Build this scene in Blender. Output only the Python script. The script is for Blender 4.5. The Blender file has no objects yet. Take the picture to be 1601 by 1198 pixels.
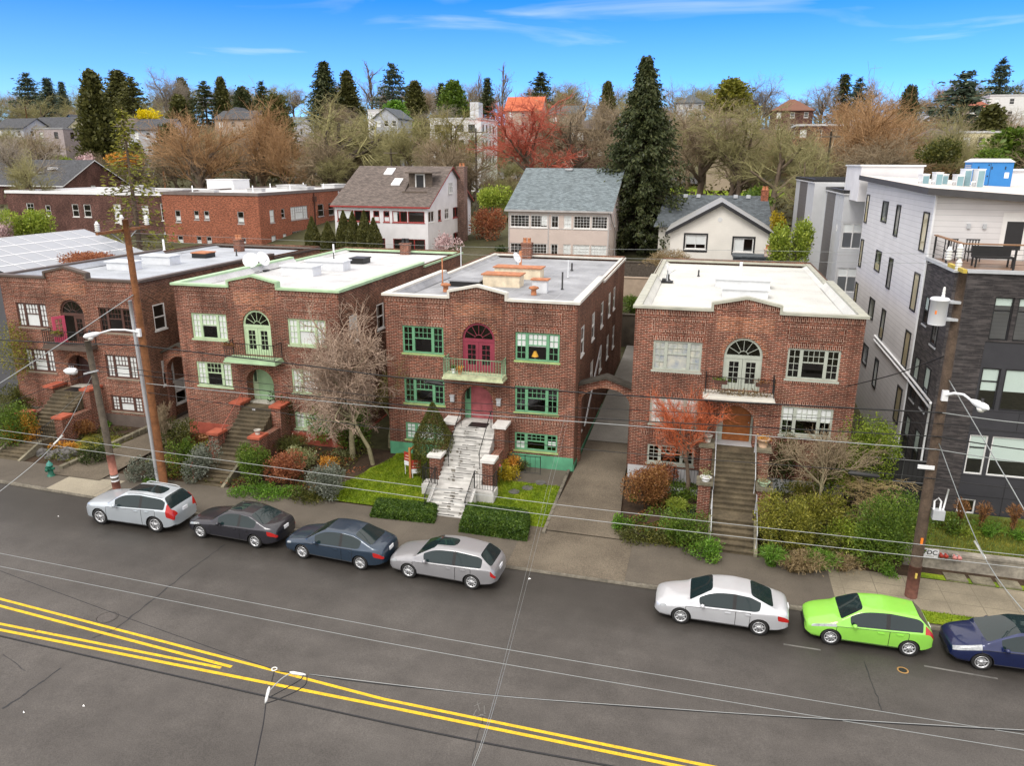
import bpy, bmesh, math, random
import numpy as np
from mathutils import Vector, Matrix

sc = bpy.context.scene
col = sc.collection
random.seed(7)
rng = np.random.default_rng(7)
R_ = math.radians

# ------------------------------------------------------------------ camera
FPX, PITCH, YAW, ROLL, CAMH = 1190.0, R_(16.1), R_(14.2), R_(0.31), 15.95


def cam_axes():
    cp, sp, cy, sy, cr, sr = math.cos(PITCH), math.sin(PITCH), math.cos(-YAW), math.sin(-YAW), math.cos(ROLL), math.sin(ROLL)
    Rz = np.array([[cy, -sy, 0], [sy, cy, 0], [0, 0, 1]])
    B = np.array([[1, 0, 0], [0, 0, -1], [0, 1, 0]])
    Rx = np.array([[1, 0, 0], [0, cp, -sp], [0, sp, cp]])
    Rr = np.array([[cr, -sr, 0], [sr, cr, 0], [0, 0, 1]])
    return Rr @ Rx @ B @ Rz


CM = cam_axes()
cd = bpy.data.cameras.new('camera')
cam = bpy.data.objects.new('camera', cd)
col.objects.link(cam)
cd.sensor_fit = 'HORIZONTAL'
cd.sensor_width = 36.0
cd.lens = FPX / 1601 * 36
cd.clip_start, cd.clip_end = 0.2, 5000
mw = Matrix.Identity(4)
for i in range(3):
    mw[i][0], mw[i][1], mw[i][2] = CM[0][i], -CM[1][i], -CM[2][i]
mw[2][3] = CAMH
cam.matrix_world = mw
sc.camera = cam

# ------------------------------------------------------------------ light
SUN_EL, SUN_AZ = R_(52), R_(203)      # azimuth clockwise from +Y
sun_dir = Vector((math.sin(SUN_AZ) * math.cos(SUN_EL), math.cos(SUN_AZ) * math.cos(SUN_EL), math.sin(SUN_EL)))
ld = bpy.data.lights.new('sun', 'SUN')
ld.energy, ld.angle, ld.color = 1.15, R_(22), (1.0, 0.96, 0.9)
sun = bpy.data.objects.new('sun', ld)
col.objects.link(sun)
sun.rotation_euler = sun_dir.to_track_quat('Z', 'Y').to_euler()
sun.location = (0, -40, 120)

W = bpy.data.worlds.new('World')
sc.world = W
W.use_nodes = True
nt = W.node_tree
nt.nodes.clear()


def nd(t, kind, **kw):
    n = t.nodes.new(kind)
    for k, v in kw.items():
        if k == 'inp':
            for kk, vv in v.items():
                n.inputs[kk].default_value = vv
        else:
            setattr(n, k, v)
    return n


def mth(t, op, a, b=None, clamp=False):
    n = t.nodes.new('ShaderNodeMath')
    n.operation = op
    n.use_clamp = clamp
    for i, v in enumerate((a, b)):
        if v is None:
            continue
        if isinstance(v, (int, float)):
            n.inputs[i].default_value = v
        else:
            t.links.new(v, n.inputs[i])
    return n.outputs[0]


def mix(t, f, a, b, mode='MIX'):
    n = t.nodes.new('ShaderNodeMix')
    n.data_type = 'RGBA'
    n.blend_type = mode
    for i, v in ((0, f), (6, a), (7, b)):
        if isinstance(v, (int, float)):
            n.inputs[i].default_value = v
        elif isinstance(v, tuple):
            n.inputs[i].default_value = (*v, 1) if len(v) == 3 else v
        else:
            t.links.new(v, n.inputs[i])
    return n.outputs[2]


def ramp(t, f, stops):
    n = t.nodes.new('ShaderNodeValToRGB')
    t.links.new(f, n.inputs[0])
    e = n.color_ramp.elements
    while len(e) < len(stops):
        e.new(0.5)
    for el, (p, c) in zip(e, stops):
        el.position = p
        el.color = (*c, 1) if isinstance(c, tuple) else (c, c, c, 1)
    return n.outputs[0]


sky = nd(nt, 'ShaderNodeTexSky', sky_type='NISHITA', sun_disc=False, sun_elevation=SUN_EL, sun_rotation=SUN_AZ,
         altitude=60, air_density=1.0, dust_density=0.2, ozone_density=3.0)
hs = nd(nt, 'ShaderNodeHueSaturation', inp={'Hue': 0.5, 'Saturation': 1.55, 'Value': 1.0})
nt.links.new(sky.outputs[0], hs.inputs['Color'])
tc = nd(nt, 'ShaderNodeTexCoord')
sx = nd(nt, 'ShaderNodeSeparateXYZ')
nt.links.new(tc.outputs['Generated'], sx.inputs[0])
blue = mix(nt, 1.0, hs.outputs[0], (0.04, 0.55, 1.22), 'MULTIPLY')
# thin wisps low in the sky, a broken white overcast overhead
mp = nd(nt, 'ShaderNodeMapping', inp={'Scale': (2.0, 2.0, 17.0), 'Location': (0.3, 0.1, 0.0), 'Rotation': (0.06, -0.1, 0.0)})
nt.links.new(tc.outputs['Generated'], mp.inputs[0])
nz = nd(nt, 'ShaderNodeTexNoise', inp={'Scale': 1.9, 'Detail': 6.0, 'Roughness': 0.5, 'Distortion': 0.6})
nt.links.new(mp.outputs[0], nz.inputs['Vector'])
wisp = ramp(nt, nz.outputs[0], [(0.48, 0.0), (0.62, 0.10), (0.82, 0.30)])
nz2 = nd(nt, 'ShaderNodeTexNoise', inp={'Scale': 3.0, 'Detail': 5.0})
nt.links.new(tc.outputs['Generated'], nz2.inputs['Vector'])
ov = mth(nt, 'ADD', sx.outputs[2], mth(nt, 'MULTIPLY', mth(nt, 'SUBTRACT', nz2.outputs[0], 0.5), 0.25))
ov = mth(nt, 'ADD', ov, mth(nt, 'MULTIPLY', mth(nt, 'SUBTRACT', -0.1, sx.outputs[1], True), 1.2))   # unseen cloud bank added behind the camera for neutral light on the fronts
over = ramp(nt, ov, [(0.24, 0.0), (0.42, 0.93)])
low = ramp(nt, sx.outputs[2], [(0.0, 0.34), (0.10, 0.12), (0.2, 0.0)])
msk = mth(nt, 'MAXIMUM', mth(nt, 'MAXIMUM', wisp, over), low)
cl = mix(nt, msk, blue, (9.2, 8.7, 8.1))
bg = nd(nt, 'ShaderNodeBackground', inp={'Strength': 0.12})
nt.links.new(cl, bg.inputs[0])
wo = nd(nt, 'ShaderNodeOutputWorld')
nt.links.new(bg.outputs[0], wo.inputs[0])

sc.view_settings.view_transform = 'Standard'
sc.view_settings.look = 'None'
sc.view_settings.gamma = 1.0
sc.view_settings.exposure = 0.74
sc.render.engine = 'CYCLES'
sc.cycles.max_bounces = 5
sc.cycles.transparent_max_bounces = 8
sc.cycles.diffuse_bounces = 3
sc.cycles.caustics_reflective = False
sc.cycles.caustics_refractive = False
sc.cycles.use_denoising = True


# ------------------------------------------------------------------ photo geometry: the ray through a photo point, cut by a real plane
def ray(u, v):
    return CM.T @ np.array([(u - 800.5) / FPX, (v - 599) / FPX, 1.0])


def atY(u, v, y):
    d = ray(u, v)
    return Vector((d[0] * y / d[1], y, CAMH + d[2] * y / d[1]))


def atZ(u, v, z):
    d = ray(u, v)
    t = (z - CAMH) / d[2]
    return Vector((d[0] * t, d[1] * t, z))


def atX(u, v, x):
    d = ray(u, v)
    t = x / d[0]
    return Vector((x, d[1] * t, CAMH + d[2] * t))


SLOPE = -0.01


def road(u, v, h=0.0):
    d = ray(u, v)
    t = (h - CAMH) / (d[2] - SLOPE * d[0])
    return Vector((d[0] * t, d[1] * t, CAMH + d[2] * t))


# ------------------------------------------------------------------ naming and grouping
OFF = {}


def tag(o, label=None, cat=None, group=None, kind=None):
    for k, v in (('label', label), ('category', cat), ('group', group), ('kind', kind)):
        if v:
            o[k] = v
    return o


def thing(name, label, cat, loc=(0, 0, 0), group=None, rz=0.0):
    o = bpy.data.objects.new(name, None)
    col.objects.link(o)
    o.location = loc
    o.rotation_euler.z = rz
    o.empty_display_size = 0.3
    OFF[o] = Vector(loc) if rz == 0 else Vector((0, 0, 0))
    return tag(o, label, cat, group)


def link(name, me, parent=None):
    o = bpy.data.objects.new(name, me)
    col.objects.link(o)
    if parent:
        o.parent = parent
    return o


def copy_tree(o, parent=None):
    c = o.copy()
    col.objects.link(c)
    if parent:
        c.parent = parent
    for ch in list(o.children):
        copy_tree(ch, c)
    return c


def boxuv(me):
    n = len(me.loops)
    if not n:
        return
    co = np.empty(len(me.vertices) * 3)
    me.vertices.foreach_get('co', co)
    co = co.reshape(-1, 3)
    li = np.empty(n, int)
    me.loops.foreach_get('vertex_index', li)
    nr = np.empty(len(me.polygons) * 3)
    me.polygons.foreach_get('normal', nr)
    nr = np.abs(nr.reshape(-1, 3))
    lt = np.empty(len(me.polygons), int)
    me.polygons.foreach_get('loop_total', lt)
    pn = np.repeat(nr, lt, axis=0)
    p = co[li]
    uv = np.where((pn[:, 2] > 0.75)[:, None], p[:, [0, 1]], np.where((pn[:, 0] > pn[:, 1])[:, None], p[:, [1, 2]], p[:, [0, 2]]))
    l = me.uv_layers.new(name='uv')
    l.data.foreach_set('uv', uv.ravel())


class Fr:
    """a wall's own frame: u along it, d inwards, z up"""
    def __init__(s, O, U, N):
        s.O, s.U, s.N = Vector(O), Vector(U).normalized(), Vector(N).normalized()

    def P(s, u, d, z):
        return s.O + s.U * u + s.N * d + Vector((0, 0, z))


WORLD = Fr((0, 0, 0), (1, 0, 0), (0, 1, 0))


class MB:
    def __init__(s):
        s.v, s.f, s.m, s.s = [], [], [], []

    def poly(s, pts, m=0, sm=False):
        b = len(s.v)
        s.v += [tuple(p) for p in pts]
        s.f.append(tuple(range(b, b + len(pts))))
        s.m.append(m)
        s.s.append(sm)

    def fbox(s, fr, u0, u1, d0, d1, z0, z1, m=0):
        b = len(s.v)
        s.v += [tuple(fr.P(u, d, z)) for z in (z0, z1) for d in (d0, d1) for u in (u0, u1)]
        for q in ((0, 1, 5, 4), (2, 6, 7, 3), (0, 4, 6, 2), (1, 3, 7, 5), (4, 5, 7, 6), (0, 2, 3, 1)):
            s.f.append(tuple(b + i for i in q))
            s.m.append(m)
            s.s.append(False)

    def box(s, x0, x1, y0, y1, z0, z1, m=0):
        s.fbox(WORLD, x0, x1, y0, y1, z0, z1, m)

    def tube(s, pts, r, n=6, m=0, cap=True):
        pts = [Vector(p) for p in pts]
        rs = r if isinstance(r, (list, tuple)) else [r] * len(pts)
        b = len(s.v)
        for i, p in enumerate(pts):
            t = (pts[min(i + 1, len(pts) - 1)] - pts[max(i - 1, 0)]).normalized()
            a = t.orthogonal() if abs(t.z) > 0.95 else t.cross(Vector((0, 0, 1)))
            a.normalize()
            c = t.cross(a)
            for k in range(n):
                w = 2 * math.pi * k / n
                s.v.append(tuple(p + (a * math.cos(w) + c * math.sin(w)) * rs[i]))
        for i in range(len(pts) - 1):
            for k in range(n):
                k2 = (k + 1) % n
                s.f.append((b + i * n + k, b + i * n + k2, b + (i + 1) * n + k2, b + (i + 1) * n + k))
                s.m.append(m)
                s.s.append(n > 4)
        if cap:
            for q in (range(n), range(len(pts) * n - 1, (len(pts) - 1) * n - 1, -1)):
                s.f.append(tuple(b + k for k in q))
                s.m.append(m)
                s.s.append(False)

    def lathe(s, c, prof, n=12, m=0, axis='z', sm=True):
        b = len(s.v)
        for r, h in prof:
            for k in range(n):
                w = 2 * math.pi * k / n
                x, y = r * math.cos(w), r * math.sin(w)
                q = (x, y, h) if axis == 'z' else ((x, h, y) if axis == 'y' else (h, x, y))
                s.v.append((c[0] + q[0], c[1] + q[1], c[2] + q[2]))
        for i in range(len(prof) - 1):
            for k in range(n):
                k2 = (k + 1) % n
                s.f.append((b + i * n + k, b + i * n + k2, b + (i + 1) * n + k2, b + (i + 1) * n + k))
                s.m.append(m)
                s.s.append(sm)
        for i in (0, len(prof) - 1):
            if prof[i][0] > 0.001:
                s.f.append(tuple(b + i * n + k for k in range(n)))
                s.m.append(m)
                s.s.append(False)

    def build(s, name, mats, parent=None):
        me = bpy.data.meshes.new(name)
        me.from_pydata(s.v, [], s.f)
        mats = mats if isinstance(mats, (list, tuple)) else [mats]
        for m in mats:
            me.materials.append(m)
        if len(mats) > 1:
            me.polygons.foreach_set('material_index', s.m)
        if any(s.s):
            me.polygons.foreach_set('use_smooth', s.s)
        me.update()
        boxuv(me)
        off = OFF.get(parent, Vector((0, 0, 0))) if parent else Vector((0, 0, 0))
        if off.length:
            me.transform(Matrix.Translation(-off))
        o = link(name, me, parent)
        OFF[o] = off
        return o


def np_mesh(name, V, F, mats, parent=None, smooth=False, mi=None):
    """a mesh from arrays; faces all with the same number of corners"""
    me = bpy.data.meshes.new(name)
    k = F.shape[1]
    me.vertices.add(len(V))
    me.vertices.foreach_set('co', np.ascontiguousarray(V, dtype=np.float32).ravel())
    me.loops.add(F.size)
    me.loops.foreach_set('vertex_index', F.astype(np.int32).ravel())
    me.polygons.add(len(F))
    me.polygons.foreach_set('loop_start', np.arange(len(F), dtype=np.int32) * k)
    me.polygons.foreach_set('loop_total', np.full(len(F), k, np.int32))
    for m in (mats if isinstance(mats, (list, tuple)) else [mats]):
        me.materials.append(m)
    if mi is not None:
        me.polygons.foreach_set('material_index', mi.astype(np.int32))
    if smooth:
        me.polygons.foreach_set('use_smooth', np.ones(len(F), bool))
    me.update(calc_edges=True)
    me.validate()
    o = link(name, me, parent)
    OFF[o] = OFF.get(parent, Vector((0, 0, 0))) if parent else Vector((0, 0, 0))
    return o


def prisms(S, n=3):
    """S rows: p0 p1 r0 r1 -> tapered prisms"""
    S = np.asarray(S, float)
    p0, p1, r0, r1 = S[:, 0:3], S[:, 3:6], S[:, 6], S[:, 7]
    t = p1 - p0
    t /= np.maximum(np.linalg.norm(t, axis=1, keepdims=True), 1e-9)
    ref = np.where((np.abs(t[:, 2]) > 0.9)[:, None], np.array([1.0, 0, 0]), np.array([0, 0, 1.0]))
    a = np.cross(t, ref)
    a /= np.maximum(np.linalg.norm(a, axis=1, keepdims=True), 1e-9)
    b = np.cross(t, a)
    N = len(S)
    V = np.empty((N, 2, n, 3))
    for k in range(n):
        w = 2 * math.pi * k / n
        dvec = a * math.cos(w) + b * math.sin(w)
        V[:, 0, k] = p0 + dvec * r0[:, None]
        V[:, 1, k] = p1 + dvec * r1[:, None]
    base = (np.arange(N) * 2 * n)[:, None]
    F = []
    for k in range(n):
        k2 = (k + 1) % n
        F.append(np.concatenate([base + k, base + k2, base + n + k2, base + n + k], axis=1))
    return V.reshape(-1, 3), np.stack(F, 1).reshape(-1, 4)


def leaf_quads(C, size, asp=0.55, updown=None, flat=0.0, g=None):
    """small diamond leaves at centres C; updown: preferred axis direction (N,3)"""
    g = g or rng
    N = len(C)
    d = g.normal(size=(N, 3))
    if updown is not None:
        d = d * 0.45 + updown * 1.0
    d /= np.linalg.norm(d, axis=1, keepdims=True)
    e = g.normal(size=(N, 3))
    e[:, 2] *= (1 - flat)
    e -= d * (e * d).sum(1, keepdims=True)
    e /= np.maximum(np.linalg.norm(e, axis=1, keepdims=True), 1e-9)
    L = size * g.uniform(0.65, 1.35, (N, 1)) if np.isscalar(size) else size[:, None]
    V = np.empty((N, 4, 3))
    V[:, 0] = C - d * L * 0.5
    V[:, 1] = C + e * L * asp * 0.5
    V[:, 2] = C + d * L * 0.5
    V[:, 3] = C - e * L * asp * 0.5
    return V.reshape(-1, 3), np.arange(N * 4).reshape(N, 4)


# ------------------------------------------------------------------ materials
def new_mat(name):
    m = bpy.data.materials.new(name)
    m.use_nodes = True
    t = m.node_tree
    return m, t, t.nodes['Principled BSDF']


def noise(t, vec, scale, detail=5.0, rough=0.55, dist=0.0):
    n = nd(t, 'ShaderNodeTexNoise', inp={'Scale': scale, 'Detail': detail, 'Roughness': rough, 'Distortion': dist})
    if vec is not None:
        t.links.new(vec, n.inputs['Vector'])
    return n.outputs[0]


def pos(t):
    return nd(t, 'ShaderNodeNewGeometry').outputs['Position']


def objco(t):
    return nd(t, 'ShaderNodeTexCoord').outputs['Object']


def bump(t, b, h, strength=0.3, dist=0.02):
    n = nd(t, 'ShaderNodeBump', inp={'Strength': strength, 'Distance': dist})
    t.links.new(h, n.inputs['Height'])
    t.links.new(n.outputs[0], b.inputs['Normal'])


def M(name, c, rough=0.75, var=0.14, scale=2.0, metal=0.0, spec=0.4, fine=None, coat=0.0, c2=None):
    m, t, b = new_mat(name)
    lo = tuple(x * (1 - var) for x in c)
    hi = c2 or tuple(min(1, x * (1 + var)) for x in c)
    f = noise(t, objco(t), scale)
    cc = ramp(t, f, [(0.3, lo), (0.7, hi)])
    if fine:
        f2 = noise(t, objco(t), fine, 2.0)
        cc = mix(t, 0.5, cc, ramp(t, f2, [(0.3, 0.45), (0.7, 0.95)]), 'OVERLAY')
    t.links.new(cc, b.inputs['Base Color'])
    b.inputs['Roughness'].default_value = rough
    b.inputs['Metallic'].default_value = metal
    b.inputs['Specular IOR Level'].default_value = spec
    b.inputs['Coat Weight'].default_value = coat
    b.inputs['Coat Roughness'].default_value = 0.04
    return m


def brick(name, c1, c2, mortar, bw=0.27, rh=0.083, ms=0.0095, vert=False, patch=None, soot=0.36, dark=None):
    m, t, b = new_mat(name)
    uv = nd(t, 'ShaderNodeUVMap', uv_map='uv').outputs[0]
    vec = uv
    if vert:
        mp_ = nd(t, 'ShaderNodeMapping', inp={'Rotation': (0, 0, math.pi / 2)})
        t.links.new(uv, mp_.inputs[0])
        vec = mp_.outputs[0]
    br = nd(t, 'ShaderNodeTexBrick', offset=0.5, inp={'Scale': 1.0, 'Mortar Size': ms, 'Mortar Smooth': 0.2, 'Bias': 0.0,
                                                     'Brick Width': bw, 'Row Height': rh})
    t.links.new(vec, br.inputs['Vector'])
    br.inputs['Color1'].default_value = (*c1, 1)
    br.inputs['Color2'].default_value = (*c2, 1)
    br.inputs['Mortar'].default_value = (*mortar, 1)
    p = pos(t)
    # clumps of darker, clinker-burnt brick; one brick wide and long
    mpb = nd(t, 'ShaderNodeMapping', inp={'Scale': (1 / bw, 1 / rh, 1)})
    t.links.new(vec, mpb.inputs[0])
    n1 = noise(t, mpb.outputs[0], 0.9, 2.0)
    dk = dark or tuple(x * 0.30 for x in c1)
    cc = mix(t, mth(t, 'MULTIPLY', ramp(t, n1, [(0.42, 0.0), (0.56, 1.0)]), mth(t, 'SUBTRACT', 1.0, br.outputs['Fac'])), br.outputs['Color'], dk)
    n2 = noise(t, p, 0.55, 5.0)
    mps = nd(t, 'ShaderNodeMapping', inp={'Scale': (1.6, 1.6, 0.22)})
    t.links.new(p, mps.inputs[0])
    n4 = noise(t, mps.outputs[0], 1.0, 5.0, 0.65)
    cc = mix(t, soot * 2.2, cc, ramp(t, n2, [(0.3, 0.30), (0.65, 0.72)]), 'OVERLAY')
    cc = mix(t, mth(t, 'MULTIPLY', ramp(t, n4, [(0.52, 0.0), (0.72, 1.0)]), soot * 1.6), cc, tuple(x * 0.5 for x in c2))
    n3 = noise(t, p, 9.0, 3.0)
    cc = mix(t, 0.25, cc, ramp(t, n3, [(0.3, 0.3), (0.7, 0.7)]), 'OVERLAY')
    t.links.new(cc, b.inputs['Base Color'])
    b.inputs['Roughness'].default_value = 0.9
    b.inputs['Specular IOR Level'].default_value = 0.2
    bump(t, b, mth(t, 'SUBTRACT', 1.0, br.outputs['Fac']), 0.5, 0.008)
    return m


def siding(name, c, pitch=0.2, dark=0.55, vertical=False, width=0.06, rough=0.6, streak=0.12):
    m, t, b = new_mat(name)
    uv = nd(t, 'ShaderNodeUVMap', uv_map='uv').outputs[0]
    s = nd(t, 'ShaderNodeSeparateXYZ')
    t.links.new(uv, s.inputs[0])
    w = s.outputs[0] if vertical else s.outputs[1]
    fr = mth(t, 'FRACT', mth(t, 'DIVIDE', w, pitch))
    ln = mth(t, 'LESS_THAN', fr, width)
    n = noise(t, pos(t), 0.7, 5.0)
    base = ramp(t, n, [(0.3, tuple(x * (1 - streak) for x in c)), (0.7, c)])
    cc = mix(t, ln, base, tuple(x * dark for x in c))
    t.links.new(cc, b.inputs['Base Color'])
    b.inputs['Roughness'].default_value = rough
    bump(t, b, fr, 0.35, 0.02)
    return m


def shingle(name, c, var=0.35):
    m, t, b = new_mat(name)
    uv = nd(t, 'ShaderNodeUVMap', uv_map='uv').outputs[0]
    br = nd(t, 'ShaderNodeTexBrick', offset=0.5, inp={'Scale': 1.0, 'Mortar Size': 0.012, 'Brick Width': 0.32, 'Row Height': 0.16, 'Bias': 0.1})
    t.links.new(uv, br.inputs['Vector'])
    br.inputs['Color1'].default_value = (*[x * (1 - var) for x in c], 1)
    br.inputs['Color2'].default_value = (*[min(1, x * (1 + var)) for x in c], 1)
    br.inputs['Mortar'].default_value = (*[x * 0.6 for x in c], 1)
    n = noise(t, pos(t), 1.2, 6.0)
    cc = mix(t, 0.4, br.outputs[0], ramp(t, n, [(0.3, 0.35), (0.7, 0.72)]), 'OVERLAY')
    t.links.new(cc, b.inputs['Base Color'])
    b.inputs['Roughness'].default_value = 0.9
    bump(t, b, br.outputs['Fac'], 0.3, 0.01)
    return m


def glass(name, tint=(0.75, 0.8, 0.8), refl=1.0):
    m = bpy.data.materials.new(name)
    m.use_nodes = True
    t = m.node_tree
    t.nodes.clear()
    tr = nd(t, 'ShaderNodeBsdfTransparent', inp={'Color': (*tint, 1)})
    gl = nd(t, 'ShaderNodeBsdfGlossy', inp={'Color': (refl, refl, refl, 1), 'Roughness': 0.03})
    lw = nd(t, 'ShaderNodeLayerWeight', inp={'Blend': 0.5})
    f = mth(t, 'ADD', mth(t, 'MULTIPLY', mth(t, 'POWER', lw.outputs['Facing'], 5.0), 0.9), 0.055, True)
    mx = nd(t, 'ShaderNodeMixShader')
    t.links.new(f, mx.inputs[0])
    t.links.new(tr.outputs[0], mx.inputs[1])
    t.links.new(gl.outputs[0], mx.inputs[2])
    o = nd(t, 'ShaderNodeOutputMaterial')
    t.links.new(mx.outputs[0], o.inputs[0])
    return m


def leafmat(name, a, b_, c=None, trans=0.25, clump=1.2):
    """leaf colour varies leaf by leaf and clump by clump"""
    m = bpy.data.materials.new(name)
    m.use_nodes = True
    t = m.node_tree
    t.nodes.clear()
    g = nd(t, 'ShaderNodeNewGeometry')
    n = noise(t, objco(t), clump, 3.0)
    f = mth(t, 'ADD', mth(t, 'MULTIPLY', g.outputs['Random Per Island'], 0.6), mth(t, 'MULTIPLY', mth(t, 'SUBTRACT', n, 0.3), 1.0), True)
    st = [(0.08, a), (0.55, b_), (0.95, c or tuple(min(1, x * 1.5) for x in b_))]
    cc = ramp(t, f, st)
    df = nd(t, 'ShaderNodeBsdfDiffuse')
    tl = nd(t, 'ShaderNodeBsdfTranslucent')
    gs = nd(t, 'ShaderNodeBsdfGlossy', inp={'Roughness': 0.45, 'Color': (0.5, 0.5, 0.5, 1)})
    t.links.new(cc, df.inputs[0])
    t.links.new(cc, tl.inputs[0])
    mx = nd(t, 'ShaderNodeMixShader', inp={0: trans})
    t.links.new(df.outputs[0], mx.inputs[1])
    t.links.new(tl.outputs[0], mx.inputs[2])
    m2 = nd(t, 'ShaderNodeMixShader', inp={0: 0.04})
    t.links.new(mx.outputs[0], m2.inputs[1])
    t.links.new(gs.outputs[0], m2.inputs[2])
    o = nd(t, 'ShaderNodeOutputMaterial')
    t.links.new(m2.outputs[0], o.inputs[0])
    return m


def ground_mat(name, stops, scale=0.6, fine=14.0, rough=0.95, amt=0.5, bmp=0.0):
    m, t, b = new_mat(name)
    p = pos(t)
    cc = ramp(t, noise(t, p, scale, 8.0, 0.62), stops)
    f2 = noise(t, p, fine, 3.0, 0.7)
    cc = mix(t, amt, cc, ramp(t, f2, [(0.25, 0.15), (0.75, 0.85)]), 'OVERLAY')
    t.links.new(cc, b.inputs['Base Color'])
    b.inputs['Roughness'].default_value = rough
    b.inputs['Specular IOR Level'].default_value = 0.25
    if bmp:
        bump(t, b, f2, bmp, 0.03)
    return m


def slab_mat(name, c, jx, jy, y0=0.0, jw=0.035, dirt=(0.5, 0.75), jdark=0.5):
    """poured slabs with joints every jx, jy metres, stained"""
    m, t, b = new_mat(name)
    p = pos(t)
    s = nd(t, 'ShaderNodeSeparateXYZ')
    t.links.new(p, s.inputs[0])
    def joint(v, j):
        return mth(t, 'LESS_THAN', mth(t, 'FRACT', mth(t, 'DIVIDE', v, j)), jw / j)
    j = joint(s.outputs[0], jx)
    if jy:
        j = mth(t, 'MAXIMUM', j, joint(mth(t, 'SUBTRACT', s.outputs[1], y0), jy))
    n = noise(t, p, 0.45, 8.0, 0.65)
    cc = ramp(t, n, [(0.3, tuple(x * dirt[0] for x in c)), (0.52, tuple(x * dirt[1] for x in c)), (0.72, c)])
    cc = mix(t, 0.4, cc, ramp(t, noise(t, p, 22.0, 2.0), [(0.2, 0.2), (0.8, 0.8)]), 'OVERLAY')
    cc = mix(t, j, cc, tuple(x * jdark for x in c))
    t.links.new(cc, b.inputs['Base Color'])
    b.inputs['Roughness'].default_value = 0.85
    return m


def asphalt_mat():
    m, t, b = new_mat('asphalt')
    p = pos(t)
    n1 = noise(t, p, 0.16, 6.0, 0.6)
    cc = ramp(t, n1, [(0.3, (0.070, 0.063, 0.057)), (0.55, (0.088, 0.080, 0.073)), (0.75, (0.102, 0.094, 0.086))])
    sp = noise(t, p, 26.0, 2.0, 0.8)
    cc = mix(t, 0.55, cc, ramp(t, sp, [(0.25, 0.2), (0.75, 0.85)]), 'OVERLAY')
    vo = nd(t, 'ShaderNodeTexVoronoi', inp={'Scale': 9.0})
    t.links.new(p, vo.inputs['Vector'])
    chip = mth(t, 'LESS_THAN', vo.outputs['Distance'], 0.045)
    cc = mix(t, mth(t, 'MULTIPLY', chip, 0.6), cc, (0.25, 0.24, 0.22))
    cc = mix(t, 0.42, cc, ramp(t, noise(t, p, 0.9, 6.0, 0.7), [(0.28, 0.28), (0.7, 0.68)]), 'OVERLAY')
    # dark wheel paths and damp patches lie lengthways in the lanes
    mp_ = nd(t, 'ShaderNodeMapping', inp={'Scale': (0.05, 0.55, 1)})
    t.links.new(p, mp_.inputs[0])
    n3 = noise(t, mp_.outputs[0], 1.0, 4.0)
    cc = mix(t, 0.55, cc, ramp(t, n3, [(0.3, 0.34), (0.7, 0.62)]), 'OVERLAY')
    # damp strip along the gutter with a ragged edge
    s = nd(t, 'ShaderNodeSeparateXYZ')
    t.links.new(p, s.inputs[0])
    e = mth(t, 'ADD', s.outputs[1], mth(t, 'MULTIPLY', mth(t, 'SUBTRACT', noise(t, p, 0.5, 5.0), 0.5), 3.0))
    wet = ramp(t, mth(t, 'DIVIDE', mth(t, 'SUBTRACT', e, 19.5), 6.5), [(0.1, 0.0), (0.6, 0.34), (0.85, 0.66)])
    cc = mix(t, wet, cc, (0.027, 0.024, 0.020))
    t.links.new(cc, b.inputs['Base Color'])
    rr = ramp(t, wet, [(0.0, 0.82), (0.6, 0.5)])
    t.links.new(rr, b.inputs['Roughness'])
    b.inputs['Specular IOR Level'].default_value = 0.35
    bump(t, b, sp, 0.25, 0.01)
    return m


X = {}
X['brick'] = brick('red_brown_brick', (0.265, 0.076, 0.042), (0.122, 0.040, 0.027), (0.40, 0.28, 0.215))
X['brick_v'] = brick('upright_brick', (0.26, 0.076, 0.042), (0.10, 0.034, 0.024), (0.50, 0.36, 0.28), vert=True)
X['brick_side'] = brick('side_wall_brick', (0.24, 0.095, 0.055), (0.14, 0.060, 0.038), (0.27, 0.19, 0.14))
X['brick_or'] = brick('repaired_orange_brick', (0.40, 0.130, 0.055), (0.23, 0.080, 0.044), (0.44, 0.32, 0.25))
X['brick_apt'] = brick('orange_apartment_brick', (0.42, 0.130, 0.070), (0.34, 0.105, 0.058), (0.42, 0.22, 0.15), 0.25, 0.09, 0.008, soot=0.15)
X['brick_brown'] = brick('brown_apartment_brick', (0.15, 0.070, 0.055), (0.11, 0.052, 0.045), (0.20, 0.12, 0.10), 0.25, 0.09, 0.008)
X['brick_dark'] = brick('dark_grey_long_brick', (0.060, 0.054, 0.054), (0.090, 0.080, 0.078), (0.075, 0.068, 0.066), 0.62, 0.10, 0.006, soot=0.12, dark=(0.036, 0.033, 0.034))
X['brick_pier'] = X['brick']
X['concrete'] = M('concrete', (0.36, 0.34, 0.30), 0.9, 0.3, 1.5, fine=12)
X['concrete_old'] = M('mossy_concrete', (0.15, 0.135, 0.095), 0.92, 0.4, 1.8, fine=14)
X['step'] = M('weathered_step', (0.088, 0.070, 0.043), 0.9, 0.4, 1.6, fine=9)
X['coping'] = M('pale_coping', (0.62, 0.60, 0.54), 0.7, 0.12, 1.2)
X['coping_green'] = M('mint_coping', (0.40, 0.56, 0.35), 0.6, 0.15, 1.5)
X['coping_brown'] = M('brown_coping', (0.10, 0.075, 0.060), 0.6)
X['coping_sage'] = M('sage_coping', (0.40, 0.40, 0.33), 0.6)
X['roof_white'] = slab_mat('white_membrane', (0.60, 0.60, 0.60), 2.1, 0, dirt=(0.66, 0.9), jdark=0.86)
X['roof_cream'] = slab_mat('cream_membrane', (0.61, 0.61, 0.57), 1.9, 0, dirt=(0.78, 0.93), jdark=0.88)
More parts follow.
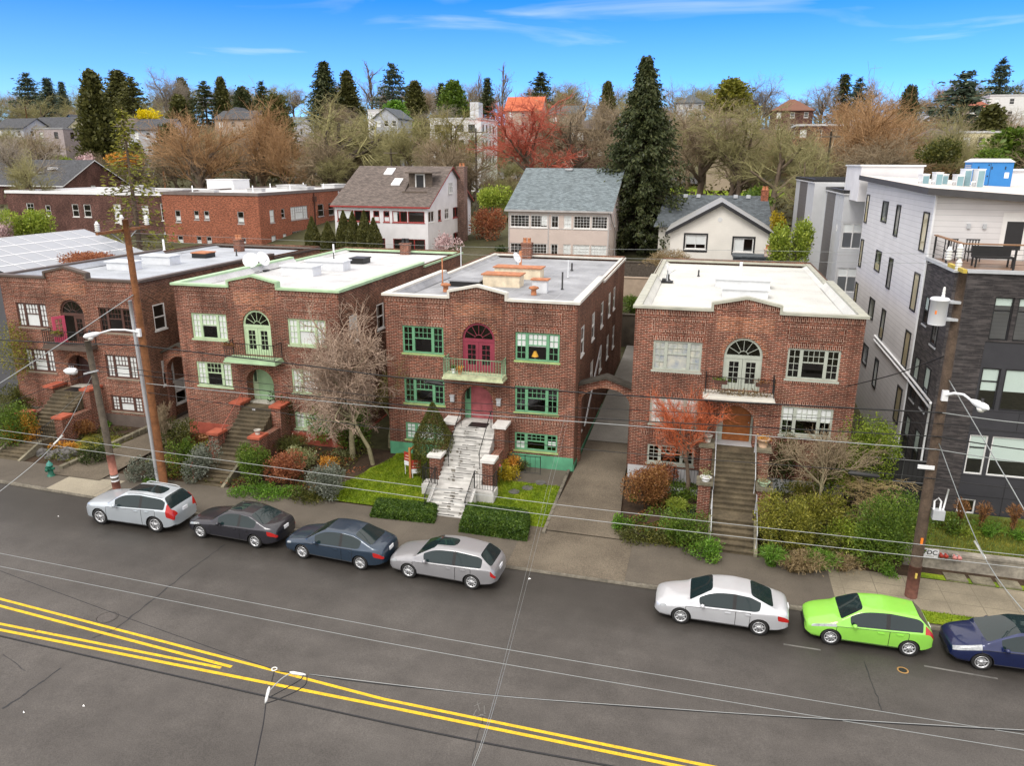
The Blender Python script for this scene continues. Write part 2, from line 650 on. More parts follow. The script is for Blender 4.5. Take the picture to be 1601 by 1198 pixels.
X['roof_grey'] = slab_mat('grey_membrane', (0.40, 0.41, 0.43), 0.95, 0, dirt=(0.5, 0.72), jdark=0.8)
X['roof_pale'] = slab_mat('pale_blue_membrane', (0.46, 0.49, 0.53), 1.0, 0, dirt=(0.6, 0.82), jdark=0.82)
X['shaft'] = M('rooftop_shaft_paint', (0.66, 0.68, 0.70), 0.6, 0.1)
X['shaft_cream'] = M('cream_shaft_paint', (0.70, 0.60, 0.44), 0.8, 0.2, 2.5)
X['rust'] = M('rusty_clay', (0.42, 0.17, 0.08), 0.85, 0.3, 4)
X['f_green'] = M('green_window_paint', (0.14, 0.34, 0.19), 0.5, 0.12)
X['f_mint'] = M('mint_window_paint', (0.46, 0.60, 0.38), 0.5, 0.10)
X['f_brown'] = M('brown_window_paint', (0.085, 0.040, 0.030), 0.5)
X['f_sage'] = M('sage_window_paint', (0.40, 0.43, 0.37), 0.5, 0.08)
X['f_white'] = M('white_window_paint', (0.72, 0.72, 0.70), 0.5, 0.06)
X['f_black'] = M('black_window_metal', (0.02, 0.02, 0.022), 0.4)
X['f_red'] = M('dark_red_window_paint', (0.30, 0.035, 0.030), 0.5)
X['f_grey'] = M('grey_window_paint', (0.42, 0.40, 0.39), 0.5)
X['d_magenta'] = M('magenta_door_paint', (0.24, 0.035, 0.060), 0.5)
X['d_pink'] = M('pink_door_paint', (0.66, 0.10, 0.17), 0.5, 0.05)
X['d_rose'] = M('worn_rose_door', (0.38, 0.10, 0.11), 0.55, 0.25, 3)
X['d_wood'] = M('varnished_wood', (0.30, 0.10, 0.025), 0.4, 0.25, 5)
X['glass'] = glass('window_glass', (0.93, 0.95, 0.95))
X['glass_dk'] = glass('dark_window_glass', (0.30, 0.36, 0.36))
X['blind'] = M('white_blind', (0.88, 0.88, 0.87), 0.8, 0.04)
X['blind_green'] = M('pale_green_blind', (0.62, 0.72, 0.66), 0.8, 0.03)
X['curtain_tan'] = M('tan_curtain', (0.66, 0.56, 0.36), 0.8, 0.1)
X['room'] = M('room_wall', (0.20, 0.17, 0.14), 0.9)
X['iron'] = M('black_iron', (0.018, 0.018, 0.018), 0.5)
X['rail_green'] = M('green_iron', (0.20, 0.36, 0.22), 0.5)
X['rail_red'] = M('red_oxide_iron', (0.36, 0.11, 0.075), 0.6)
X['galv'] = M('galvanised_steel', (0.50, 0.52, 0.54), 0.45, 0.1, metal=0.3)
X['white_metal'] = M('white_metal', (0.76, 0.77, 0.78), 0.45, 0.04)
X['stair_white'] = M('flaking_white_paint', (0.52, 0.51, 0.48), 0.8, 0.2, 2.0, c2=(0.66, 0.65, 0.62))
X['red_cap'] = M('red_clay_cap', (0.40, 0.10, 0.055), 0.8, 0.25, 3)
X['pole_brown'] = M('treated_pole_wood', (0.17, 0.070, 0.027), 0.85, 0.35, 4, fine=20)
X['pole_grey'] = M('grey_pole_wood', (0.095, 0.078, 0.058), 0.9, 0.3, 4, fine=20)
X['pole_dark'] = M('dark_pole_wood', (0.075, 0.052, 0.036), 0.9, 0.35, 4, fine=20)
X['ceramic'] = M('pale_ceramic', (0.72, 0.72, 0.68), 0.35, 0.05)
X['wire_black'] = M('black_cable', (0.015, 0.015, 0.016), 0.6)
X['wire_grey'] = M('bare_grey_wire', (0.30, 0.32, 0.32), 0.45, 0.05, metal=0.3)
X['wire_pale'] = M('pale_wire', (0.38, 0.40, 0.40), 0.45, 0.05, metal=0.2)
X['tyre'] = M('tyre_rubber', (0.018, 0.018, 0.018), 0.8)
X['rim'] = M('alloy', (0.55, 0.56, 0.57), 0.3, 0.05, metal=0.6)
X['plastic'] = M('black_plastic', (0.020, 0.020, 0.021), 0.55)
X['plate'] = M('plate_white', (0.75, 0.77, 0.80), 0.4, 0.03)
X['yellow_line'] = ground_mat('yellow_road_paint', [(0.26, (0.14, 0.10, 0.05)), (0.36, (0.56, 0.36, 0.03)), (0.7, (0.74, 0.50, 0.02))], 5.0, 30.0, 0.7, 0.45)
X['white_line'] = M('chalk_paint', (0.15, 0.145, 0.135), 0.8, 0.3, 4)
X['asphalt'] = asphalt_mat()
X['tar'] = M('tar_seal', (0.022, 0.022, 0.023), 0.6)
X['walk'] = slab_mat('brown_old_sidewalk', (0.128, 0.108, 0.083), 1.5, 0, dirt=(0.62, 0.8), jdark=0.75)
X['walk_new'] = slab_mat('jointed_concrete_sidewalk', (0.32, 0.275, 0.195), 1.22, 0.78, 27.9)
X['apron'] = slab_mat('pale_concrete_apron', (0.36, 0.32, 0.24), 3.1, 0, dirt=(0.7, 0.85))
X['drive'] = ground_mat('pebbly_driveway', [(0.3, (0.085, 0.070, 0.052)), (0.5, (0.130, 0.108, 0.080)), (0.72, (0.185, 0.155, 0.115))], 0.35, 20.0, 0.85, 0.7, 0.3)
X['kerb'] = M('kerb_concrete', (0.125, 0.112, 0.088), 0.9, 0.35, 2.0, fine=10)
X['soil'] = ground_mat('garden_soil', [(0.3, (0.030, 0.020, 0.013)), (0.6, (0.065, 0.042, 0.026)), (0.75, (0.09, 0.08, 0.03))], 1.0, 9.0)
X['lawn'] = ground_mat('lawn_turf', [(0.26, (0.13, 0.11, 0.03)), (0.38, (0.10, 0.165, 0.010)), (0.52, (0.19, 0.27, 0.014)), (0.72, (0.30, 0.32, 0.03))], 0.8, 18.0, 0.95, 0.7, 0.6)
X['terrain'] = ground_mat('hillside', [(0.3, (0.045, 0.038, 0.022)), (0.5, (0.070, 0.070, 0.030)), (0.7, (0.095, 0.085, 0.05))], 0.12, 3.0)
X['bark'] = M('bark', (0.115, 0.085, 0.060), 0.95, 0.35, 5.0, fine=18)
X['bark_dark'] = M('dark_bark', (0.055, 0.042, 0.030), 0.95, 0.35, 5.0)
X['bark_pale'] = M('pale_mossy_bark', (0.28, 0.25, 0.15), 0.95, 0.3, 5.0)
for k, c in dict(tw_brown=(0.32, 0.250, 0.160), tw_orange=(0.39, 0.235, 0.115), tw_olive=(0.31, 0.285, 0.130), tw_grey=(0.32, 0.275, 0.22),
                 tw_red=(0.52, 0.13, 0.085), tw_pink=(0.42, 0.31, 0.235), tw_moss=(0.30, 0.265, 0.10), tw_gold=(0.46, 0.35, 0.17), tw_coral=(0.55, 0.15, 0.065)).items():
    X[k] = leafmat('twigs_' + k[3:], tuple(x * 0.6 for x in c), c, tuple(x * 1.45 for x in c), 0.0, 0.5)
L3 = dict(lf_dark=((0.015, 0.027, 0.006), (0.046, 0.070, 0.013), (0.10, 0.135, 0.028)),
          lf_mid=((0.026, 0.050, 0.006), (0.075, 0.125, 0.015), (0.16, 0.22, 0.03)),
          lf_olive=((0.028, 0.034, 0.010), (0.070, 0.078, 0.018), (0.15, 0.14, 0.03)),
          lf_bright=((0.035, 0.080, 0.008), (0.085, 0.18, 0.018), (0.18, 0.29, 0.04)),
          lf_yellow=((0.16, 0.13, 0.01), (0.45, 0.34, 0.02), (0.62, 0.48, 0.05)),
          lf_lime=((0.07, 0.10, 0.012), (0.20, 0.26, 0.03), (0.38, 0.42, 0.08)),
          lf_var=((0.10, 0.13, 0.03), (0.34, 0.36, 0.16), (0.66, 0.64, 0.40)),
          lf_grey=((0.06, 0.075, 0.05), (0.19, 0.21, 0.16), (0.36, 0.38, 0.32)),
          lf_rust=((0.07, 0.030, 0.012), (0.19, 0.085, 0.030), (0.30, 0.17, 0.06)),
          lf_red=((0.10, 0.030, 0.018), (0.24, 0.085, 0.04), (0.34, 0.16, 0.07)),
          lf_orange=((0.22, 0.09, 0.015), (0.46, 0.22, 0.03), (0.60, 0.36, 0.08)),
          lf_spruce=((0.024, 0.036, 0.014), (0.066, 0.082, 0.030), (0.135, 0.140, 0.05)),
          lf_cedar=((0.042, 0.048, 0.014), (0.105, 0.108, 0.030), (0.19, 0.18, 0.055)),
          lf_blue=((0.030, 0.050, 0.034), (0.080, 0.112, 0.074), (0.16, 0.19, 0.12)),
          lf_straw=((0.14, 0.10, 0.05), (0.30, 0.22, 0.11), (0.46, 0.36, 0.20)),
          lf_larch=((0.06, 0.07, 0.012), (0.15, 0.15, 0.02), (0.30, 0.27, 0.05)),
          lf_pink=((0.20, 0.12, 0.12), (0.42, 0.30, 0.30), (0.62, 0.52, 0.50)))
for k, (a, b_, c) in L3.items():
    q = 1.0 if k in ('lf_dark', 'lf_spruce', 'lf_blue', 'lf_cedar', 'lf_var', 'lf_yellow', 'lf_grey', 'lf_straw') else 1.45
    a, b_, c = (tuple(x * q for x in y) for y in (a, b_, c))
    X[k] = leafmat('leaves_' + k[3:], a, b_, c)
X['flower_yellow'] = leafmat('yellow_blossom', (0.55, 0.42, 0.005), (0.80, 0.66, 0.01), (0.9, 0.78, 0.05))
X['lilac_wall'] = M('lilac_grey_stucco', (0.36, 0.31, 0.31), 0.85)
X['white_wall'] = M('white_stucco', (0.70, 0.69, 0.70), 0.75, 0.08, 0.8)
X['pink_wall'] = M('pale_pink_stucco', (0.56, 0.47, 0.42), 0.85, 0.06, 0.8)
X['cream_wall'] = siding('cream_clapboard', (0.82, 0.79, 0.72), 0.16, 0.86)
X['grey_panel'] = M('pale_grey_panel', (0.50, 0.51, 0.52), 0.6, 0.05)
X['white_panel'] = M('white_fibre_panel', (0.68, 0.68, 0.67), 0.6, 0.05)
X['grey_siding'] = siding('dark_grey_siding', (0.125, 0.115, 0.108), 0.3, 0.6)
X['white_siding'] = siding('white_lap_siding', (0.67, 0.66, 0.66), 0.26, 0.62, width=0.07)
X['char_panel'] = M('charcoal_panel', (0.040, 0.040, 0.046), 0.5, 0.1)
X['char_corr'] = siding('black_corrugated', (0.012, 0.012, 0.013), 0.2, 0.4, True, 0.3)
X['sh_brown'] = shingle('brown_shingle', (0.115, 0.092, 0.080))
X['sh_teal'] = shingle('blue_grey_shingle', (0.130, 0.160, 0.172))
X['sh_slate'] = shingle('slate_grey_shingle', (0.075, 0.088, 0.098))
X['sh_dark'] = shingle('charcoal_shingle', (0.055, 0.058, 0.065))
X['sh_red'] = shingle('red_shingle', (0.30, 0.09, 0.055))
X['metal_roof'] = M('grey_metal_roof', (0.30, 0.30, 0.29), 0.5, 0.1)
X['wood_deck'] = M('wet_deck_wood', (0.22, 0.125, 0.075), 0.35, 0.2, 3)
X['wood_rail'] = M('rail_wood', (0.26, 0.14, 0.07), 0.6)
X['gen_blue'] = M('blue_cabinet_paint', (0.030, 0.200, 0.52), 0.45, 0.05)
X['orange_paint'] = M('safety_orange', (0.75, 0.20, 0.02), 0.6)
X['hydrant'] = M('hydrant_green', (0.012, 0.12, 0.075), 0.45)
X['sign_red'] = M('sign_red', (0.34, 0.035, 0.02), 0.5)
X['post_wood'] = M('orange_post_wood', (0.42, 0.17, 0.05), 0.7, 0.2, 5)
X['rock'] = M('grey_rock', (0.11, 0.105, 0.10), 0.9, 0.4, 3)


# ------------------------------------------------------------------ ground
GY = [(-400, -0.1), (26.4, -0.10), (27.0, -0.04), (30.2, 0.06), (36, 0.72), (58, 1.5), (60.6, 1.7), (61.1, 4.2), (72, 5.8), (95, 8.0), (130, 9.2), (175, 11.0),
      (215, 17.0), (260, 23.5), (320, 29.0), (420, 33.0), (700, 36.0), (1600, 30.0)]


def ground(x, y):
    z = float(np.interp(y, [a for a, _ in GY], [b for _, b in GY]))
    w = min(1, max(0, (36 - y) / 6))
    f = min(1, max(0, (y - 80) / 80)) * min(1, max(0, (-x - 30) / 80)) * 3.0
    return z - 0.01 * x * w + f


def kerb_y(x):
    return float(np.interp(x, [-60, -34, -28, -8, 60], [28.6, 28.0, 27.75, 26.85, 26.72]))


def grid_mesh(name, xs, ys, zf, mat, parent=None):
    V = np.array([(x, y, zf(x, y)) for y in ys for x in xs])
    nx = len(xs)
    F = np.array([(j * nx + i, j * nx + i + 1, (j + 1) * nx + i + 1, (j + 1) * nx + i) for j in range(len(ys) - 1) for i in range(nx - 1)])
    return np_mesh(name, V, F, mat, parent)


def sheet(name, y0, y1, xl, xr, lift, mat, n=14, k=14):
    """a sheet lying on the ground between two side lines xl(y), xr(y)"""
    V, F = [], []
    for j in range(n + 1):
        y = y0 + (y1 - y0) * j / n
        a, b = xl(y), xr(y)
        for i in range(k + 1):
            x = a + (b - a) * i / k
            V.append((x, y, ground(x, y) + lift))
    for j in range(n):
        for i in range(k):
            q = j * (k + 1) + i
            F.append((q, q + 1, q + k + 2, q + k + 1))
    o = np_mesh(name, np.array(V), np.array(F), mat)
    return tag(o, kind='structure')


xs = sorted(set([-900, -600, -400, -300, -220, -160] + list(range(-120, 121, 6)) + [160, 220, 300, 400, 600, 900]))
ys = sorted(set([-300, -100, -30, 0, 15, 26.4, 27.0, 28.5, 30.2, 31.5, 33, 34.5, 36, 42, 50, 58, 60.6, 61.1] + list(range(66, 132, 6)) + list(range(140, 440, 12)) + [500, 600, 700, 900, 1200, 1600]))
tag(grid_mesh('ground', xs, ys, ground, X['terrain']), kind='structure')

xs_r = [-160, -120, -90, -60, -48] + [-40 + 2 * i for i in range(31)] + [30, 45, 60, 90, 120, 160]
V, F = [], []
for x in xs_r:
    for y in (6, 14, 20, 24, kerb_y(x)):
        V.append((x, y, SLOPE * x))
for i in range(len(xs_r) - 1):
    for j in range(4):
        a = i * 5 + j
        F.append((a, a + 5, a + 6, a + 1))
tag(np_mesh('road', np.array(V), np.array(F), X['asphalt']), kind='structure')


def strip(name, x0, x1, ya, yb, za, zb, mat, step=1.0, kind='structure', face=False):
    """a ribbon along the street from line ya(x) to line yb(x)"""
    n = max(1, int(abs(x1 - x0) / step))
    V, F = [], []
    for i in range(n + 1):
        x = x0 + (x1 - x0) * i / n
        if face:
            V += [(x, ya(x), za(x) - 0.16), (x, ya(x), za(x)), (x, yb(x), zb(x)), (x, yb(x), zb(x) - 0.16)]
        else:
            V += [(x, ya(x), za(x)), (x, yb(x), zb(x))]
    k = 4 if face else 2
    for i in range(n):
        for j in range(k - 1):
            F.append((i * k + j, (i + 1) * k + j, (i + 1) * k + j + 1, i * k + j + 1))
    o = np_mesh(name, np.array(V), np.array(F), mat)
    return tag(o, kind=kind)


def walk_z(x):
    return SLOPE * x + 0.13


kz = lambda x: walk_z(x) + 0.0
strip('kerb', -120, 100, kerb_y, lambda x: kerb_y(x) + 0.16, kz, kz, X['kerb'], 1.0, face=True)
strip('sidewalk', -120, 5.7, lambda x: kerb_y(x) + 0.16, lambda x: 30.35, walk_z, lambda x: walk_z(x) + 0.03, X['walk'])
strip('new_sidewalk', 5.7, 100, lambda x: kerb_y(x) + 0.16, lambda x: 30.35, walk_z, lambda x: walk_z(x) + 0.03, X['walk_new'])
strip('driveway_apron', -30.7, -27.6, lambda x: kerb_y(x) + 0.0, lambda x: 29.5 + 0.1 * (x + 29), lambda x: walk_z(x) + 0.008, lambda x: walk_z(x) + 0.034, X['apron'], 0.5)
strip('driveway_crossing', -7.0, -2.2, lambda x: kerb_y(x) + 0.02, lambda x: 30.5, lambda x: walk_z(x) + 0.008, lambda x: walk_z(x) + 0.042, X['drive'], 0.5)
sheet('driveway', 30.2, 60.4, lambda y: float(np.interp(y, [30, 36, 61], [-6.2, -5.75, -5.72])), lambda y: float(np.interp(y, [30, 31, 36, 61], [-2.5, -2.9, -3.2, -3.2])), 0.16, X['drive'], 20, 4)
sheet('rear_drive', 40.0, 60.4, lambda y: -5.72, lambda y: -3.2, 0.19, slab_mat('pale_rear_concrete', (0.33, 0.315, 0.28), 9.0, 4.0, 40.0, dirt=(0.6, 0.8), jdark=0.6), 20, 4)
sheet('shared_driveway', 29.3, 60.4, lambda y: float(np.interp(y, [29, 36, 61], [-32.0, -30.45, -30.45])), lambda y: float(np.interp(y, [29, 36, 61], [-28.9, -28.5, -28.5])), 0.16, X['drive'], 20, 4)
sheet('garden_soil', 30.3, 36.3, lambda y: -62.0, lambda y: 40.0, 0.03, X['soil'], 12, 60)
wob = lambda a, f, p: (lambda y: a * math.sin(f * y + p))
sheet('lawn', 30.45, 35.9, lambda y: float(np.interp(y, [30.4, 32, 34, 36], [-17.6, -16.9, -16.0, -15.3])) + 0.2 * math.sin(3.1 * y), lambda y: -11.9, 0.10, X['lawn'])
sheet('side_lawn', 30.45, 34.2, lambda y: -10.35 + 0.02 * y, lambda y: -6.12 + 0.03 * (y - 30), 0.10, X['lawn'])
sheet('mossy_lawn', 32.2, 34.4, lambda y: -33.9 + 0.15 * math.sin(4 * y), lambda y: float(np.interp(y, [32, 35], [-31.4, -30.95])), 0.12, ground_mat('moss', [(0.3, (0.10, 0.085, 0.02)), (0.55, (0.17, 0.16, 0.02)), (0.75, (0.20, 0.20, 0.05))], 1.4, 16.0))
sheet('verge_lawn', 26.98, 27.75, lambda y: 7.4 + 0.1 * math.sin(9 * y), lambda y: 16.5, 0.22, X['lawn'], 3, 20)
sheet('basement_path', 34.25, 35.9, lambda y: -9.3, lambda y: -6.0, 0.07, X['walk'], 4, 6)
sheet('planted_bank', 31.3, 34.9, lambda y: 8.8, lambda y: 24.0, 0.55, ground_mat('weedy_bank', [(0.3, (0.05, 0.06, 0.015)), (0.5, (0.09, 0.12, 0.02)), (0.72, (0.14, 0.15, 0.04))], 1.2, 12.0, bmp=0.6), 8, 20)
strip('verge_path', 8.9, 16, lambda x: 30.4, lambda x: 31.2, lambda x: walk_z(x) + 0.035, lambda x: walk_z(x) + 0.05, X['lawn'], 0.5)
tag(grid_mesh('back_lawn', [-60, -40, -20, 0, 20, 40, 60, 80], [150, 160, 170, 176], lambda x, y: ground(x, y) + 0.3, X['lawn']), kind='structure')
tag(grid_mesh('back_street', list(range(-140, 141, 20)), [178, 182, 186], lambda x, y: ground(x, y) + 0.4, X['asphalt']), kind='structure')


# painted lines, 4 mm proud of the asphalt
def line(name, p, q, w, mat, lift=0.004):
    p, q = road(*p), road(*q)
    d = (q - p).normalized()
    n = Vector((-d.y, d.x, 0)) * w / 2
    mb = MB()
    K = 12
    for i in range(K):
        a, b = p.lerp(q, i / K), p.lerp(q, (i + 1) / K)
        up = Vector((0, 0, lift))
        mb.poly([a - n + up, b - n + up, b + n + up, a + n + up])
    return tag(mb.build(name, mat), kind='structure')


line('road_line', (-60, 921.3), (600, 1094), 0.115, X['yellow_line'])
line('road_line', (600, 1094), (1800, 1341), 0.115, X['yellow_line'])
line('road_line', (-60, 932.2), (362, 1043.6), 0.125, X['yellow_line'], 0.008)
line('road_line', (-60, 964), (346, 1045), 0.115, X['yellow_line'])
line('road_line', (-60, 973.6), (600, 1105), 0.125, X['yellow_line'], 0.008)
line('road_line', (600, 1105), (1800, 1350), 0.125, X['yellow_line'], 0.008)
for a, b in (((1225, 1008), (1283, 1017)), ((1445, 1042), (1560, 1062))):
    line('parking_line', a, b, 0.08, X['white_line'])


def crack(pts, w):
    mb = MB()
    P = []
    for (u, v), (u2, v2) in zip(pts, pts[1:]):
        for i in range(8):
            P.append(road(u + (u2 - u) * i / 8 + random.uniform(-1.5, 1.5), v + (v2 - v) * i / 8))
    for a, b in zip(P, P[1:]):
        d = (b - a).normalized()
        n = Vector((-d.y, d.x, 0)) * w * random.uniform(0.3, 0.7)
        up = Vector((0, 0, 0.004))
        mb.poly([a - n + up, b - n + up, b + n + up, a + n + up])
    tag(mb.build('road_crack', X['tar']), kind='structure')


crack([(352, 852), (300, 890), (255, 925), (180, 985), (140, 1000)], 0.05)
crack([(95, 1045), (40, 1085), (0, 1112)], 0.06)
crack([(758, 1112), (745, 1160), (737, 1198)], 0.02)
crack([(1352, 1035), (1368, 1080), (1382, 1120)], 0.03)
crack([(40, 1050), (0, 1020)], 0.02)


def manhole(u, v, r, label, mats):
    p = road(u, v, 0.006)
    t = thing('manhole_cover', label, 'manhole cover', p)
    mb = MB()
    for k in range(3):
        mb.lathe((p.x, p.y, p.z + 0.001 * k), [(r * (1 - 0.3 * k), 0.0), (r * (1 - 0.3 * k) - 0.05, 0.004)], 24)
    mb.build('lid', mats[0], t)
    mb = MB()
    mb.lathe(p, [(r + 0.05, 0.001), (r + 0.05, 0.006), (r, 0.006), (r, 0.001)], 24)
    mb.build('ring', mats[1], t)


manhole(167, 965.5, 0.33, 'round iron manhole cover set in the road beside the upper yellow lines', (M('worn_iron', (0.085, 0.075, 0.068), 0.6, 0.3, 12), X['asphalt']))
manhole(1411.5, 1048.5, 0.13, 'small round orange-rimmed valve cover in the road near the green car', (X['iron'], M('rusty_ring', (0.35, 0.20, 0.07), 0.7)))
mb = MB()
for a, b in (((746, 1098), (750, 1112)), ((741, 1105), (752, 1100)), ((740, 1118), (746, 1122)), ((750, 1118), (760, 1121)), ((757, 1104), (757, 1116)), ((740, 1120), (745, 1110)), ((745, 1122), (760, 1116))):
    p, q = road(*a), road(*b)
    d = (q - p).normalized()
    n = Vector((-d.y, d.x, 0)) * 0.011
    up = Vector((0, 0, 0.005))
    mb.poly([p - n + up, q - n + up, q + n + up, p + n + up])
tag(mb.build('survey_mark', X['white_line']), kind='structure')
# bits of litter
for i, (u, v) in enumerate(((91, 808), (828, 906), (37, 1115), (130, 1105))):
    p = road(u, v, 0.012)
    mb = MB()
    mb.poly([(p.x + random.uniform(-.02, .02) + a * .4, p.y + random.uniform(-.02, .02) + b * .4, p.z + c) for a, b, c in ((-.1, -.06, 0), (.08, -.07, .02), (.11, .05, 0), (-.07, .08, .03))])
    tag(mb.build('litter', X['blind']), ('crumpled white paper scrap lying on the road left of the pale silver wagon', 'white paper scrap on the road by the driveway kerb', 'white speck of litter low on the left of the road', 'second white speck of litter low on the left of the road')[i], 'litter', 'scraps of litter on the road')


# ------------------------------------------------------------------ building pieces
def wall(mb, fr, u0, u1, z0, z1, holes, m=0, reveal=0.16, mr=None):
    """a wall sheet with rectangular holes (u0,u1,z0,z1[,arch]) and their reveals"""
    us = sorted(set([u0, u1] + [h[0] for h in holes] + [h[1] for h in holes]))
    zs = sorted(set([z0, z1] + [h[2] for h in holes] + [h[3] for h in holes]))
    for a, b in zip(us, us[1:]):
        for c, d in zip(zs, zs[1:]):
            um, zm = (a + b) / 2, (c + d) / 2
            if any(h[0] < um < h[1] and h[2] < zm < h[3] for h in holes):
                continue
            mb.poly([fr.P(a, 0, c), fr.P(b, 0, c), fr.P(b, 0, d), fr.P(a, 0, d)], m)
    for h in holes:
        a, b, c, d = h[:4]
        rv = h[5] if len(h) > 5 else reveal
        mm = m if mr is None else mr
        if len(h) > 4 and h[4]:
            r = (b - a) / 2
            zc = d - r * h[4]
            um = (a + b) / 2
            K = 14
            arc = [(um - r * math.cos(math.pi * k / K), zc + r * h[4] * math.sin(math.pi * k / K)) for k in range(K + 1)]
            for half, cu in ((arc[:K // 2 + 1], a), (arc[K // 2:], b)):
                mb.poly([fr.P(cu, 0, d)] + [fr.P(u, 0, z) for u, z in half], m)
            for (p, q), (p2, q2) in zip(arc, arc[1:]):
                mb.poly([fr.P(p, 0, q), fr.P(p2, 0, q2), fr.P(p2, rv, q2), fr.P(p, rv, q)], mm)
            top = zc
        else:
            top = d
            mb.poly([fr.P(a, 0, d), fr.P(b, 0, d), fr.P(b, rv, d), fr.P(a, rv, d)], mm)
        mb.poly([fr.P(a, 0, c), fr.P(b, 0, c), fr.P(b, rv, c), fr.P(a, rv, c)], mm)
        for u in (a, b):
            mb.poly([fr.P(u, 0, c), fr.P(u, 0, top), fr.P(u, rv, top), fr.P(u, rv, c)], mm)


def window(T, fr, u0, u1, z0, z1, fm, style='triple', blinds=(), bm=None, inset=0.04, sill=True, fw=0.09, sm=None, gm=None, mun=0.024):
    mb = MB()
    i0, i1 = inset, inset + 0.06
    def bar(a, b, c, d, e=0.0):
        mb.fbox(fr, a, b, i0 - e, i1, c, d)
    bar(u0, u0 + fw, z0, z1)
    bar(u1 - fw, u1, z0, z1)
    bar(u0 + fw, u1 - fw, z1 - fw, z1)
    bar(u0 + fw, u1 - fw, z0, z0 + fw)
    a, b, c, d = u0 + fw, u1 - fw, z0 + fw, z1 - fw
    w, h = b - a, d - c
    def grid(p, q, r, s, nu, nz):
        for k in range(1, nu):
            x = p + (q - p) * k / nu
            mb.fbox(fr, x - mun / 2, x + mun / 2, i0 + 0.012, i1 - 0.01, r, s)
        for k in range(1, nz):
            z = r + (s - r) * k / nz
            mb.fbox(fr, p, q, i0 + 0.014, i1 - 0.012, z - mun / 2, z + mun / 2)
    if style == 'triple':
        m1, m2 = a + w * 0.245, a + w * 0.755
        for x in (m1, m2):
            bar(x - 0.075, x + 0.075, c, d, 0.012)
        zr = c + h * 0.56
        bar(m1 + 0.075, m2 - 0.075, zr - 0.025, zr + 0.025, 0.006)
        grid(m1 + 0.075, m2 - 0.075, zr + 0.025, d, 4, 2)
        grid(a, m1 - 0.075, c, d, 2, 4)
        grid(m2 + 0.075, b, c, d, 2, 4)
    elif style == 'double':
        zr = c + h * 0.5
        bar(a, b, zr - 0.03, zr + 0.03, 0.006)
    elif style == 'hung2':
        x = (a + b) / 2
        bar(x - 0.05, x + 0.05, c, d, 0.01)
        zr = c + h * 0.5
        bar(a, b, zr - 0.02, zr + 0.02, 0.004)
    elif style == 'slider':
        x = (a + b) / 2
        bar(x - 0.03, x + 0.03, c, d, 0.006)
    elif style == 'cross':
        x = (a + b) / 2
        bar(x - 0.04, x + 0.04, c, d, 0.006)
        zr = c + h * 0.66
        bar(a, b, zr - 0.03, zr + 0.03, 0.003)
    elif style[:4] == 'grid':
        nu, nz = style[4:].split('x')
        grid(a, b, c, d, int(nu), int(nz))
    elif style[:4] == 'cols':
        for k in range(1, int(style[4:])):
            x = a + w * k / int(style[4:])
            bar(x - 0.05, x + 0.05, c, d, 0.004)
    o = mb.build('window', fm, T)
    mb = MB()
    mb.poly([fr.P(u, inset + 0.035, z) for u, z in ((a, c), (b, c), (b, d), (a, d))])
    mb.build('pane', gm or X['glass'], o)
    if blinds:
        mb = MB()
        for f0, f1, g0, g1 in blinds:
            mb.fbox(fr, a + w * f0, a + w * f1, inset + 0.045, inset + 0.055, c + h * g0, c + h * g1)
        mb.build('blind', bm or X['blind'], o)
    if sill:
        mb = MB()
        mb.fbox(fr, u0 - 0.06, u1 + 0.06, -0.05, inset + 0.02, z0 - 0.09, z0 - 0.003)
        mb.build('sill', sm or fm, o)
    return o


FULL = ((0, 1, 0, 1),)


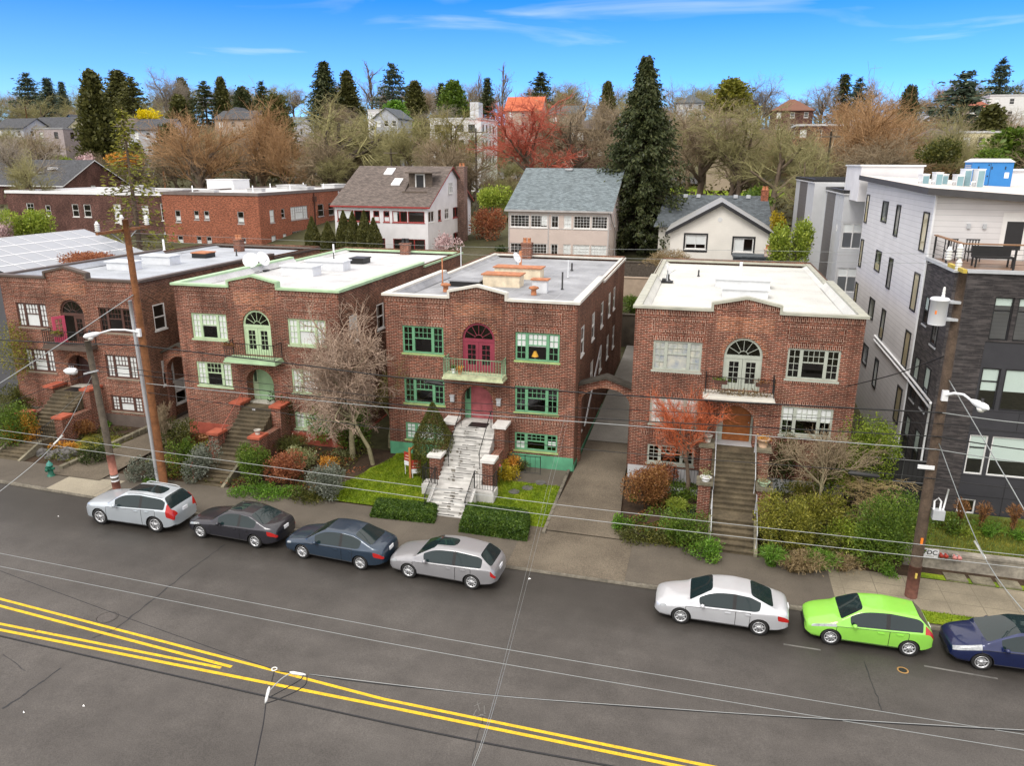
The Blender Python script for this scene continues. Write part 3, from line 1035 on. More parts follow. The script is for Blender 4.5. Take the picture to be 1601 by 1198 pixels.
def arch_door(T, fr, u0, u1, z0, zt, fm, dm, leafopen=False):
    r = (u1 - u0) / 2
    um, zc = (u0 + u1) / 2, zt - r
    mb = MB()
    i0, i1 = 0.06, 0.13
    fw = 0.11
    mb.fbox(fr, u0, u0 + fw, i0, i1, z0, zc)
    mb.fbox(fr, u1 - fw, u1, i0, i1, z0, zc)
    mb.fbox(fr, u0, u1, i0 - 0.01, i1, zc - 0.14, zc + 0.02)
    K = 14
    for k in range(K):
        t0, t1 = math.pi * k / K, math.pi * (k + 1) / K
        pts = [(um - rr * math.cos(t), zc + rr * math.sin(t)) for t, rr in ((t0, r), (t1, r), (t1, r - fw), (t0, r - fw))]
        mb.poly([fr.P(u, i0, z) for u, z in pts])
        mb.poly([fr.P(pts[3][0], i0, pts[3][1]), fr.P(pts[2][0], i0, pts[2][1]), fr.P(pts[2][0], i1, pts[2][1]), fr.P(pts[3][0], i1, pts[3][1])])
    for k in range(1, 6):
        t = math.pi * k / 6
        mb.tube([fr.P(um - 0.22 * math.cos(t), 0.09, zc + 0.22 * math.sin(t)), fr.P(um - (r - fw) * math.cos(t), 0.09, zc + (r - fw) * math.sin(t))], 0.014, 4)
    mb.tube([fr.P(um - 0.22 * math.cos(math.pi * k / 8), 0.09, zc + 0.22 * math.sin(math.pi * k / 8)) for k in range(9)], 0.014, 4)
    o = mb.build('balcony_door', fm, T)
    mb = MB()
    mb.poly([fr.P(um - (r - fw) * math.cos(math.pi * k / K), 0.10, zc + (r - fw) * math.sin(math.pi * k / K)) for k in range(K + 1)])
    mb.build('fanlight', X['glass'], o)
    a, b = u0 + fw, u1 - fw
    zt2 = zc - 0.14
    for side, (p, q) in enumerate(((a, um - 0.008), (um + 0.008, b))):
        mb = MB()
        pane = MB()
        f2 = fr
        if leafopen and side == 0:
            ang = R_(115)
            U = fr.U * math.cos(ang) - fr.N * math.sin(ang)
            f2 = Fr(fr.P(p, 0.08, 0), U, fr.N * math.cos(ang) + fr.U * math.sin(ang))
            p, q = 0.0, q - p
        if leafopen and side == 1:
            dm2 = X['d_rose']
        s = 0.16
        for bx in ((p, p + s, z0, zt2), (q - s, q, z0, zt2), (p + s, q - s, zt2 - s, zt2), (p + s, q - s, z0, z0 + 0.32)):
            mb.fbox(f2, bx[0], bx[1], 0.07, 0.12, bx[2], bx[3])
        for k in range(1, 4):
            z = z0 + 0.32 + (zt2 - s - z0 - 0.32) * k / 4
            mb.fbox(f2, p + s, q - s, 0.085, 0.11, z - 0.012, z + 0.012)
        x = (p + q) / 2
        mb.fbox(f2, x - 0.011, x + 0.011, 0.086, 0.109, z0 + 0.32, zt2 - s)
        l = mb.build('door_leaf', dm if not (leafopen and side == 1) else X['f_brown'], o)
        pane.poly([f2.P(u, 0.097, z) for u, z in ((p + s, z0 + 0.32), (q - s, z0 + 0.32), (q - s, zt2 - s), (p + s, zt2 - s))])
        pane.build('pane', X['glass'], o)
    return o


def railing(fr, pts, h, mat, T, name='railing', pitch=0.14, r=0.011, post=0.02, mid=False):
    """pts: (u, d, z) foot points in the wall's frame"""
    mb = MB()
    P = [fr.P(*p) for p in pts]
    up = Vector((0, 0, h))
    for a, b in zip(P, P[1:]):
        L = (b - a).length
        mb.tube([a + up, b + up], post, 5)
        mb.tube([a + up * 0.12, b + up * 0.12], r, 4)
        if mid:
            mb.tube([a + up * 0.82, b + up * 0.82], r, 4)
        n = max(1, int(L / pitch))
        for k in range(1, n):
            p = a.lerp(b, k / n)
            mb.tube([p + up * 0.12, p + up], r, 4, cap=False)
    for p in P:
        mb.tube([p, p + up * 1.05], post, 5)
    return mb.build(name, mat, T)


YF, YR, ZP, ZROOF = 36.0, 57.0, 9.5, 9.12


def apartment(x0, w, label, fm, dm, cop, roofm, railm, baseM, z_base, holes_side, opt):
    T = thing('brick_apartment', label, 'apartment building', (x0 + w / 2, YF, 0.7))
    F = Fr((x0, YF, 0), (1, 0, 0), (0, 1, 0))
    sc_ = w / 10.05
    U = lambda u: u * sc_
    wl, wr = (U(0.92), U(3.16)), (U(6.95), U(9.2))
    dU = (U(4.17), U(5.88))
    ent = (U(4.08), U(5.78))
    zb = 1.45
    ZE = 2.95
    holes = [(*wl, 6.45, 7.9), (*wr, 6.45, 7.9), (*wl, 3.72, 5.12), (*wr, 3.72, 5.12), (dU[0], dU[1], 5.72, 8.24, 1), (ent[0], ent[1], ZE, 4.93, 1, 0.75)]
    base = opt.get('basement', ())
    if 'L' in base:
        holes.append((*wl, 1.66, 2.62))
    if 'R' in base:
        holes.append((*wr, 1.66, 2.62))
    mb = MB()
    wall(mb, F, 0, w, zb, ZP, holes)
    # pediment over the middle bay
    pl, pr, pm = U(3.55), U(6.42), U(5.0)
    ped = [(pl, ZP), (pr, ZP), (pr, ZP + 0.27), (pm + 0.06, ZP + 0.58), (pm - 0.06, ZP + 0.58), (pl, ZP + 0.27)]
    mb.poly([F.P(u, -0.03, z) for u, z in ped])
    mb.poly([F.P(u, 0.32, z) for u, z in ped])
    # upright courses: under the coping, over windows, round the panels, arches
    def vband(u0, u1, z0, z1, e=0.02, m=1):
        mb.fbox(F, u0, u1, -e, 0.004, z0, z1, m)
    vband(0.02, pl, ZP - 0.36, ZP - 0.12)
    vband(pr, w - 0.02, ZP - 0.36, ZP - 0.12)
    for (p, q), (p2, q2) in zip(ped[2:], ped[3:]):
        mb.poly([F.P(p, -0.036, q), F.P(p2, -0.036, q2), F.P(p2, -0.036, q2 - 0.25), F.P(p, -0.036, q - 0.25)], 1)
    for a, b in (wl, wr):
        for z in (7.9, 5.12):
            vband(a - 0.05, b + 0.05, z + 0.002, z + 0.24)
        for z in (8.32, 8.85):
            vband(a - 0.1, b + 0.1, z, z + 0.11)
        for u in (a - 0.1, b):
            vband(u, u + 0.1, 8.43, 8.85, 0.018)
        vband(a - 0.35, b + 0.35, 3.12, 3.36)
        for z in (6.45, 3.72):
            vband(a - 0.05, b + 0.05, z - 0.2, z - 0.09, 0.03)
    # repaired brick panel above the balcony door
    mb.fbox(F, U(3.75), U(6.25), -0.014, 0.003, 8.52, 9.22, 2)
    for (a, b, zt) in ((dU[0], dU[1], 8.24), (ent[0], ent[1], 4.93)):
        r = (b - a) / 2
        um, zc = (a + b) / 2, zt - r
        K = 26
        for k in range(K):
            t0, t1 = math.pi * (k + 0.1) / K, math.pi * (k + 0.85) / K
            pts = [(um - rr * math.cos(t), zc + rr * math.sin(t)) for t, rr in ((t0, r + 0.01), (t1, r + 0.01), (t1, r + 0.25), (t0, r + 0.25))]
            mb.poly([F.P(u, -0.022, z) for u, z in pts], 2)
    # sides and rear, with the rear part of the side parapet stepped down
    FR_ = Fr((x0 + w, YF, 0), (0, 1, 0), (-1, 0, 0))
    FL = Fr((x0, YF, 0), (0, 1, 0), (1, 0, 0))
    D = YR - YF
    stp = opt.get('step', 12.0)
    hr = [(u - 0.5, u + 0.5, z, z + 1.5) for u, z in holes_side]
    wall(mb, FR_, 0, D, z_base, ZP - 0.1, hr, 3)
    for u, z in holes_side:
        window(T, FR_, u - 0.5, u + 0.5, z, z + 1.5, X['f_white'], 'double', ((0, 1, 0.5, 1),) if (int(u * 7) % 3) else (), None, 0.0, True, 0.07)
    hl = [(u - 0.5, u + 0.5, z, z + 1.5) for u, z in opt.get('left', ())]
    wall(mb, FL, 0, D, z_base, ZP - 0.1, hl, 3)
    for u, z in opt.get('left', ()):
        window(T, FL, u - 0.5, u + 0.5, z, z + 1.5, X['f_white'], 'double', (), None, 0.06, True, 0.07)
    FB = Fr((x0, YR, 0), (1, 0, 0), (0, -1, 0))
    wall(mb, FB, 0, w, z_base, ZP - 0.1, [], 3)
    mb.build('wall', [X['brick'], X['brick_v'], X['brick_or'], X['brick_side']], T)
    # basement band
    bm_ = MB()
    bh = []
    if 'L' in base or 'R' in base:
        pass
    wall(bm_, Fr((x0, YF - 0.03, 0), (1, 0, 0), (0, 1, 0)), 0, w, z_base - 0.4, zb, bh)
    bm_.poly([F.P(0, -0.03, zb), F.P(w, -0.03, zb), F.P(w, 0, zb), F.P(0, 0, zb)])
    bm_.fbox(Fr((x0 + w, YF, 0), (0, 1, 0), (-1, 0, 0)), -0.03, D, -0.03, 0.02, z_base - 0.4, z_base + opt.get('sideband', 0.55))
    bm_.build('base_band', baseM, T)
    # coping
    c = MB()
    ch, cw = 0.12, 0.24
    def cop_line(pts, out, inn):
        for (a, za), (b, zb_) in zip(pts, pts[1:]):
            q = [(a, out, za), (b, out, zb_), (b, inn, zb_), (a, inn, za)]
            lo = [F.P(u, d, z - ch) for u, d, z in q]
            hi = [F.P(u, d, z) for u, d, z in q]
            c.poly(hi)
            c.poly(lo)
            for k in range(4):
                c.poly([lo[k], lo[(k + 1) % 4], hi[(k + 1) % 4], hi[k]])
    zt = ZP + 0.04
    cop_line([(-0.12, zt), (pl - 0.12, zt)], -0.12, cw)
    cop_line([(pr + 0.12, zt), (w + 0.12, zt)], -0.12, cw)
    pt = [(pl - 0.06, ZP + 0.36), (pm - 0.06, ZP + 0.67), (pm + 0.06, ZP + 0.67), (pr + 0.06, ZP + 0.36)]
    cop_line(pt, -0.13, cw)
    for u in (pl - 0.12, pr):
        c.fbox(F, u, u + 0.12, -0.125, cw, zt - ch + 0.01, ZP + 0.36 - 0.02)
    # coping along the sides
    for xa, xb in ((-0.1, 0.28), (w - 0.28, w + 0.1)):
        c.box(x0 + xa, x0 + xb, YF + cw, YF + stp, ZP - 0.10, ZP + 0.055)
        c.box(x0 + xa, x0 + xb, YF + stp, YR, ZP - 0.33, ZP - 0.20)
    c.box(x0 + 0.28, x0 + w - 0.28, YR - 0.3, YR + 0.05, ZP - 0.34, ZP - 0.22)
    c.build('coping', cop, T)
    rf = MB()
    rf.poly([(x0 + 0.2, YF + 0.3, ZROOF), (x0 + w - 0.2, YF + 0.3, ZROOF), (x0 + w - 0.2, YR - 0.2, ZROOF - 0.1), (x0 + 0.2, YR - 0.2, ZROOF - 0.1)])
    for xa in (x0 + 0.27, x0 + w - 0.27):
        sg = 1 if xa < x0 + 3 else -1
        rf.poly([(xa, YF + 0.3, ZP - 0.05), (xa, YF + stp, ZP - 0.05), (xa + 0.28 * sg, YF + stp, ZROOF + 0.004), (xa + 0.28 * sg, YF + 0.3, ZROOF + 0.004)])
        rf.poly([(xa, YF + stp, ZP - 0.31), (xa, YR - 0.2, ZP - 0.31), (xa + 0.28 * sg, YR - 0.2, ZROOF - 0.09), (xa + 0.28 * sg, YF + stp, ZROOF - 0.04)])
    ro = rf.build('roof', roofm, T)
    OFF[ro] = OFF[T]
    # inside, so the windows look into dim rooms
    it = MB()
    it.box(x0 + 0.05, x0 + w - 0.05, YF + 0.8, YF + 5, 5.72 - 0.3, 5.72 - 0.02)
    it.box(x0 + 0.05, x0 + w - 0.05, YF + 0.8, YF + 5, 2.7, 2.94)
    it.box(x0 + 0.05, x0 + w - 0.05, YF + 5, YF + 5.1, zb, 9.0)
    for u in (3.6, 6.4):
        it.box(x0 + U(u), x0 + U(u) + 0.08, YF + 0.8, YF + 5, zb, 9.0)
    it.build('interior', X['room'], T)
    # windows
    bl = opt.get('blinds', {})
    for key, (a, b), z0, z1 in (('UL', wl, 6.45, 7.9), ('UR', wr, 6.45, 7.9), ('ML', wl, 3.72, 5.12), ('MR', wr, 3.72, 5.12)):
        window(T, F, a, b, z0, z1, fm, 'triple', bl.get(key, ()), opt.get('bm_' + key), sm=opt.get('sill'))
    for key, (a, b) in (('L', wl), ('R', wr)):
        if key in base:
            window(T, F, a, b, 1.66, 2.62, fm, 'triple', bl.get('B' + key, ()), None, sm=opt.get('sill'))
    arch_door(T, F, dU[0], dU[1], 5.72, 8.24, opt.get('bfm', fm), dm, opt.get('open', False))
    # balcony
    b = MB()
    bu0, bu1, bp = U(3.4), U(6.5), 0.85
    b.fbox(F, bu0, bu1, -bp, -0.002, 5.52, 5.66, 0)
    b.fbox(F, bu0 - 0.05, bu1 + 0.05, -bp - 0.06, -0.003, 5.43, 5.52, 0)
    bo = b.build('balcony', opt.get('balm', cop), T)
    railing(F, [(bu0 + 0.04, -0.03, 5.66), (bu0 + 0.04, -bp + 0.04, 5.66), (bu1 - 0.04, -bp + 0.04, 5.66), (bu1 - 0.04, -0.03, 5.66)], 0.86, railm, bo)
    # entrance recess
    e = MB()
    e.fbox(F, ent[0] - 0.02, ent[1] + 0.02, -0.02, 0.8, ZE - 0.12, ZE + 0.008)
    e.build('threshold', opt.get('thr', X['concrete']), T)
    e = MB()
    eu0, eu1 = ent
    ed = 0.62
    side = 0.32
    e.fbox(F, eu0, eu0 + side, ed, ed + 0.08, ZE, 5.0)
    e.fbox(F, eu1 - 0.10, eu1, ed, ed + 0.08, ZE, 5.0)
    e.fbox(F, eu0 + side, eu1 - 0.10, ed, ed + 0.08, ZE + 2.02, 5.0)
    eo = e.build('entrance_frame', opt.get('efm', fm), T)
    e = MB()
    e.fbox(F, eu0 + side + 0.01, eu1 - 0.11, ed + 0.02, ed + 0.07, ZE + 0.02, ZE + 2.0)
    dr = e.build('door', opt['door'], T)
    e = MB()
    for cx_ in ((eu0 + side + 0.12, (eu0 + side + eu1 - 0.1) / 2 - 0.06), ((eu0 + side + eu1 - 0.1) / 2 + 0.06, eu1 - 0.23)):
        for z0, z1 in ((0.22, 0.85), (1.0, 1.8)):
            for (p, q, r, s) in ((cx_[0], cx_[1], z0, z0 + 0.03), (cx_[0], cx_[1], z1 - 0.03, z1), (cx_[0], cx_[0] + 0.03, z0, z1), (cx_[1] - 0.03, cx_[1], z0, z1)):
                e.fbox(F, p, q, ed + 0.008, ed + 0.02, ZE + r, ZE + s)
    e.build('moulding', opt['door'], dr)
    e = MB()
    e.lathe(F.P(eu1 - 0.2, ed - 0.02, ZE + 1.0), [(0.001, -0.03), (0.03, -0.02), (0.03, 0.02), (0.012, 0.045)], 8, axis='y')
    e.build('handle', X['galv'], dr)
    e = MB()
    e.poly([F.P(u, ed - 0.004, z) for u, z in ((eu0 + 0.09, ZE + 1.05), (eu0 + side - 0.05, ZE + 1.05), (eu0 + side - 0.05, ZE + 1.85), (eu0 + 0.09, ZE + 1.85))])
    e.build('sidelight', X['glass_dk'], eo)
    return T, F, U


def roof_box(T, x0, x1, y0, y1, z0, h, m, cap=None, name='roof_shaft'):
    mb = MB()
    mb.box(x0, x1, y0, y1, z0, z0 + h)
    o = mb.build(name, m, T)
    mb = MB()
    mb.box(x0 - 0.09, x1 + 0.09, y0 - 0.09, y1 + 0.09, z0 + h, z0 + h + 0.07)
    mb.build('cap', cap or m, o)
    return o


def pipe(T, x, y, z, h, r=0.05, m=None, name='vent_pipe'):
    mb = MB()
    mb.lathe((x, y, z), [(r * 1.8, 0), (r * 1.6, 0.06), (r, 0.08), (r, h), (r * 0.7, h)], 8)
    return mb.build(name, m or X['galv'], T)


def chimney(T, x, y, z, w, d, h, m, cap=None):
    mb = MB()
    mb.box(x - w / 2, x + w / 2, y - d / 2, y + d / 2, z, z + h)
    mb.box(x - w / 2 - 0.05, x + w / 2 + 0.05, y - d / 2 - 0.05, y + d / 2 + 0.05, z + h, z + h + 0.12)
    o = mb.build('chimney', m, T)
    mb = MB()
    for dx in (-w * 0.22, w * 0.22):
        mb.lathe((x + dx, y, z + h + 0.12), [(0.14, 0), (0.13, 0.28), (0.16, 0.34), (0.10, 0.34)], 10)
    mb.build('flue', cap or X['rust'], o)
    return o


def dish(x, y, z, label, group, r=0.42, yaw=0.0):
    t = thing('satellite_dish', label, 'satellite dish', (x, y, z), group)
    mb = MB()
    prof = [(0.001, 0)] + [(r * k / 5, 0.22 * r * (k / 5) ** 2) for k in range(1, 6)]
    mb.lathe((0, 0, 0), prof, 16)
    o = mb.build('reflector', X['white_metal'])
    o.data.transform(Matrix.Rotation(yaw, 4, 'Z') @ Matrix.Rotation(R_(62), 4, 'X'))
    o.data.transform(Matrix.Translation((0, 0, 0.75)))
    o.parent = t
    mb = MB()
    mb.tube([(x, y, z), (x, y + 0.02, z + 0.72)], 0.035, 6)
    a = Vector((x, y, z)) + Matrix.Rotation(yaw, 3, 'Z') @ Vector((0, -0.45, 0.75))
    mb.tube([(x, y, z + 0.45), tuple(a)], 0.02, 5)
    mb.build('mast', X['galv'], t)
    mb = MB()
    mb.box(x - 0.35, x + 0.35, y - 0.25, y + 0.25, z + 0.0, z + 0.07)
    mb.box(x - 0.30, x - 0.1, y - 0.24, y + 0.24, z + 0.07, z + 0.2)
    mb.build('ballast_base', X['iron'], t)
    return t


# ------------------------------------------------------------------ the four brick apartment houses
HALFTOP = ((0, 0.2, 0.5, 1), (0.28, 0.72, 0.5, 1), (0.8, 1, 0.5, 1))
mat_pattern = M('printed_curtain', (0.50, 0.56, 0.66), 0.8, 0.35, 2.5, c2=(0.70, 0.66, 0.55))
T4, F4, U4 = apartment(-3.08, 10.14, 'brick apartment house with sage window frames, cream roof and varnished wooden front door', X['f_sage'], X['f_sage'], X['coping_sage'], X['roof_cream'], X['iron'],
                       X['grey_panel'], 0.55, [(3, 6.5), (7, 6.5), (11, 6.5)],
                       dict(door=X['d_wood'], basement='L', blinds=dict(UL=FULL, ML=FULL, MR=HALFTOP), bm_UL=mat_pattern, step=11.0, balm=X['coping'], thr=X['grey_panel']))
T3, F3, U3 = apartment(-15.9, 10.05, 'brick apartment house with dark green window frames, magenta balcony doors and white front stairs', X['f_green'], X['d_magenta'], X['coping'], X['roof_grey'], X['rail_green'],
                       M('green_base_paint', (0.10, 0.33, 0.19), 0.7, 0.25, 1.5), 0.55, [(1.8, 6.5), (5.5, 6.5), (9.1, 6.5), (12.6, 6.5), (15.1, 6.5), (5.5, 3.75), (9.1, 3.75), (12.4, 3.75), (15.5, 3.75), (1.9, 2.2)],
                       dict(door=X['d_rose'], basement='LR', blinds=dict(UR=HALFTOP, BR=((0, .2, 0.0, 0.5), (.8, 1, .3, .6)), BL=FULL), step=9.0, balm=M('pale_green_slab', (0.46, 0.50, 0.32), 0.7, 0.25, 4), bfm=X['d_magenta'], efm=X['f_green'],
                            thr=X['stair_white'], sill=M('sill_green', (0.34, 0.46, 0.18), 0.6, 0.2, 3)))
T2, F2, U2 = apartment(-28.45, 9.95, 'brick apartment house with mint green window frames, white roof and mint front door', X['f_mint'], X['f_mint'], X['coping_green'], X['roof_white'], X['iron'],
                       M('red_base_paint', (0.36, 0.085, 0.055), 0.7, 0.2), 0.45, [(1.6, 6.45), (5.2, 6.45), (9, 6.45)],
                       dict(door=M('mint_door', (0.30, 0.47, 0.27), 0.5), basement='R', blinds=dict(UL=((0, .2, 0, 1), (.28, .72, .5, 1), (.8, 1, 0, 1)), UR=FULL, ML=((0, .2, 0, 1), (.8, 1, 0, 1)), MR=FULL, BR=FULL), step=12.5))
T1, F1, U1 = apartment(-40.35, 9.65, 'brick apartment house with brown window frames and an open pink balcony door', X['f_brown'], X['d_pink'], X['coping_brown'], X['roof_pale'], X['iron'],
                       M('grey_brown_base', (0.12, 0.095, 0.08), 0.85), 0.5, [(1.36, 6.5), (1.5, 3.15), (2.4, 1.7)],
                       dict(door=M('dark_door', (0.05, 0.02, 0.018), 0.5), basement='R', blinds=dict(UL=((0, .2, 0, 1), (.28, .72, 0, 1), (.8, 1, 0, 1)), ML=FULL, MR=FULL, BR=FULL), step=14.0, open=True,
                            sill=M('stone_sill', (0.26, 0.22, 0.17), 0.9)))
# rooftops
for (u0, v0, u1, v1, h, m, cap, T) in ((755, 447, 816, 447, 0.72, X['shaft_cream'], X['rust'], T3), (773, 434, 849, 434, 0.70, X['shaft_cream'], X['rust'], T3),
                                       (832, 457, 856, 457, 0.75, X['shaft'], X['rust'], T3),
                                       (440, 430, 497, 430, 0.62, X['shaft'], None, T2), (479, 421, 545, 421, 0.62, X['shaft'], None, T2),
                                       (167, 421, 213, 421, 0.55, X['shaft'], None, T1), (222, 412, 276, 412, 0.6, X['shaft'], None, T1),
                                       (1118, 448, 1202, 448, 0.5, X['shaft'], None, T4), (1129, 464, 1199, 464, 0.5, X['shaft'], None, T4)):
    a, b = atZ(u0, v0, ZROOF), atZ(u1, v1, ZROOF)
    d = 1.1 if u1 - u0 > 30 else 0.5
    roof_box(T, a.x, b.x, a.y, a.y + d, ZROOF - 0.08, h, m, cap)
for (u0, v0, u1, m, T) in ((703, 447, 752, X['iron'], T3), (547, 411, 571, X['iron'], T2), (300, 402, 326, X['rust'], T1)):
    a, b = atZ(u0, v0, ZROOF), atZ(u1, v0, ZROOF)
    mb = MB()
    mb.box(a.x, b.x, a.y, a.y + 1.2, ZROOF - 0.05, ZROOF + 0.28)
    o = mb.build('roof_hatch', X['iron'], T)
    mb = MB()
    mb.box(a.x - 0.06, b.x + 0.06, a.y - 0.06, a.y + 1.26, ZROOF + 0.28, ZROOF + 0.35)
    mb.build('lid', X['roof_grey'] if T is T3 else m, o)
for (u, v, h, r, m, T) in ((879, 453, 1.0, .05, X['iron'], T3), (888, 434, 1.1, .04, X['galv'], T3), (894, 423, .5, .06, X['iron'], T3), (721, 424, 1.6, .03, X['galv'], T3), (692, 443, 1.5, .04, X['rust'], T3),
                           (813.6, 417, 1.1, .1, X['rust'], T3), (1157, 436, 1.05, .09, X['white_metal'], T4), (1092, 432, .4, .05, X['iron'], T4), (1044, 438, .35, .1, X['iron'], T4),
                           (257, 392, 0.9, .08, X['white_metal'], T1), (522, 398, 0.8, .07, X['white_metal'], T2), (522, 405, .5, .04, X['iron'], T2), (370, 400, .5, .05, X['iron'], T1)):
    p = atZ(u, v, ZROOF - 0.03)
    pipe(T, p.x, p.y, p.z, h, r, m)
for u, v in ((697, 456), (834.5, 461)):
    p = atZ(u, v, ZROOF)
    mb = MB()
    mb.lathe((p.x, p.y, p.z), [(0.16, 0), (0.14, 0.28), (0.30, 0.36), (0.24, 0.44), (0.001, 0.5)], 12)
    mb.build('roof_vent', X['rust'], T3)
chimney(T3, atZ(829, 402, 9.0).x, 56.6, 8.9, 0.75, 0.6, 1.2, X['brick_pier'])
chimney(T2, atZ(628, 400, 9.0).x, 56.5, 8.9, 0.7, 0.6, 0.9, X['brick_pier'], X['iron'])
chimney(T1, atZ(351, 398, 9.0).x, 54.5, 8.9, 0.6, 0.6, 1.0, X['brick_pier'])
p = atZ(394, 426, ZROOF)
dish(p.x, p.y, ZROOF, 'larger left satellite dish of the pair on the white roof', 'satellite dishes on the brick roofs', 0.5, R_(20))
p = atZ(405, 423, ZROOF)
dish(p.x + 0.3, p.y, ZROOF, 'narrower right satellite dish of the pair on the white roof, seen nearly edge on', 'satellite dishes on the brick roofs', 0.5, R_(75))
p = atZ(807, 421, ZROOF)
dish(p.x, p.y, ZROOF, 'satellite dish beside the cream shafts on the dark grey roof', 'satellite dishes on the brick roofs', 0.38, R_(70))
p = atZ(1043, 441, ZROOF)
dish(p.x, p.y, ZROOF, 'satellite dish at the rear left corner of the cream roof', 'satellite dishes on the brick roofs', 0.34, R_(80))
# wall lanterns and small fixtures
for u in (3.62, 6.12):
    mb = MB()
    mb.fbox(F3, U3(u) - 0.1, U3(u) + 0.1, -0.18, -0.02, 4.0, 4.32)
    mb.fbox(F3, U3(u) - 0.13, U3(u) + 0.13, -0.21, -0.02, 4.32, 4.37)
    mb.build('wall_lantern', X['galv'], T3)
mb = MB()
for i in range(3):
    a, b = atX(905 + 10 * i, 715, -5.80), atX(960 + 4 * i, 560, -5.80)
    mb.tube([(-5.79, 39.0 + 0.18 * i, 2.2), (-5.79, 44.5 + 0.18 * i, 5.4)], 0.035, 5)
mb.build('conduit', X['white_metal'], T3)


def gate_arch(x0, x1, y, label, z_sp, zt, apex, eave, zb):
    t = thing('brick_archway', label, 'archway', ((x0 + x1) / 2, y, zb), 'brick archways over the driveways')
    fr = Fr((x0, y, 0), (1, 0, 0), (0, 1, 0))
    w = x1 - x0
    mb = MB()
    r = w / 2 - 0.14
    um = w / 2
    for d in (0.0, 0.4):
        K = 16
        arc = [(um - r * math.cos(math.pi * k / K), z_sp + (zt - z_sp) * math.sin(math.pi * k / K)) for k in range(K + 1)]
        mb.poly([fr.P(0, d, zb), fr.P(0.14, d, zb), fr.P(0.14, d, z_sp)] + [fr.P(u, d, z) for u, z in arc[1:9]] + [fr.P(um, d, apex), fr.P(0, d, eave)])
        mb.poly([fr.P(w, d, zb), fr.P(w - 0.14, d, zb), fr.P(w - 0.14, d, z_sp)] + [fr.P(u, d, z) for u, z in arc[::-1][1:9]] + [fr.P(um, d, apex), fr.P(w, d, eave)])
    for (a, b), (a2, b2) in zip(arc, arc[1:]):
        mb.poly([fr.P(a, 0, b), fr.P(a2, 0, b2), fr.P(a2, 0.4, b2), fr.P(a, 0.4, b)])
    for u in (0.14, w - 0.14):
        mb.poly([fr.P(u, 0, zb), fr.P(u, 0, z_sp), fr.P(u, 0.4, z_sp), fr.P(u, 0.4, zb)])
    for k in range(20):
        t0, t1 = math.pi * (k + 0.1) / 20, math.pi * (k + 0.85) / 20
        q = [(um - rr * math.cos(tt), z_sp + (zt - z_sp) * rr / r * math.sin(tt)) for tt, rr in ((t0, r + .01), (t1, r + .01), (t1, r + 0.2), (t0, r + 0.2))]
        mb.poly([fr.P(u, -0.02, z) for u, z in q], 1)
    mb.build('arch_wall', [X['brick'], X['brick_or']], t)
    mb = MB()
    for a, b, c, d in ((0, eave, um, apex), (um, apex, w, eave)):
        lo = [fr.P(a, -0.16, b), fr.P(c, -0.16, d), fr.P(c, 0.56, d), fr.P(a, 0.56, b)]
        hi = [q + Vector((0, 0, 0.13)) for q in lo]
        mb.poly(hi)
        mb.poly(lo)
        for k in range(4):
            mb.poly([lo[k], lo[(k + 1) % 4], hi[(k + 1) % 4], hi[k]])
    mb.build('coping', M('mossy_dark_coping', (0.055, 0.048, 0.038), 0.9, 0.3), t)


gate_arch(-5.84, -3.09, 37.0, 'gabled brick archway over the driveway between the white-stair house and the wooden-door house', 4.2, 5.02, 5.55, 5.08, 0.6)
gate_arch(-30.69, -28.46, 37.2, 'gabled brick archway over the driveway between the pink-door house and the mint house', 3.9, 4.95, 5.65, 5.1, 0.6)


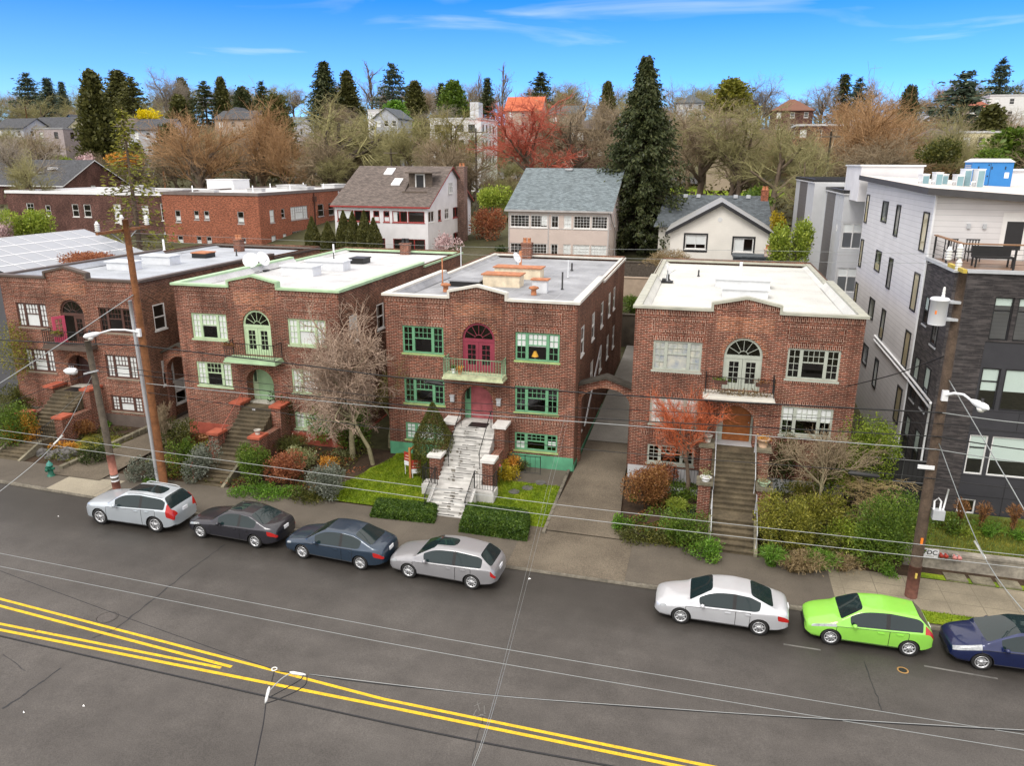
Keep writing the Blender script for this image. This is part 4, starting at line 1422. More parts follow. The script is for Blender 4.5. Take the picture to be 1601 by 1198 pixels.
# ------------------------------------------------------------------ front stairs
def stairs(label, cx, w, m, capm, railm, treads=False, z0=0.15, mats=None):
    t = thing('front_stairs', label, 'stairs', (cx, 30.4, z0), 'front stairs of the brick houses')
    mb = MB()
    n1, zl = 6, 1.02
    y = 30.35
    tr = []
    for k in range(n1):
        z = z0 + (zl - z0) * (k + 1) / n1
        mb.box(cx - w / 2, cx + w / 2, y, y + (0.30 if k < n1 - 1 else 1.0), z - 0.9, z)
        mb.box(cx - w / 2 - 0.01, cx + w / 2 + 0.01, y - 0.035, y + 0.02, z - 0.05, z + 0.003)
        tr.append((y, z))
        y += 0.28
    y = 30.35 + 0.28 * 5 + 0.9
    n2 = 12
    for k in range(n2):
        z = zl + (2.93 - zl) * (k + 1) / n2
        run = 0.222
        mb.box(cx - w / 2 - 0.15, cx + w / 2 + 0.15, y, (y + run + 0.05) if k < n2 - 1 else 35.985, z - 0.7, z)
        mb.box(cx - w / 2 - 0.16, cx + w / 2 + 0.16, y - 0.03, y + 0.02, z - 0.05, z + 0.003)
        tr.append((y, z))
        y += run
    so = mb.build('steps', m, t)
    if treads:
        mb = MB()
        for i, (yy, z) in enumerate(tr):
            a = random.uniform(-0.55, -0.3)
            b = random.uniform(0.1, 0.55)
            mb.box(cx + a, cx + b, yy + 0.03, yy + 0.10, z + 0.004, z + 0.009)
        mb.build('anti_slip_strip', X['iron'], so)
        mb = MB()
        for i, (yy, z) in enumerate(tr):
            for _ in range(2):
                a = random.uniform(-0.8, 0.75)
                l = random.uniform(0.03, 0.22)
                mb.box(cx + a, cx + a + l, yy - 0.0375, yy - 0.034, z - random.uniform(0.05, 0.16), z - 0.03)
                mb.box(cx + a, cx + a + l * 0.7, yy + 0.12, yy + 0.15 + random.uniform(0, 0.06), z + 0.0035, z + 0.006)
        mb.build('flaked_patch', M('bare_grey_patch', (0.17, 0.155, 0.13), 0.9, 0.3), so)
    yl = 30.35 + 0.28 * 5 + 0.9
    for s in (-1, 1):
        # cheek wall of the lower flight, piers with caps, cheek wall of the upper flight
        xa = cx + s * (w / 2 + 0.01)
        xb = cx + s * (w / 2 + 0.16)
        x_0, x_1 = min(xa, xb), max(xa, xb)
        mb = MB()
        q = [(30.25, z0 - 0.3), (31.8, 0.1), (31.8, zl + 0.12), (30.25, z0 + 0.14)]
        mb.poly([(x_0, a, b) for a, b in q])
        mb.poly([(x_1, a, b) for a, b in q])
        for (a, b), (c, d) in zip(q, q[1:] + q[:1]):
            mb.poly([(x_0, a, b), (x_1, a, b), (x_1, c, d), (x_0, c, d)])
        mb.build('cheek_wall', (mats or {}).get('cheek', X['concrete_old']), t)
        px = cx + s * (w / 2 + 0.43)
        for (ya, yb, zb_, zt_) in ((yl + 0.15, yl + 0.85, 0.3, 2.08), (35.0, 35.98, 0.5, 3.08)):
            mb = MB()
            mb.box(px - 0.27, px + 0.27, ya, yb, zb_, zt_)
            p = mb.build('pier', X['brick_pier'], t)
            mb = MB()
            mb.box(px - 0.36, px + 0.36, ya - 0.09, yb + 0.07 if yb < 35.9 else yb - 0.005, zt_, zt_ + 0.13)
            mb.build('pier_cap', capm, p)
        mb = MB()
        mb.box(px - 0.2, px + 0.2, yl + 0.85, 35.0, 0.4, 2.0)
        mb.build('stair_wall', X['brick_pier'], t)
    def hand(x, ya, za, yb, zb_, nb=2):
        mb = MB()
        P = [Vector((x, ya, za)), Vector((x, yb, zb_))]
        up = Vector((0, 0, 0.9))
        mb.tube([P[0] + up + Vector((0, -0.12, -0.15)), P[0] + up, P[1] + up, P[1] + up + Vector((0, 0.12, -0.05))], 0.022, 6)
        for p in P:
            mb.tube([p, p + up], 0.02, 5)
        if nb > 2:
            for k in range(1, nb):
                p = P[0].lerp(P[1], k / nb)
                mb.tube([p + Vector((0, 0, .08)), p + up], 0.010, 4)
        mb.build('handrail', railm, t)
    return t, hand, yl


tA, hand, yl = stairs('white painted front stairs with flaking risers and white-capped brick piers', -10.85, 1.84, X['stair_white'], M('white_cap', (0.66, 0.65, 0.62), 0.7, 0.15, 3), X['iron'], True, mats=dict(cheek=X['stair_white']))
hand(-11.83, 30.4, 0.3, 31.9, 1.1, 12)
hand(-9.87, 30.4, 0.3, 31.9, 1.1, 12)
hand(-11.65, 33.3, 1.5, 35.4, 2.95)
hand(-10.05, 33.3, 1.5, 35.4, 2.95)
mb = MB()
mb.box(-9.95, -8.95, 31.9, 32.7, 0.1, 0.95)
mb.build('side_landing', X['stair_white'], tA)
mb = MB()
mb.box(-12.6, -11.75, 32.0, 32.7, 0.1, 0.98)
mb.build('side_landing', X['stair_white'], tA)
railing(WORLD, [(-9.9, 31.95, 0.98), (-8.98, 31.95, 0.95), (-8.98, 32.65, 0.95)], 0.85, X['iron'], tA, 'railing', 0.13)
railing(WORLD, [(-11.8, 32.05, 0.98), (-12.55, 32.05, 0.98), (-12.55, 32.65, 0.98)], 0.85, X['iron'], tA, 'railing', 0.13)
mb = MB()
mb.box(-11.25, -10.3, 35.3, 35.95, 2.945, 2.97)
tag(mb.build('door_mat', X['iron']), 'black doormat lying before the rose front door', 'doormat')
tB, hand, yl = stairs('mossy concrete front stairs between pot-topped brick piers and grey pipe rails', 1.95, 1.72, X['step'], X['concrete_old'], X['galv'])
for x in (1.02, 2.9):
    hand(x, 30.5, 0.3, 32.5, 1.1)
    hand(x + (0.05 if x < 2 else -0.05), 33.4, 1.6, 35.3, 2.9)
tC, hand, yl = stairs('mossy concrete front stairs with red oxide rails before the mint door', -23.35, 1.6, X['step'], X['red_cap'], X['rail_red'], z0=0.3)
hand(-24.25, 30.5, 0.5, 32.2, 1.15, 14)
hand(-24.3, 33.3, 1.5, 35.3, 2.85)
railing(WORLD, [(-22.4, 32.0, 1.1), (-21.4, 32.0, 1.0)], 0.8, X['rail_red'], tC, 'railing', 0.13)
tD, hand, yl = stairs('mossy concrete front stairs with red caps and iron rails before the dark arched doorway', -35.75, 1.7, X['step'], X['red_cap'], X['iron'], z0=0.42)
railing(WORLD, [(-34.8, 31.6, 0.9), (-34.75, 33.0, 1.25)], 0.85, X['iron'], tD, 'railing', 0.14)
mb = MB()
mb.box(-36.2, -35.3, 35.2, 35.9, 2.935, 2.955)
tag(mb.build('door_mat', X['iron']), 'dark doormat on the landing before the dark arched doorway', 'doormat')


# ------------------------------------------------------------------ generic houses of the second row and the hill
def house(name, label, cat, x0, x1, y0, y1, zb, ze, zr, axis, wm, rm, fm, front=(), right=(), left=(), over=0.35, group=None, trim=None, hip=False, flat=False, rz=0.0):
    """front/right/left: (u0,u1,z0,z1,style,blinds) on that wall"""
    T = thing(name, label, cat, ((x0 + x1) / 2, (y0 + y1) / 2, zb), group)
    w, d = x1 - x0, y1 - y0
    FF = Fr((x0, y0, 0), (1, 0, 0), (0, 1, 0))
    FRr = Fr((x1, y0, 0), (0, 1, 0), (-1, 0, 0))
    FLl = Fr((x0, y0, 0), (0, 1, 0), (1, 0, 0))
    mb = MB()
    wall(mb, FF, 0, w, zb, ze, [q[:4] for q in front], reveal=0.12)
    wall(mb, FRr, 0, d, zb, ze, [q[:4] for q in right], reveal=0.12)
    wall(mb, FLl, 0, d, zb, ze, [q[:4] for q in left], reveal=0.12)
    mb.poly([(x0, y1, zb), (x1, y1, zb), (x1, y1, ze), (x0, y1, ze)])
    ym, xm = (y0 + y1) / 2, (x0 + x1) / 2
    rf = MB()
    th = 0.32 if trim is X['f_black'] else 0.16
    def slab(q):
        lo = [Vector(p) for p in q]
        hi = [p + Vector((0, 0, th)) for p in lo]
        rf.poly(hi)
        rf.poly(lo)
        for k in range(len(q)):
            rf.poly([lo[k], lo[(k + 1) % len(q)], hi[(k + 1) % len(q)], hi[k]], 1)
    o = over
    if flat:
        rf.box(x0 - 0.08, x1 + 0.08, y0 - 0.08, y1 + 0.08, ze, ze + 0.14)
        for a in ((x0 - 0.1, x1 + 0.1, y0 - 0.1, y0 + 0.12), (x0 - 0.1, x1 + 0.1, y1 - 0.12, y1 + 0.1), (x0 - 0.1, x0 + 0.12, y0 + 0.12, y1 - 0.12), (x1 - 0.12, x1 + 0.1, y0 + 0.12, y1 - 0.12)):
            rf.box(*a, ze + 0.0, ze + 0.34, 1)
    elif hip:
        sl = (zr - ze) / (min(w, d) / 2)
        k = min(w, d) / 2
        e = ze - o * sl
        A, B, C_, D_ = (x0 - o, y0 - o, e), (x1 + o, y0 - o, e), (x1 + o, y1 + o, e), (x0 - o, y1 + o, e)
        if w >= d:
            P, Q = (x0 + k, ym, zr), (x1 - k, ym, zr)
            for q in ((A, B, Q, P), (B, C_, Q), (C_, D_, P, Q), (D_, A, P)):
                slab(q)
        else:
            P, Q = (xm, y0 + k, zr), (xm, y1 - k, zr)
            for q in ((A, B, P), (B, C_, Q, P), (C_, D_, Q), (D_, A, P, Q)):
                slab(q)
    elif axis == 'x':
        sl = (zr - ze) / (d / 2)
        for x in (x0, x1):
            mb.poly([(x, y0, ze), (x, y1, ze), (x, ym, zr)])
        e = ze - o * sl
        slab([(x0 - o, y0 - o, e), (x1 + o, y0 - o, e), (x1 + o, ym, zr), (x0 - o, ym, zr)])
        slab([(x1 + o, y1 + o, e), (x0 - o, y1 + o, e), (x0 - o, ym, zr), (x1 + o, ym, zr)])
    else:
        sl = (zr - ze) / (w / 2)
        for y in (y0, y1):
            mb.poly([(x0, y, ze), (x1, y, ze), (xm, y, zr)])
        e = ze - o * sl
        slab([(x0 - o, y0 - o, e), (xm, y0 - o, zr), (xm, y1 + o, zr), (x0 - o, y1 + o, e)])
        slab([(x1 + o, y0 - o, e), (xm, y0 - o, zr), (xm, y1 + o, zr), (x1 + o, y1 + o, e)])
    mb.build('wall', wm, T)
    rf.build('roof', [rm, trim or rm], T)
    it = MB()
    it.box(x0 + 0.8, x1 - 0.8, y0 + 3.0, y0 + 3.1, zb, ze - 0.05)
    it.box(x1 - 3.0, x1 - 2.9, y0 + 3.1, y1 - 0.5, zb, ze - 0.05)
    it.build('interior', X['room'], T)
    for fr, ws in ((FF, front), (FRr, right), (FLl, left)):
        for q in ws:
            window(T, fr, *q[:4], q[6] if len(q) > 6 else fm, q[4] if len(q) > 4 else 'double', q[5] if len(q) > 5 else (), inset=0.05, fw=0.08 if q[1] - q[0] > 0.7 else 0.06)
    return T, FF, FRr


# white house with red windows
zr0, zr1 = (9.95, 11.1), (7.05, 8.25)
T, FF, FRr = house('stucco_house', 'white stucco house with dark red window frames and a brown shingle roof with a dormer', 'house', -38.9, -28.35, 76, 91, 5.9, 11.6, 15.45, 'x', X['white_wall'], X['sh_brown'], X['f_red'],
    [(0.3, 2.2, *zr0, 'cols1', ((0, .9, .2, 1),)), (2.25, 4.1, *zr0, 'cols2'), (4.45, 5.15, *zr0, 'double', ((0, 1, 0, .45),)), (5.6, 6.3, *zr0, 'double', ((0, 1, 0, .45),)), (6.6, 8.3, *zr0, 'cols2', ((0, .3, 0, 1),)), (8.36, 10.2, *zr0, 'cols1'),
     (5.0, 5.7, *zr1, 'double'), (6.6, 10.2, *zr1, 'cols3'), (1.5, 3.2, *zr1, 'cols2')],
    [(0.2, 2.0, *zr0, 'slider', (), X['f_white']), (3.2, 4.2, *zr0, 'double'), (5.4, 6.8, *zr0, 'cross', (), X['f_white']), (8.2, 10.4, *zr0, 'cols2'), (12.2, 13.4, *zr0, 'double'),
     (3.2, 4.2, *zr1, 'double'), (5.4, 6.8, *zr1, 'cross', (), X['f_white']), (8.2, 10.4, *zr1, 'cols2'), (12.2, 13.4, *zr1, 'double')], trim=X['f_red'])
mb = MB()
mb.fbox(FRr, 6.6, 8.2, -0.02, 0.03, 12.6, 14.0)
window(T, Fr(FRr.P(0, -0.08, 0), FRr.U, FRr.N), 6.7, 8.1, 12.7, 13.9, X['f_white'], 'cross', inset=0.0)
chimney(T, -27.95, 86.5, 5.9, 0.85, 1.3, 9.6, brick('mottled_brick', (0.30, 0.16, 0.12), (0.20, 0.11, 0.09), (0.36, 0.30, 0.26)))
def roofpt(u, v):    # a point on this front roof slope
    d = ray(u, v)
    y0, z0, sl = 75.65, 11.42, (15.45 - 11.6) / 7.5
    t = (z0 + 0.17 - sl * y0 - CAMH) / (d[2] - sl * d[1])
    return Vector((d[0] * t, d[1] * t, CAMH + d[2] * t))
for u, v in ((609.5, 268.5), (621, 285)):
    p = roofpt(u, v)
    mb = MB()
    mb.poly([p + Vector((a, b, b * 0.51 + 0.12)) for a, b in ((-0.5, -0.6), (0.5, -0.6), (0.5, 0.6), (-0.5, 0.6))])
    for a, b, a2, b2 in ((-0.5, -0.6, 0.5, -0.6), (0.5, -0.6, 0.5, 0.6), (-0.5, -0.6, -0.5, 0.6)):
        mb.poly([p + Vector((a, b, b * 0.51)), p + Vector((a2, b2, b2 * 0.51)), p + Vector((a2, b2, b2 * 0.51 + 0.12)), p + Vector((a, b, b * 0.51 + 0.12))])
    mb.build('skylight', X['white_metal'], T)
# recessed roof terrace: dark box front with a white door
a, b = roofpt(629, 301), roofpt(667, 302)
mb = MB()
mb.box(a.x + 0.3, b.x + 0.2, a.y + 1.2, a.y + 1.3, a.z + 0.3, a.z + 2.0)
mb.box(a.x + 0.2, b.x + 0.5, a.y + 0.4, a.y + 3.2, a.z + 2.0, a.z + 2.12)
mb.poly([(a.x + 0.2, a.y, a.z + 0.02), (a.x + 0.3, a.y + 2.4, a.z + 1.9), (a.x + 0.3, a.y + 2.4, a.z + 0.9)])
mb.box(a.x, b.x, a.y - 0.05, a.y + 0.05, a.z - 0.02, a.z + 0.14)
dm_ = mb.build('dormer', M('weathered_wood', (0.12, 0.095, 0.075), 0.85, 0.3, 6), T)
mb = MB()
mb.box(b.x - 1.7, b.x - 0.6, a.y + 1.1, a.y + 1.19, a.z + 0.3, a.z + 1.95)
mb.build('door_frame', X['f_white'], dm_)
mb = MB()
mb.box(b.x - 1.55, b.x - 0.75, a.y + 1.05, a.y + 1.09, a.z + 0.42, a.z + 1.8)
mb.build('pane', X['f_black'], dm_)
# pale pink house
g6, g4 = 'grid5x4', 'grid2x4'
rows = ((9.95, 11.15), (7.1, 8.4))
fw_ = []
for z0, z1 in rows:
    lit = ((0, 1, 0, 1),) if z0 < 8 else ()
    fw_ += [(0.15, 2.1, z0, z1, g6), (2.2, 3.9, z0, z1, g6, ((.65, 1, 0.1, 1),) if z0 > 9 else ()), (4.25, 5.0, z0, z1, 'grid2x2'), (5.5, 6.25, z0, z1, 'grid2x3', ((0, 1, 0, 1),)), (6.45, 8.1, z0, z1, g6, lit), (8.2, 9.75, z0, z1, g6, lit)]
T, FF, FRr = house('pink_house', 'pale pink stucco house with blue-grey shingle roof and two rows of small-paned white windows', 'house', -19.15, -9.25, 74, 91.5, 5.8, 11.62, 15.35, 'x', X['pink_wall'], X['sh_teal'], X['f_white'],
                   fw_, [(0.6, 1.4, *rows[0], 'double'), (4, 5, *rows[0], 'double'), (0.6, 1.4, *rows[1], 'double')], trim=X['f_grey'])
mb = MB()
for u in (-0.02, 3.95, 9.8):
    mb.fbox(FF, u, u + 0.11, -0.03, 0.0, 5.8, 11.5)
for z in (11.2, 9.84):
    mb.fbox(FF, 0.0, 9.9, -0.028, 0.002, z, z + 0.08)
mb.build('trim_board', X['f_grey'], T)
mb = MB()
mb.tube([(-9.15, 74.0, 11.4), (-9.1, 75, 10.6), (-9.1, 78, 9.5), (-9.1, 78, 6)], 0.06, 6)
mb.build('downpipe', X['f_grey'], T)
p = atY(890, 266.5, 82.3)
mb = MB()
mb.box(p.x - 0.25, p.x + 0.25, p.y - .2, p.y + .2, p.z - 0.4, p.z + 0.05)
mb.box(p.x - 0.4, p.x + 0.4, p.y - .35, p.y + .35, p.z + 0.05, p.z + 0.2)
mb.build('roof_vent', X['galv'], T)
# cream clapboard house: front gable plus a cross wing behind
T, FF, FRr = house('clapboard_house', 'cream clapboard house with dark-trimmed front gable and slate grey roof', 'house', -3.25, 5.15, 70, 80, 5.6, 10.15, 12.55, 'y', X['cream_wall'], X['metal_roof'], X['f_white'],
                   [(1.3, 3.1, 8.75, 10.0, 'slider', ((0, 1, .3, 1),)), (5.45, 7.1, 8.62, 9.82, 'slider', ((0, .5, 0, 1),))], [(3, 4.2, 8.7, 9.9, 'double')], trim=X['f_black'], over=0.45)
mb = MB()
for (a, b, c, d) in ((1.3, 3.1, 8.75, 10.0), (5.45, 7.1, 8.62, 9.82)):
    for q in ((a - 0.14, b + 0.14, d, d + 0.14), (a - 0.14, b + 0.14, c - 0.26, c - 0.1), (a - 0.14, a, c - 0.1, d), (b, b + 0.14, c - 0.1, d)):
        mb.fbox(FF, q[0], q[1], -0.035, 0.003, q[2], q[3])
mb.build('window_trim', X['f_black'], T)
mb = MB()
mb.lathe(FF.P(4.15, -0.03, 11.35), [(0.2, 0.0), (0.2, 0.03), (0.001, 0.03)], 16, axis='y')
mb.build('gable_vent', X['white_panel'], T)
mb = MB()
mb.fbox(FF, 0.0, 4.9, -0.03, 0.003, 7.55, 7.75)
mb.build('skirt_board', X['f_black'], T)
mb = MB()
mb.poly([(-5.4, 79.0, 9.9), (6.1, 79.0, 9.9), (5.6, 84, 12.9), (-4.6, 84, 12.9)])
mb.poly([(-5.4, 89.0, 9.9), (6.1, 89.0, 9.9), (5.6, 84, 12.9), (-4.6, 84, 12.9)])
rr = mb.build('rear_roof', X['sh_slate'], T)
mb = MB()
mb.box(-4.9, 5.6, 79.6, 88.5, 5.6, 9.95)
mb.build('rear_wall', X['cream_wall'], T)
chimney(T, atY(1196, 300, 83.5).x, 83.5, 11.8, 0.7, 0.6, 1.6, X['brick_apt'])
mb = MB()
for u in (1072, 1092, 1150, 1170):
    p = atY(u, 308, 83.7)
    mb.box(p.x - 0.2, p.x + 0.2, p.y - 0.3, p.y + 0.1, 12.65, 12.98)
mb.build('roof_vent', X['galv'], T)
mb = MB()
mb.box(2.2, 5.2, 66.8, 68.8, 5.0, 8.5)
mb.box(2.1, 5.3, 66.7, 68.9, 8.5, 8.62)
mb.build('shingled_annex', X['sh_slate'], T)
chimney(T, 5.0, 67.3, 5.0, 0.7, 0.7, 4.1, brick('striped_brick', (0.55, 0.33, 0.25), (0.16, 0.07, 0.05), (0.6, 0.52, 0.46), 0.3, 0.14, dark=(0.6, 0.5, 0.42)))
# orange brick apartment block
OB = [(1.6, 2.35), (4.2, 4.85), (5.55, 6.25), (10.0, 10.85)]
fz, lz = (9.0, 10.4), (6.3, 7.4)
F_ = [(a, b, fz[0] if i in (0, 3) else fz[0] + 0.35, fz[1], 'double', ((0, 1, .1, .5),)) for i, (a, b) in enumerate(OB)] + [(a, b, *lz, 'double', ((0, 1, 0, .6),)) for a, b in OB]
Rw = [(2.2, 3.2, 9.0, 10.5, 'double', ((0, 1, 0, 1),)), (4.8, 5.6, 9.4, 10.5, 'double'), (7.0, 11.2, 9.0, 10.6, 'triple', FULL), (14.0, 15.6, 9.0, 10.6, 'double'), (17.0, 18.6, 9.0, 10.6, 'double'),
      (2.2, 3.2, 6.1, 7.5, 'double', ((0, 1, 0, 1),)), (4.8, 5.6, 6.3, 7.5, 'double', FULL), (7.0, 11.2, 6.1, 7.6, 'triple')]
T, FF, FRr = house('orange_brick_block', 'long two-storey orange brick apartment block with a white flat roof', 'apartment building', -63.4, -50.5, 80, 108, 5.5, 12.2, 0, 'x', X['brick_apt'], X['roof_white'], X['f_grey'], F_, Rw, flat=True, trim=M('dark_cap', (0.16, 0.13, 0.12), 0.6))
mb = MB()
mb.fbox(FRr, 12.9, 13.1, -0.12, -0.02, 6, 12.1)
mb.fbox(FRr, 12.7, 13.3, -0.3, -0.02, 11.0, 11.7)
mb.build('downpipe', X['f_brown'], T)
mb = MB()
mb.fbox(FRr, 20.0, 20.2, -0.1, 0.0, 6, 12.1)
mb.build('white_downpipe', X['white_metal'], T)
railing(FRr, [(13.8, -0.02, 8.9), (13.8, -0.6, 8.9), (18.8, -0.6, 8.9), (18.8, -0.02, 8.9)], 0.9, X['iron'], T, 'fire_balcony', 0.2)
for (a, b, c, d, h) in ((-61, -59, 84, 85, .3), (-57, -55, 88, 89, .4), (-56, -53, 96, 98, .4), (-60, -57, 100, 103, .5), (-54, -52, 102, 106, .6)):
    roof_box(T, a, b, c, d, 12.3, h, X['roof_white'])
for i in range(7):
    pipe(T, -62 + 1.6 * i, 84 + 3.1 * ((i * 2) % 7), 12.34, 0.8, 0.07, X['white_metal'])
# brown brick block
Bw = [(3.0, 4.2, 8.6, 10.6, 'grid2x4'), (6.0, 6.8, 9.0, 10.4, 'double'), (10.2, 11.2, 9.0, 10.6, 'double'), (12.0, 13.1, 9.0, 10.6, 'double'), (16.6, 17.7, 8.4, 10.7, 'double', FULL), (20.8, 21.8, 8.6, 10.6, 'double', FULL), (23.6, 26.6, 8.8, 10.9, 'triple'), (23.6, 26.6, 5.9, 7.4, 'triple', FULL)]
T, FF, FRr = house('brown_brick_block', 'dark brown brick apartment block with white-edged flat roof and white windows', 'apartment building', -90.5, -62.0, 84, 100, 5.5, 11.85, 0, 'x', X['brick_brown'], X['roof_white'], X['f_white'], Bw, flat=True, trim=X['white_metal'])
for (a, b, c, d, h) in ((-76, -73, 88, 91, .5), (-72, -68, 90, 92, .4), (-80, -78, 93, 95, .7)):
    roof_box(T, a, b, c, d, 12.0, h, X['roof_white'])
roof_box(T, -67, -63, 94, 98, 12.0, 1.6, X['white_metal'])
T, FF, FRr = house('brick_gable_house', 'house with charcoal roof and a white-edged brown brick gable behind the brown block', 'house', atY(-70, 290, 110).x, atY(150, 285, 110).x, 103, 117, 7.5, 12.2, 16.0, 'x', X['brick_brown'], X['sh_dark'], X['f_white'], [], [(5.8, 6.8, 11.0, 12.1, 'double', FULL)], trim=X['white_metal'])
mb = MB()
q = atY(58, 280, 106)
mb.box(q.x - 1.2, q.x + 1.2, 105.6, 107, 14.0, 14.25)
mb.build('skylight', X['white_metal'], T)
mb = MB()
q = atY(84, 272, 107)
mb.box(q.x - 0.6, q.x + 0.6, 106.5, 107.5, 14.6, 15.0)
mb.build('skylight', X['white_metal'], T)
# house with solar panels, left of the row
T = thing('solar_house', 'house whose right roof slope is covered in pale solar panels', 'house', (-46, 46, 1))
mb = MB()
mb.box(-55, -42.6, 39.0, 51.3, 0.8, 8.7)
mb.poly([(-55, 39, 8.7), (-42.6, 39, 8.7), (-48.5, 39, 10.45)])
mb.poly([(-55, 51.3, 8.7), (-42.6, 51.3, 8.7), (-48.5, 51.3, 10.45)])
mb.build('wall', siding('grey_weatherboard', (0.10, 0.10, 0.11), 0.18), T)
mb = MB()
for q in ([(-42.2, 38.6, 8.72), (-42.2, 51.7, 8.72), (-48.5, 51.7, 10.56), (-48.5, 38.6, 10.56)], [(-55.4, 38.6, 8.60), (-55.4, 51.7, 8.60), (-48.5, 51.7, 10.56), (-48.5, 38.6, 10.56)]):
    lo = [Vector(p) for p in q]
    hi = [p + Vector((0, 0, 0.14)) for p in lo]
    mb.poly(hi)
    mb.poly(lo)
    for k in range(4):
        mb.poly([lo[k], lo[(k + 1) % 4], hi[(k + 1) % 4], hi[k]])
mb.build('roof', X['sh_dark'], T)
pan = M('solar_cell', (0.27, 0.29, 0.32), 0.35, 0.06, coat=0.25)
A, Bv, Cv = Vector((-42.4, 38.8, 8.98)), Vector((0, 12.7, 0)), Vector((-5.95, 0, 1.74))
for i in range(8):
    for j in range(4):
        mb = MB()
        f = lambda s, t_: A + Bv * ((i + s) / 8) + Cv * ((j + t_) / 4)
        mb.poly([f(.02, .03), f(.98, .03), f(.98, .97), f(.02, .97)])
        po = mb.build('solar_panel', pan, T)
        mb = MB()
        for a, b, c, d in ((.0, .02, 0, 1), (.98, 1, 0, 1), (.02, .98, 0, .03), (.02, .98, .97, 1)):
            q = [f(a, c), f(b, c), f(b, d), f(a, d)]
            mb.poly([p + Vector((0, 0, 0.012)) for p in q])
        mb.build('panel_frame', X['white_metal'], po)

# ------------------------------------------------------------------ dark brick and white corner building on the right
T = thing('modern_apartment', 'four-storey modern block in dark long brick, charcoal panels and white lap siding', 'apartment building', (16, 45, 0.8))
x0, yf, ym, yr, zt, zp = 10.0, 35.0, 39.45, 56.2, 11.78, 14.68
FF = Fr((x0, yf, 0), (1, 0, 0), (0, 1, 0))
FLd = Fr((x0, yf, 0), (0, 1, 0), (1, 0, 0))
FLw = Fr((x0 - 0.03, ym, 0), (0, 1, 0), (1, 0, 0))
st = [(8.96, 10.78), (5.93, 7.76), (2.94, 4.76)]
fw_ = [(1.64, 2.36), (2.52, 4.2), (4.4, 6.4), (7.0, 9.0), (9.2, 11.2)]
holes = [(a, b, c, d) for c, d in st for a, b in fw_] + [(1.62, 2.34, 1.06, 1.75)]
mb = MB()
wall(mb, FF, 0, 1.55, 0.75, zt, [])
ld_ = [(1.0, 1.9, 8.3, 10.4), (2.9, 3.6, 8.9, 10.2), (1.05, 1.9, 5.3, 7.3), (2.9, 3.75, 5.2, 7.3), (1.05, 1.9, 2.3, 4.3), (2.9, 3.75, 2.4, 4.4)]
wall(mb, FLd, 0, ym - yf, 0.4, zt, ld_)
mb.build('brick_wall', X['brick_dark'], T)
mb = MB()
F2_ = Fr((x0, yf + 0.03, 0), (1, 0, 0), (0, 1, 0))
wall(mb, F2_, 1.55, 20, 0.75, 8.9, [h for h in holes if h[2] < 8.5])
mb.build('charcoal_wall', X['char_panel'], T)
mb = MB()
wall(mb, FF, 1.55, 20, 8.9, zt, [h for h in holes if h[2] > 8.5])
mb.build('upper_brick_wall', X['brick_dark'], T)
mb = MB()
for z in (8.86, 5.86, 4.98, 2.86, 1.92):
    mb.fbox(F2_, 1.56, 20, -0.008, 0.002, z, z + 0.018)
for u in (3.35, 6.7, 10.1):
    for z0, z1 in ((0.8, 2.85), (4.98, 5.86)):
        mb.fbox(F2_, u, u + 0.018, -0.008, 0.002, z0, z1)
mb.build('panel_joint', X['f_black'], T)
gb = {}
for i, (c, d) in enumerate(st):
    for k, (a, b) in enumerate(fw_):
        bl = ((0, 1, [0.82, 0.45, 0.38][i], 1),) if k < 4 else ()
        o = window(T, F2_, a, b, c, d, X['f_white'] if i == 2 else X['f_black'], 'cols1', bl, X['blind_green'], sill=False, fw=0.06)
        if k == 0 or i == 0:
            mb = MB()
            mb.fbox(F2_, a + .06, b - .06, 0.06, 0.14, c + (d - c) * 0.66, c + (d - c) * 0.66 + 0.06)
            mb.build('transom', X['f_black'], o)
window(T, F2_, 1.62, 2.34, 1.06, 1.75, X['f_white'], 'cols1', sill=False, fw=0.06)
for a, b, c, d in ld_:
    o = window(T, FLd, a, b, c, d, X['f_black'], 'double', ((0, 1, .5, 1),), X['blind_green'], inset=-0.04, sill=True, fw=0.06, sm=X['galv'])
mb = MB()
mb.fbox(FF, -0.1, 20, -0.25, 0.3, 0.52, 0.75)
mb.build('base_ledge', X['concrete'], T)
# white rear volume
rowsY = [(11.99, 13.85, 0.6, 1.62), (12.2, 13.9, 6.45, 7.4), (12.72, 13.95, 9.6, 11.1), (12.3, 14.13, 15.4, 16.3)]
wh = []
for k in range(4):
    for (c, d, a, b) in rowsY:
        z0, z1 = c - 2.88 * k, d - 2.88 * k
        if z0 > 1:
            wh.append((a, b, z0, z1))
mb = MB()
wall(mb, FLw, 0, yr - ym, 0.9, zp, wh)
mb.poly([FLw.P(0, 0, zp), FLw.P(yr - ym, 0, zp), FLw.P(yr - ym, 0, zp + 0.3)])
FPw = Fr((x0 - 0.03, ym, 0), (1, 0, 0), (0, 1, 0))
wall(mb, FPw, 0, 20, zt - 0.3, zp, [(2.87, 3.95, zt, 13.95)])
mb.poly([(x0, yr, 1), (30, yr, 1), (30, yr, zp), (x0, yr, zp)])
mb.build('siding_wall', X['white_siding'], T)
mb = MB()
mb.fbox(FLw, -0.06, 0.10, -0.03, 0.05, 0.9, zp)
mb.build('corner_board', X['white_metal'], T)
for i, (a, b, c, d) in enumerate(wh):
    window(T, FLw, a, b, c, d, X['f_black'], 'cols1', (((0, 1, 0, 1),) if i % 4 in (0, 3) else ((0, 1, 0, .35),) if i % 3 == 0 else ()), X['curtain_tan'], inset=-0.05, sill=False, fw=0.075)
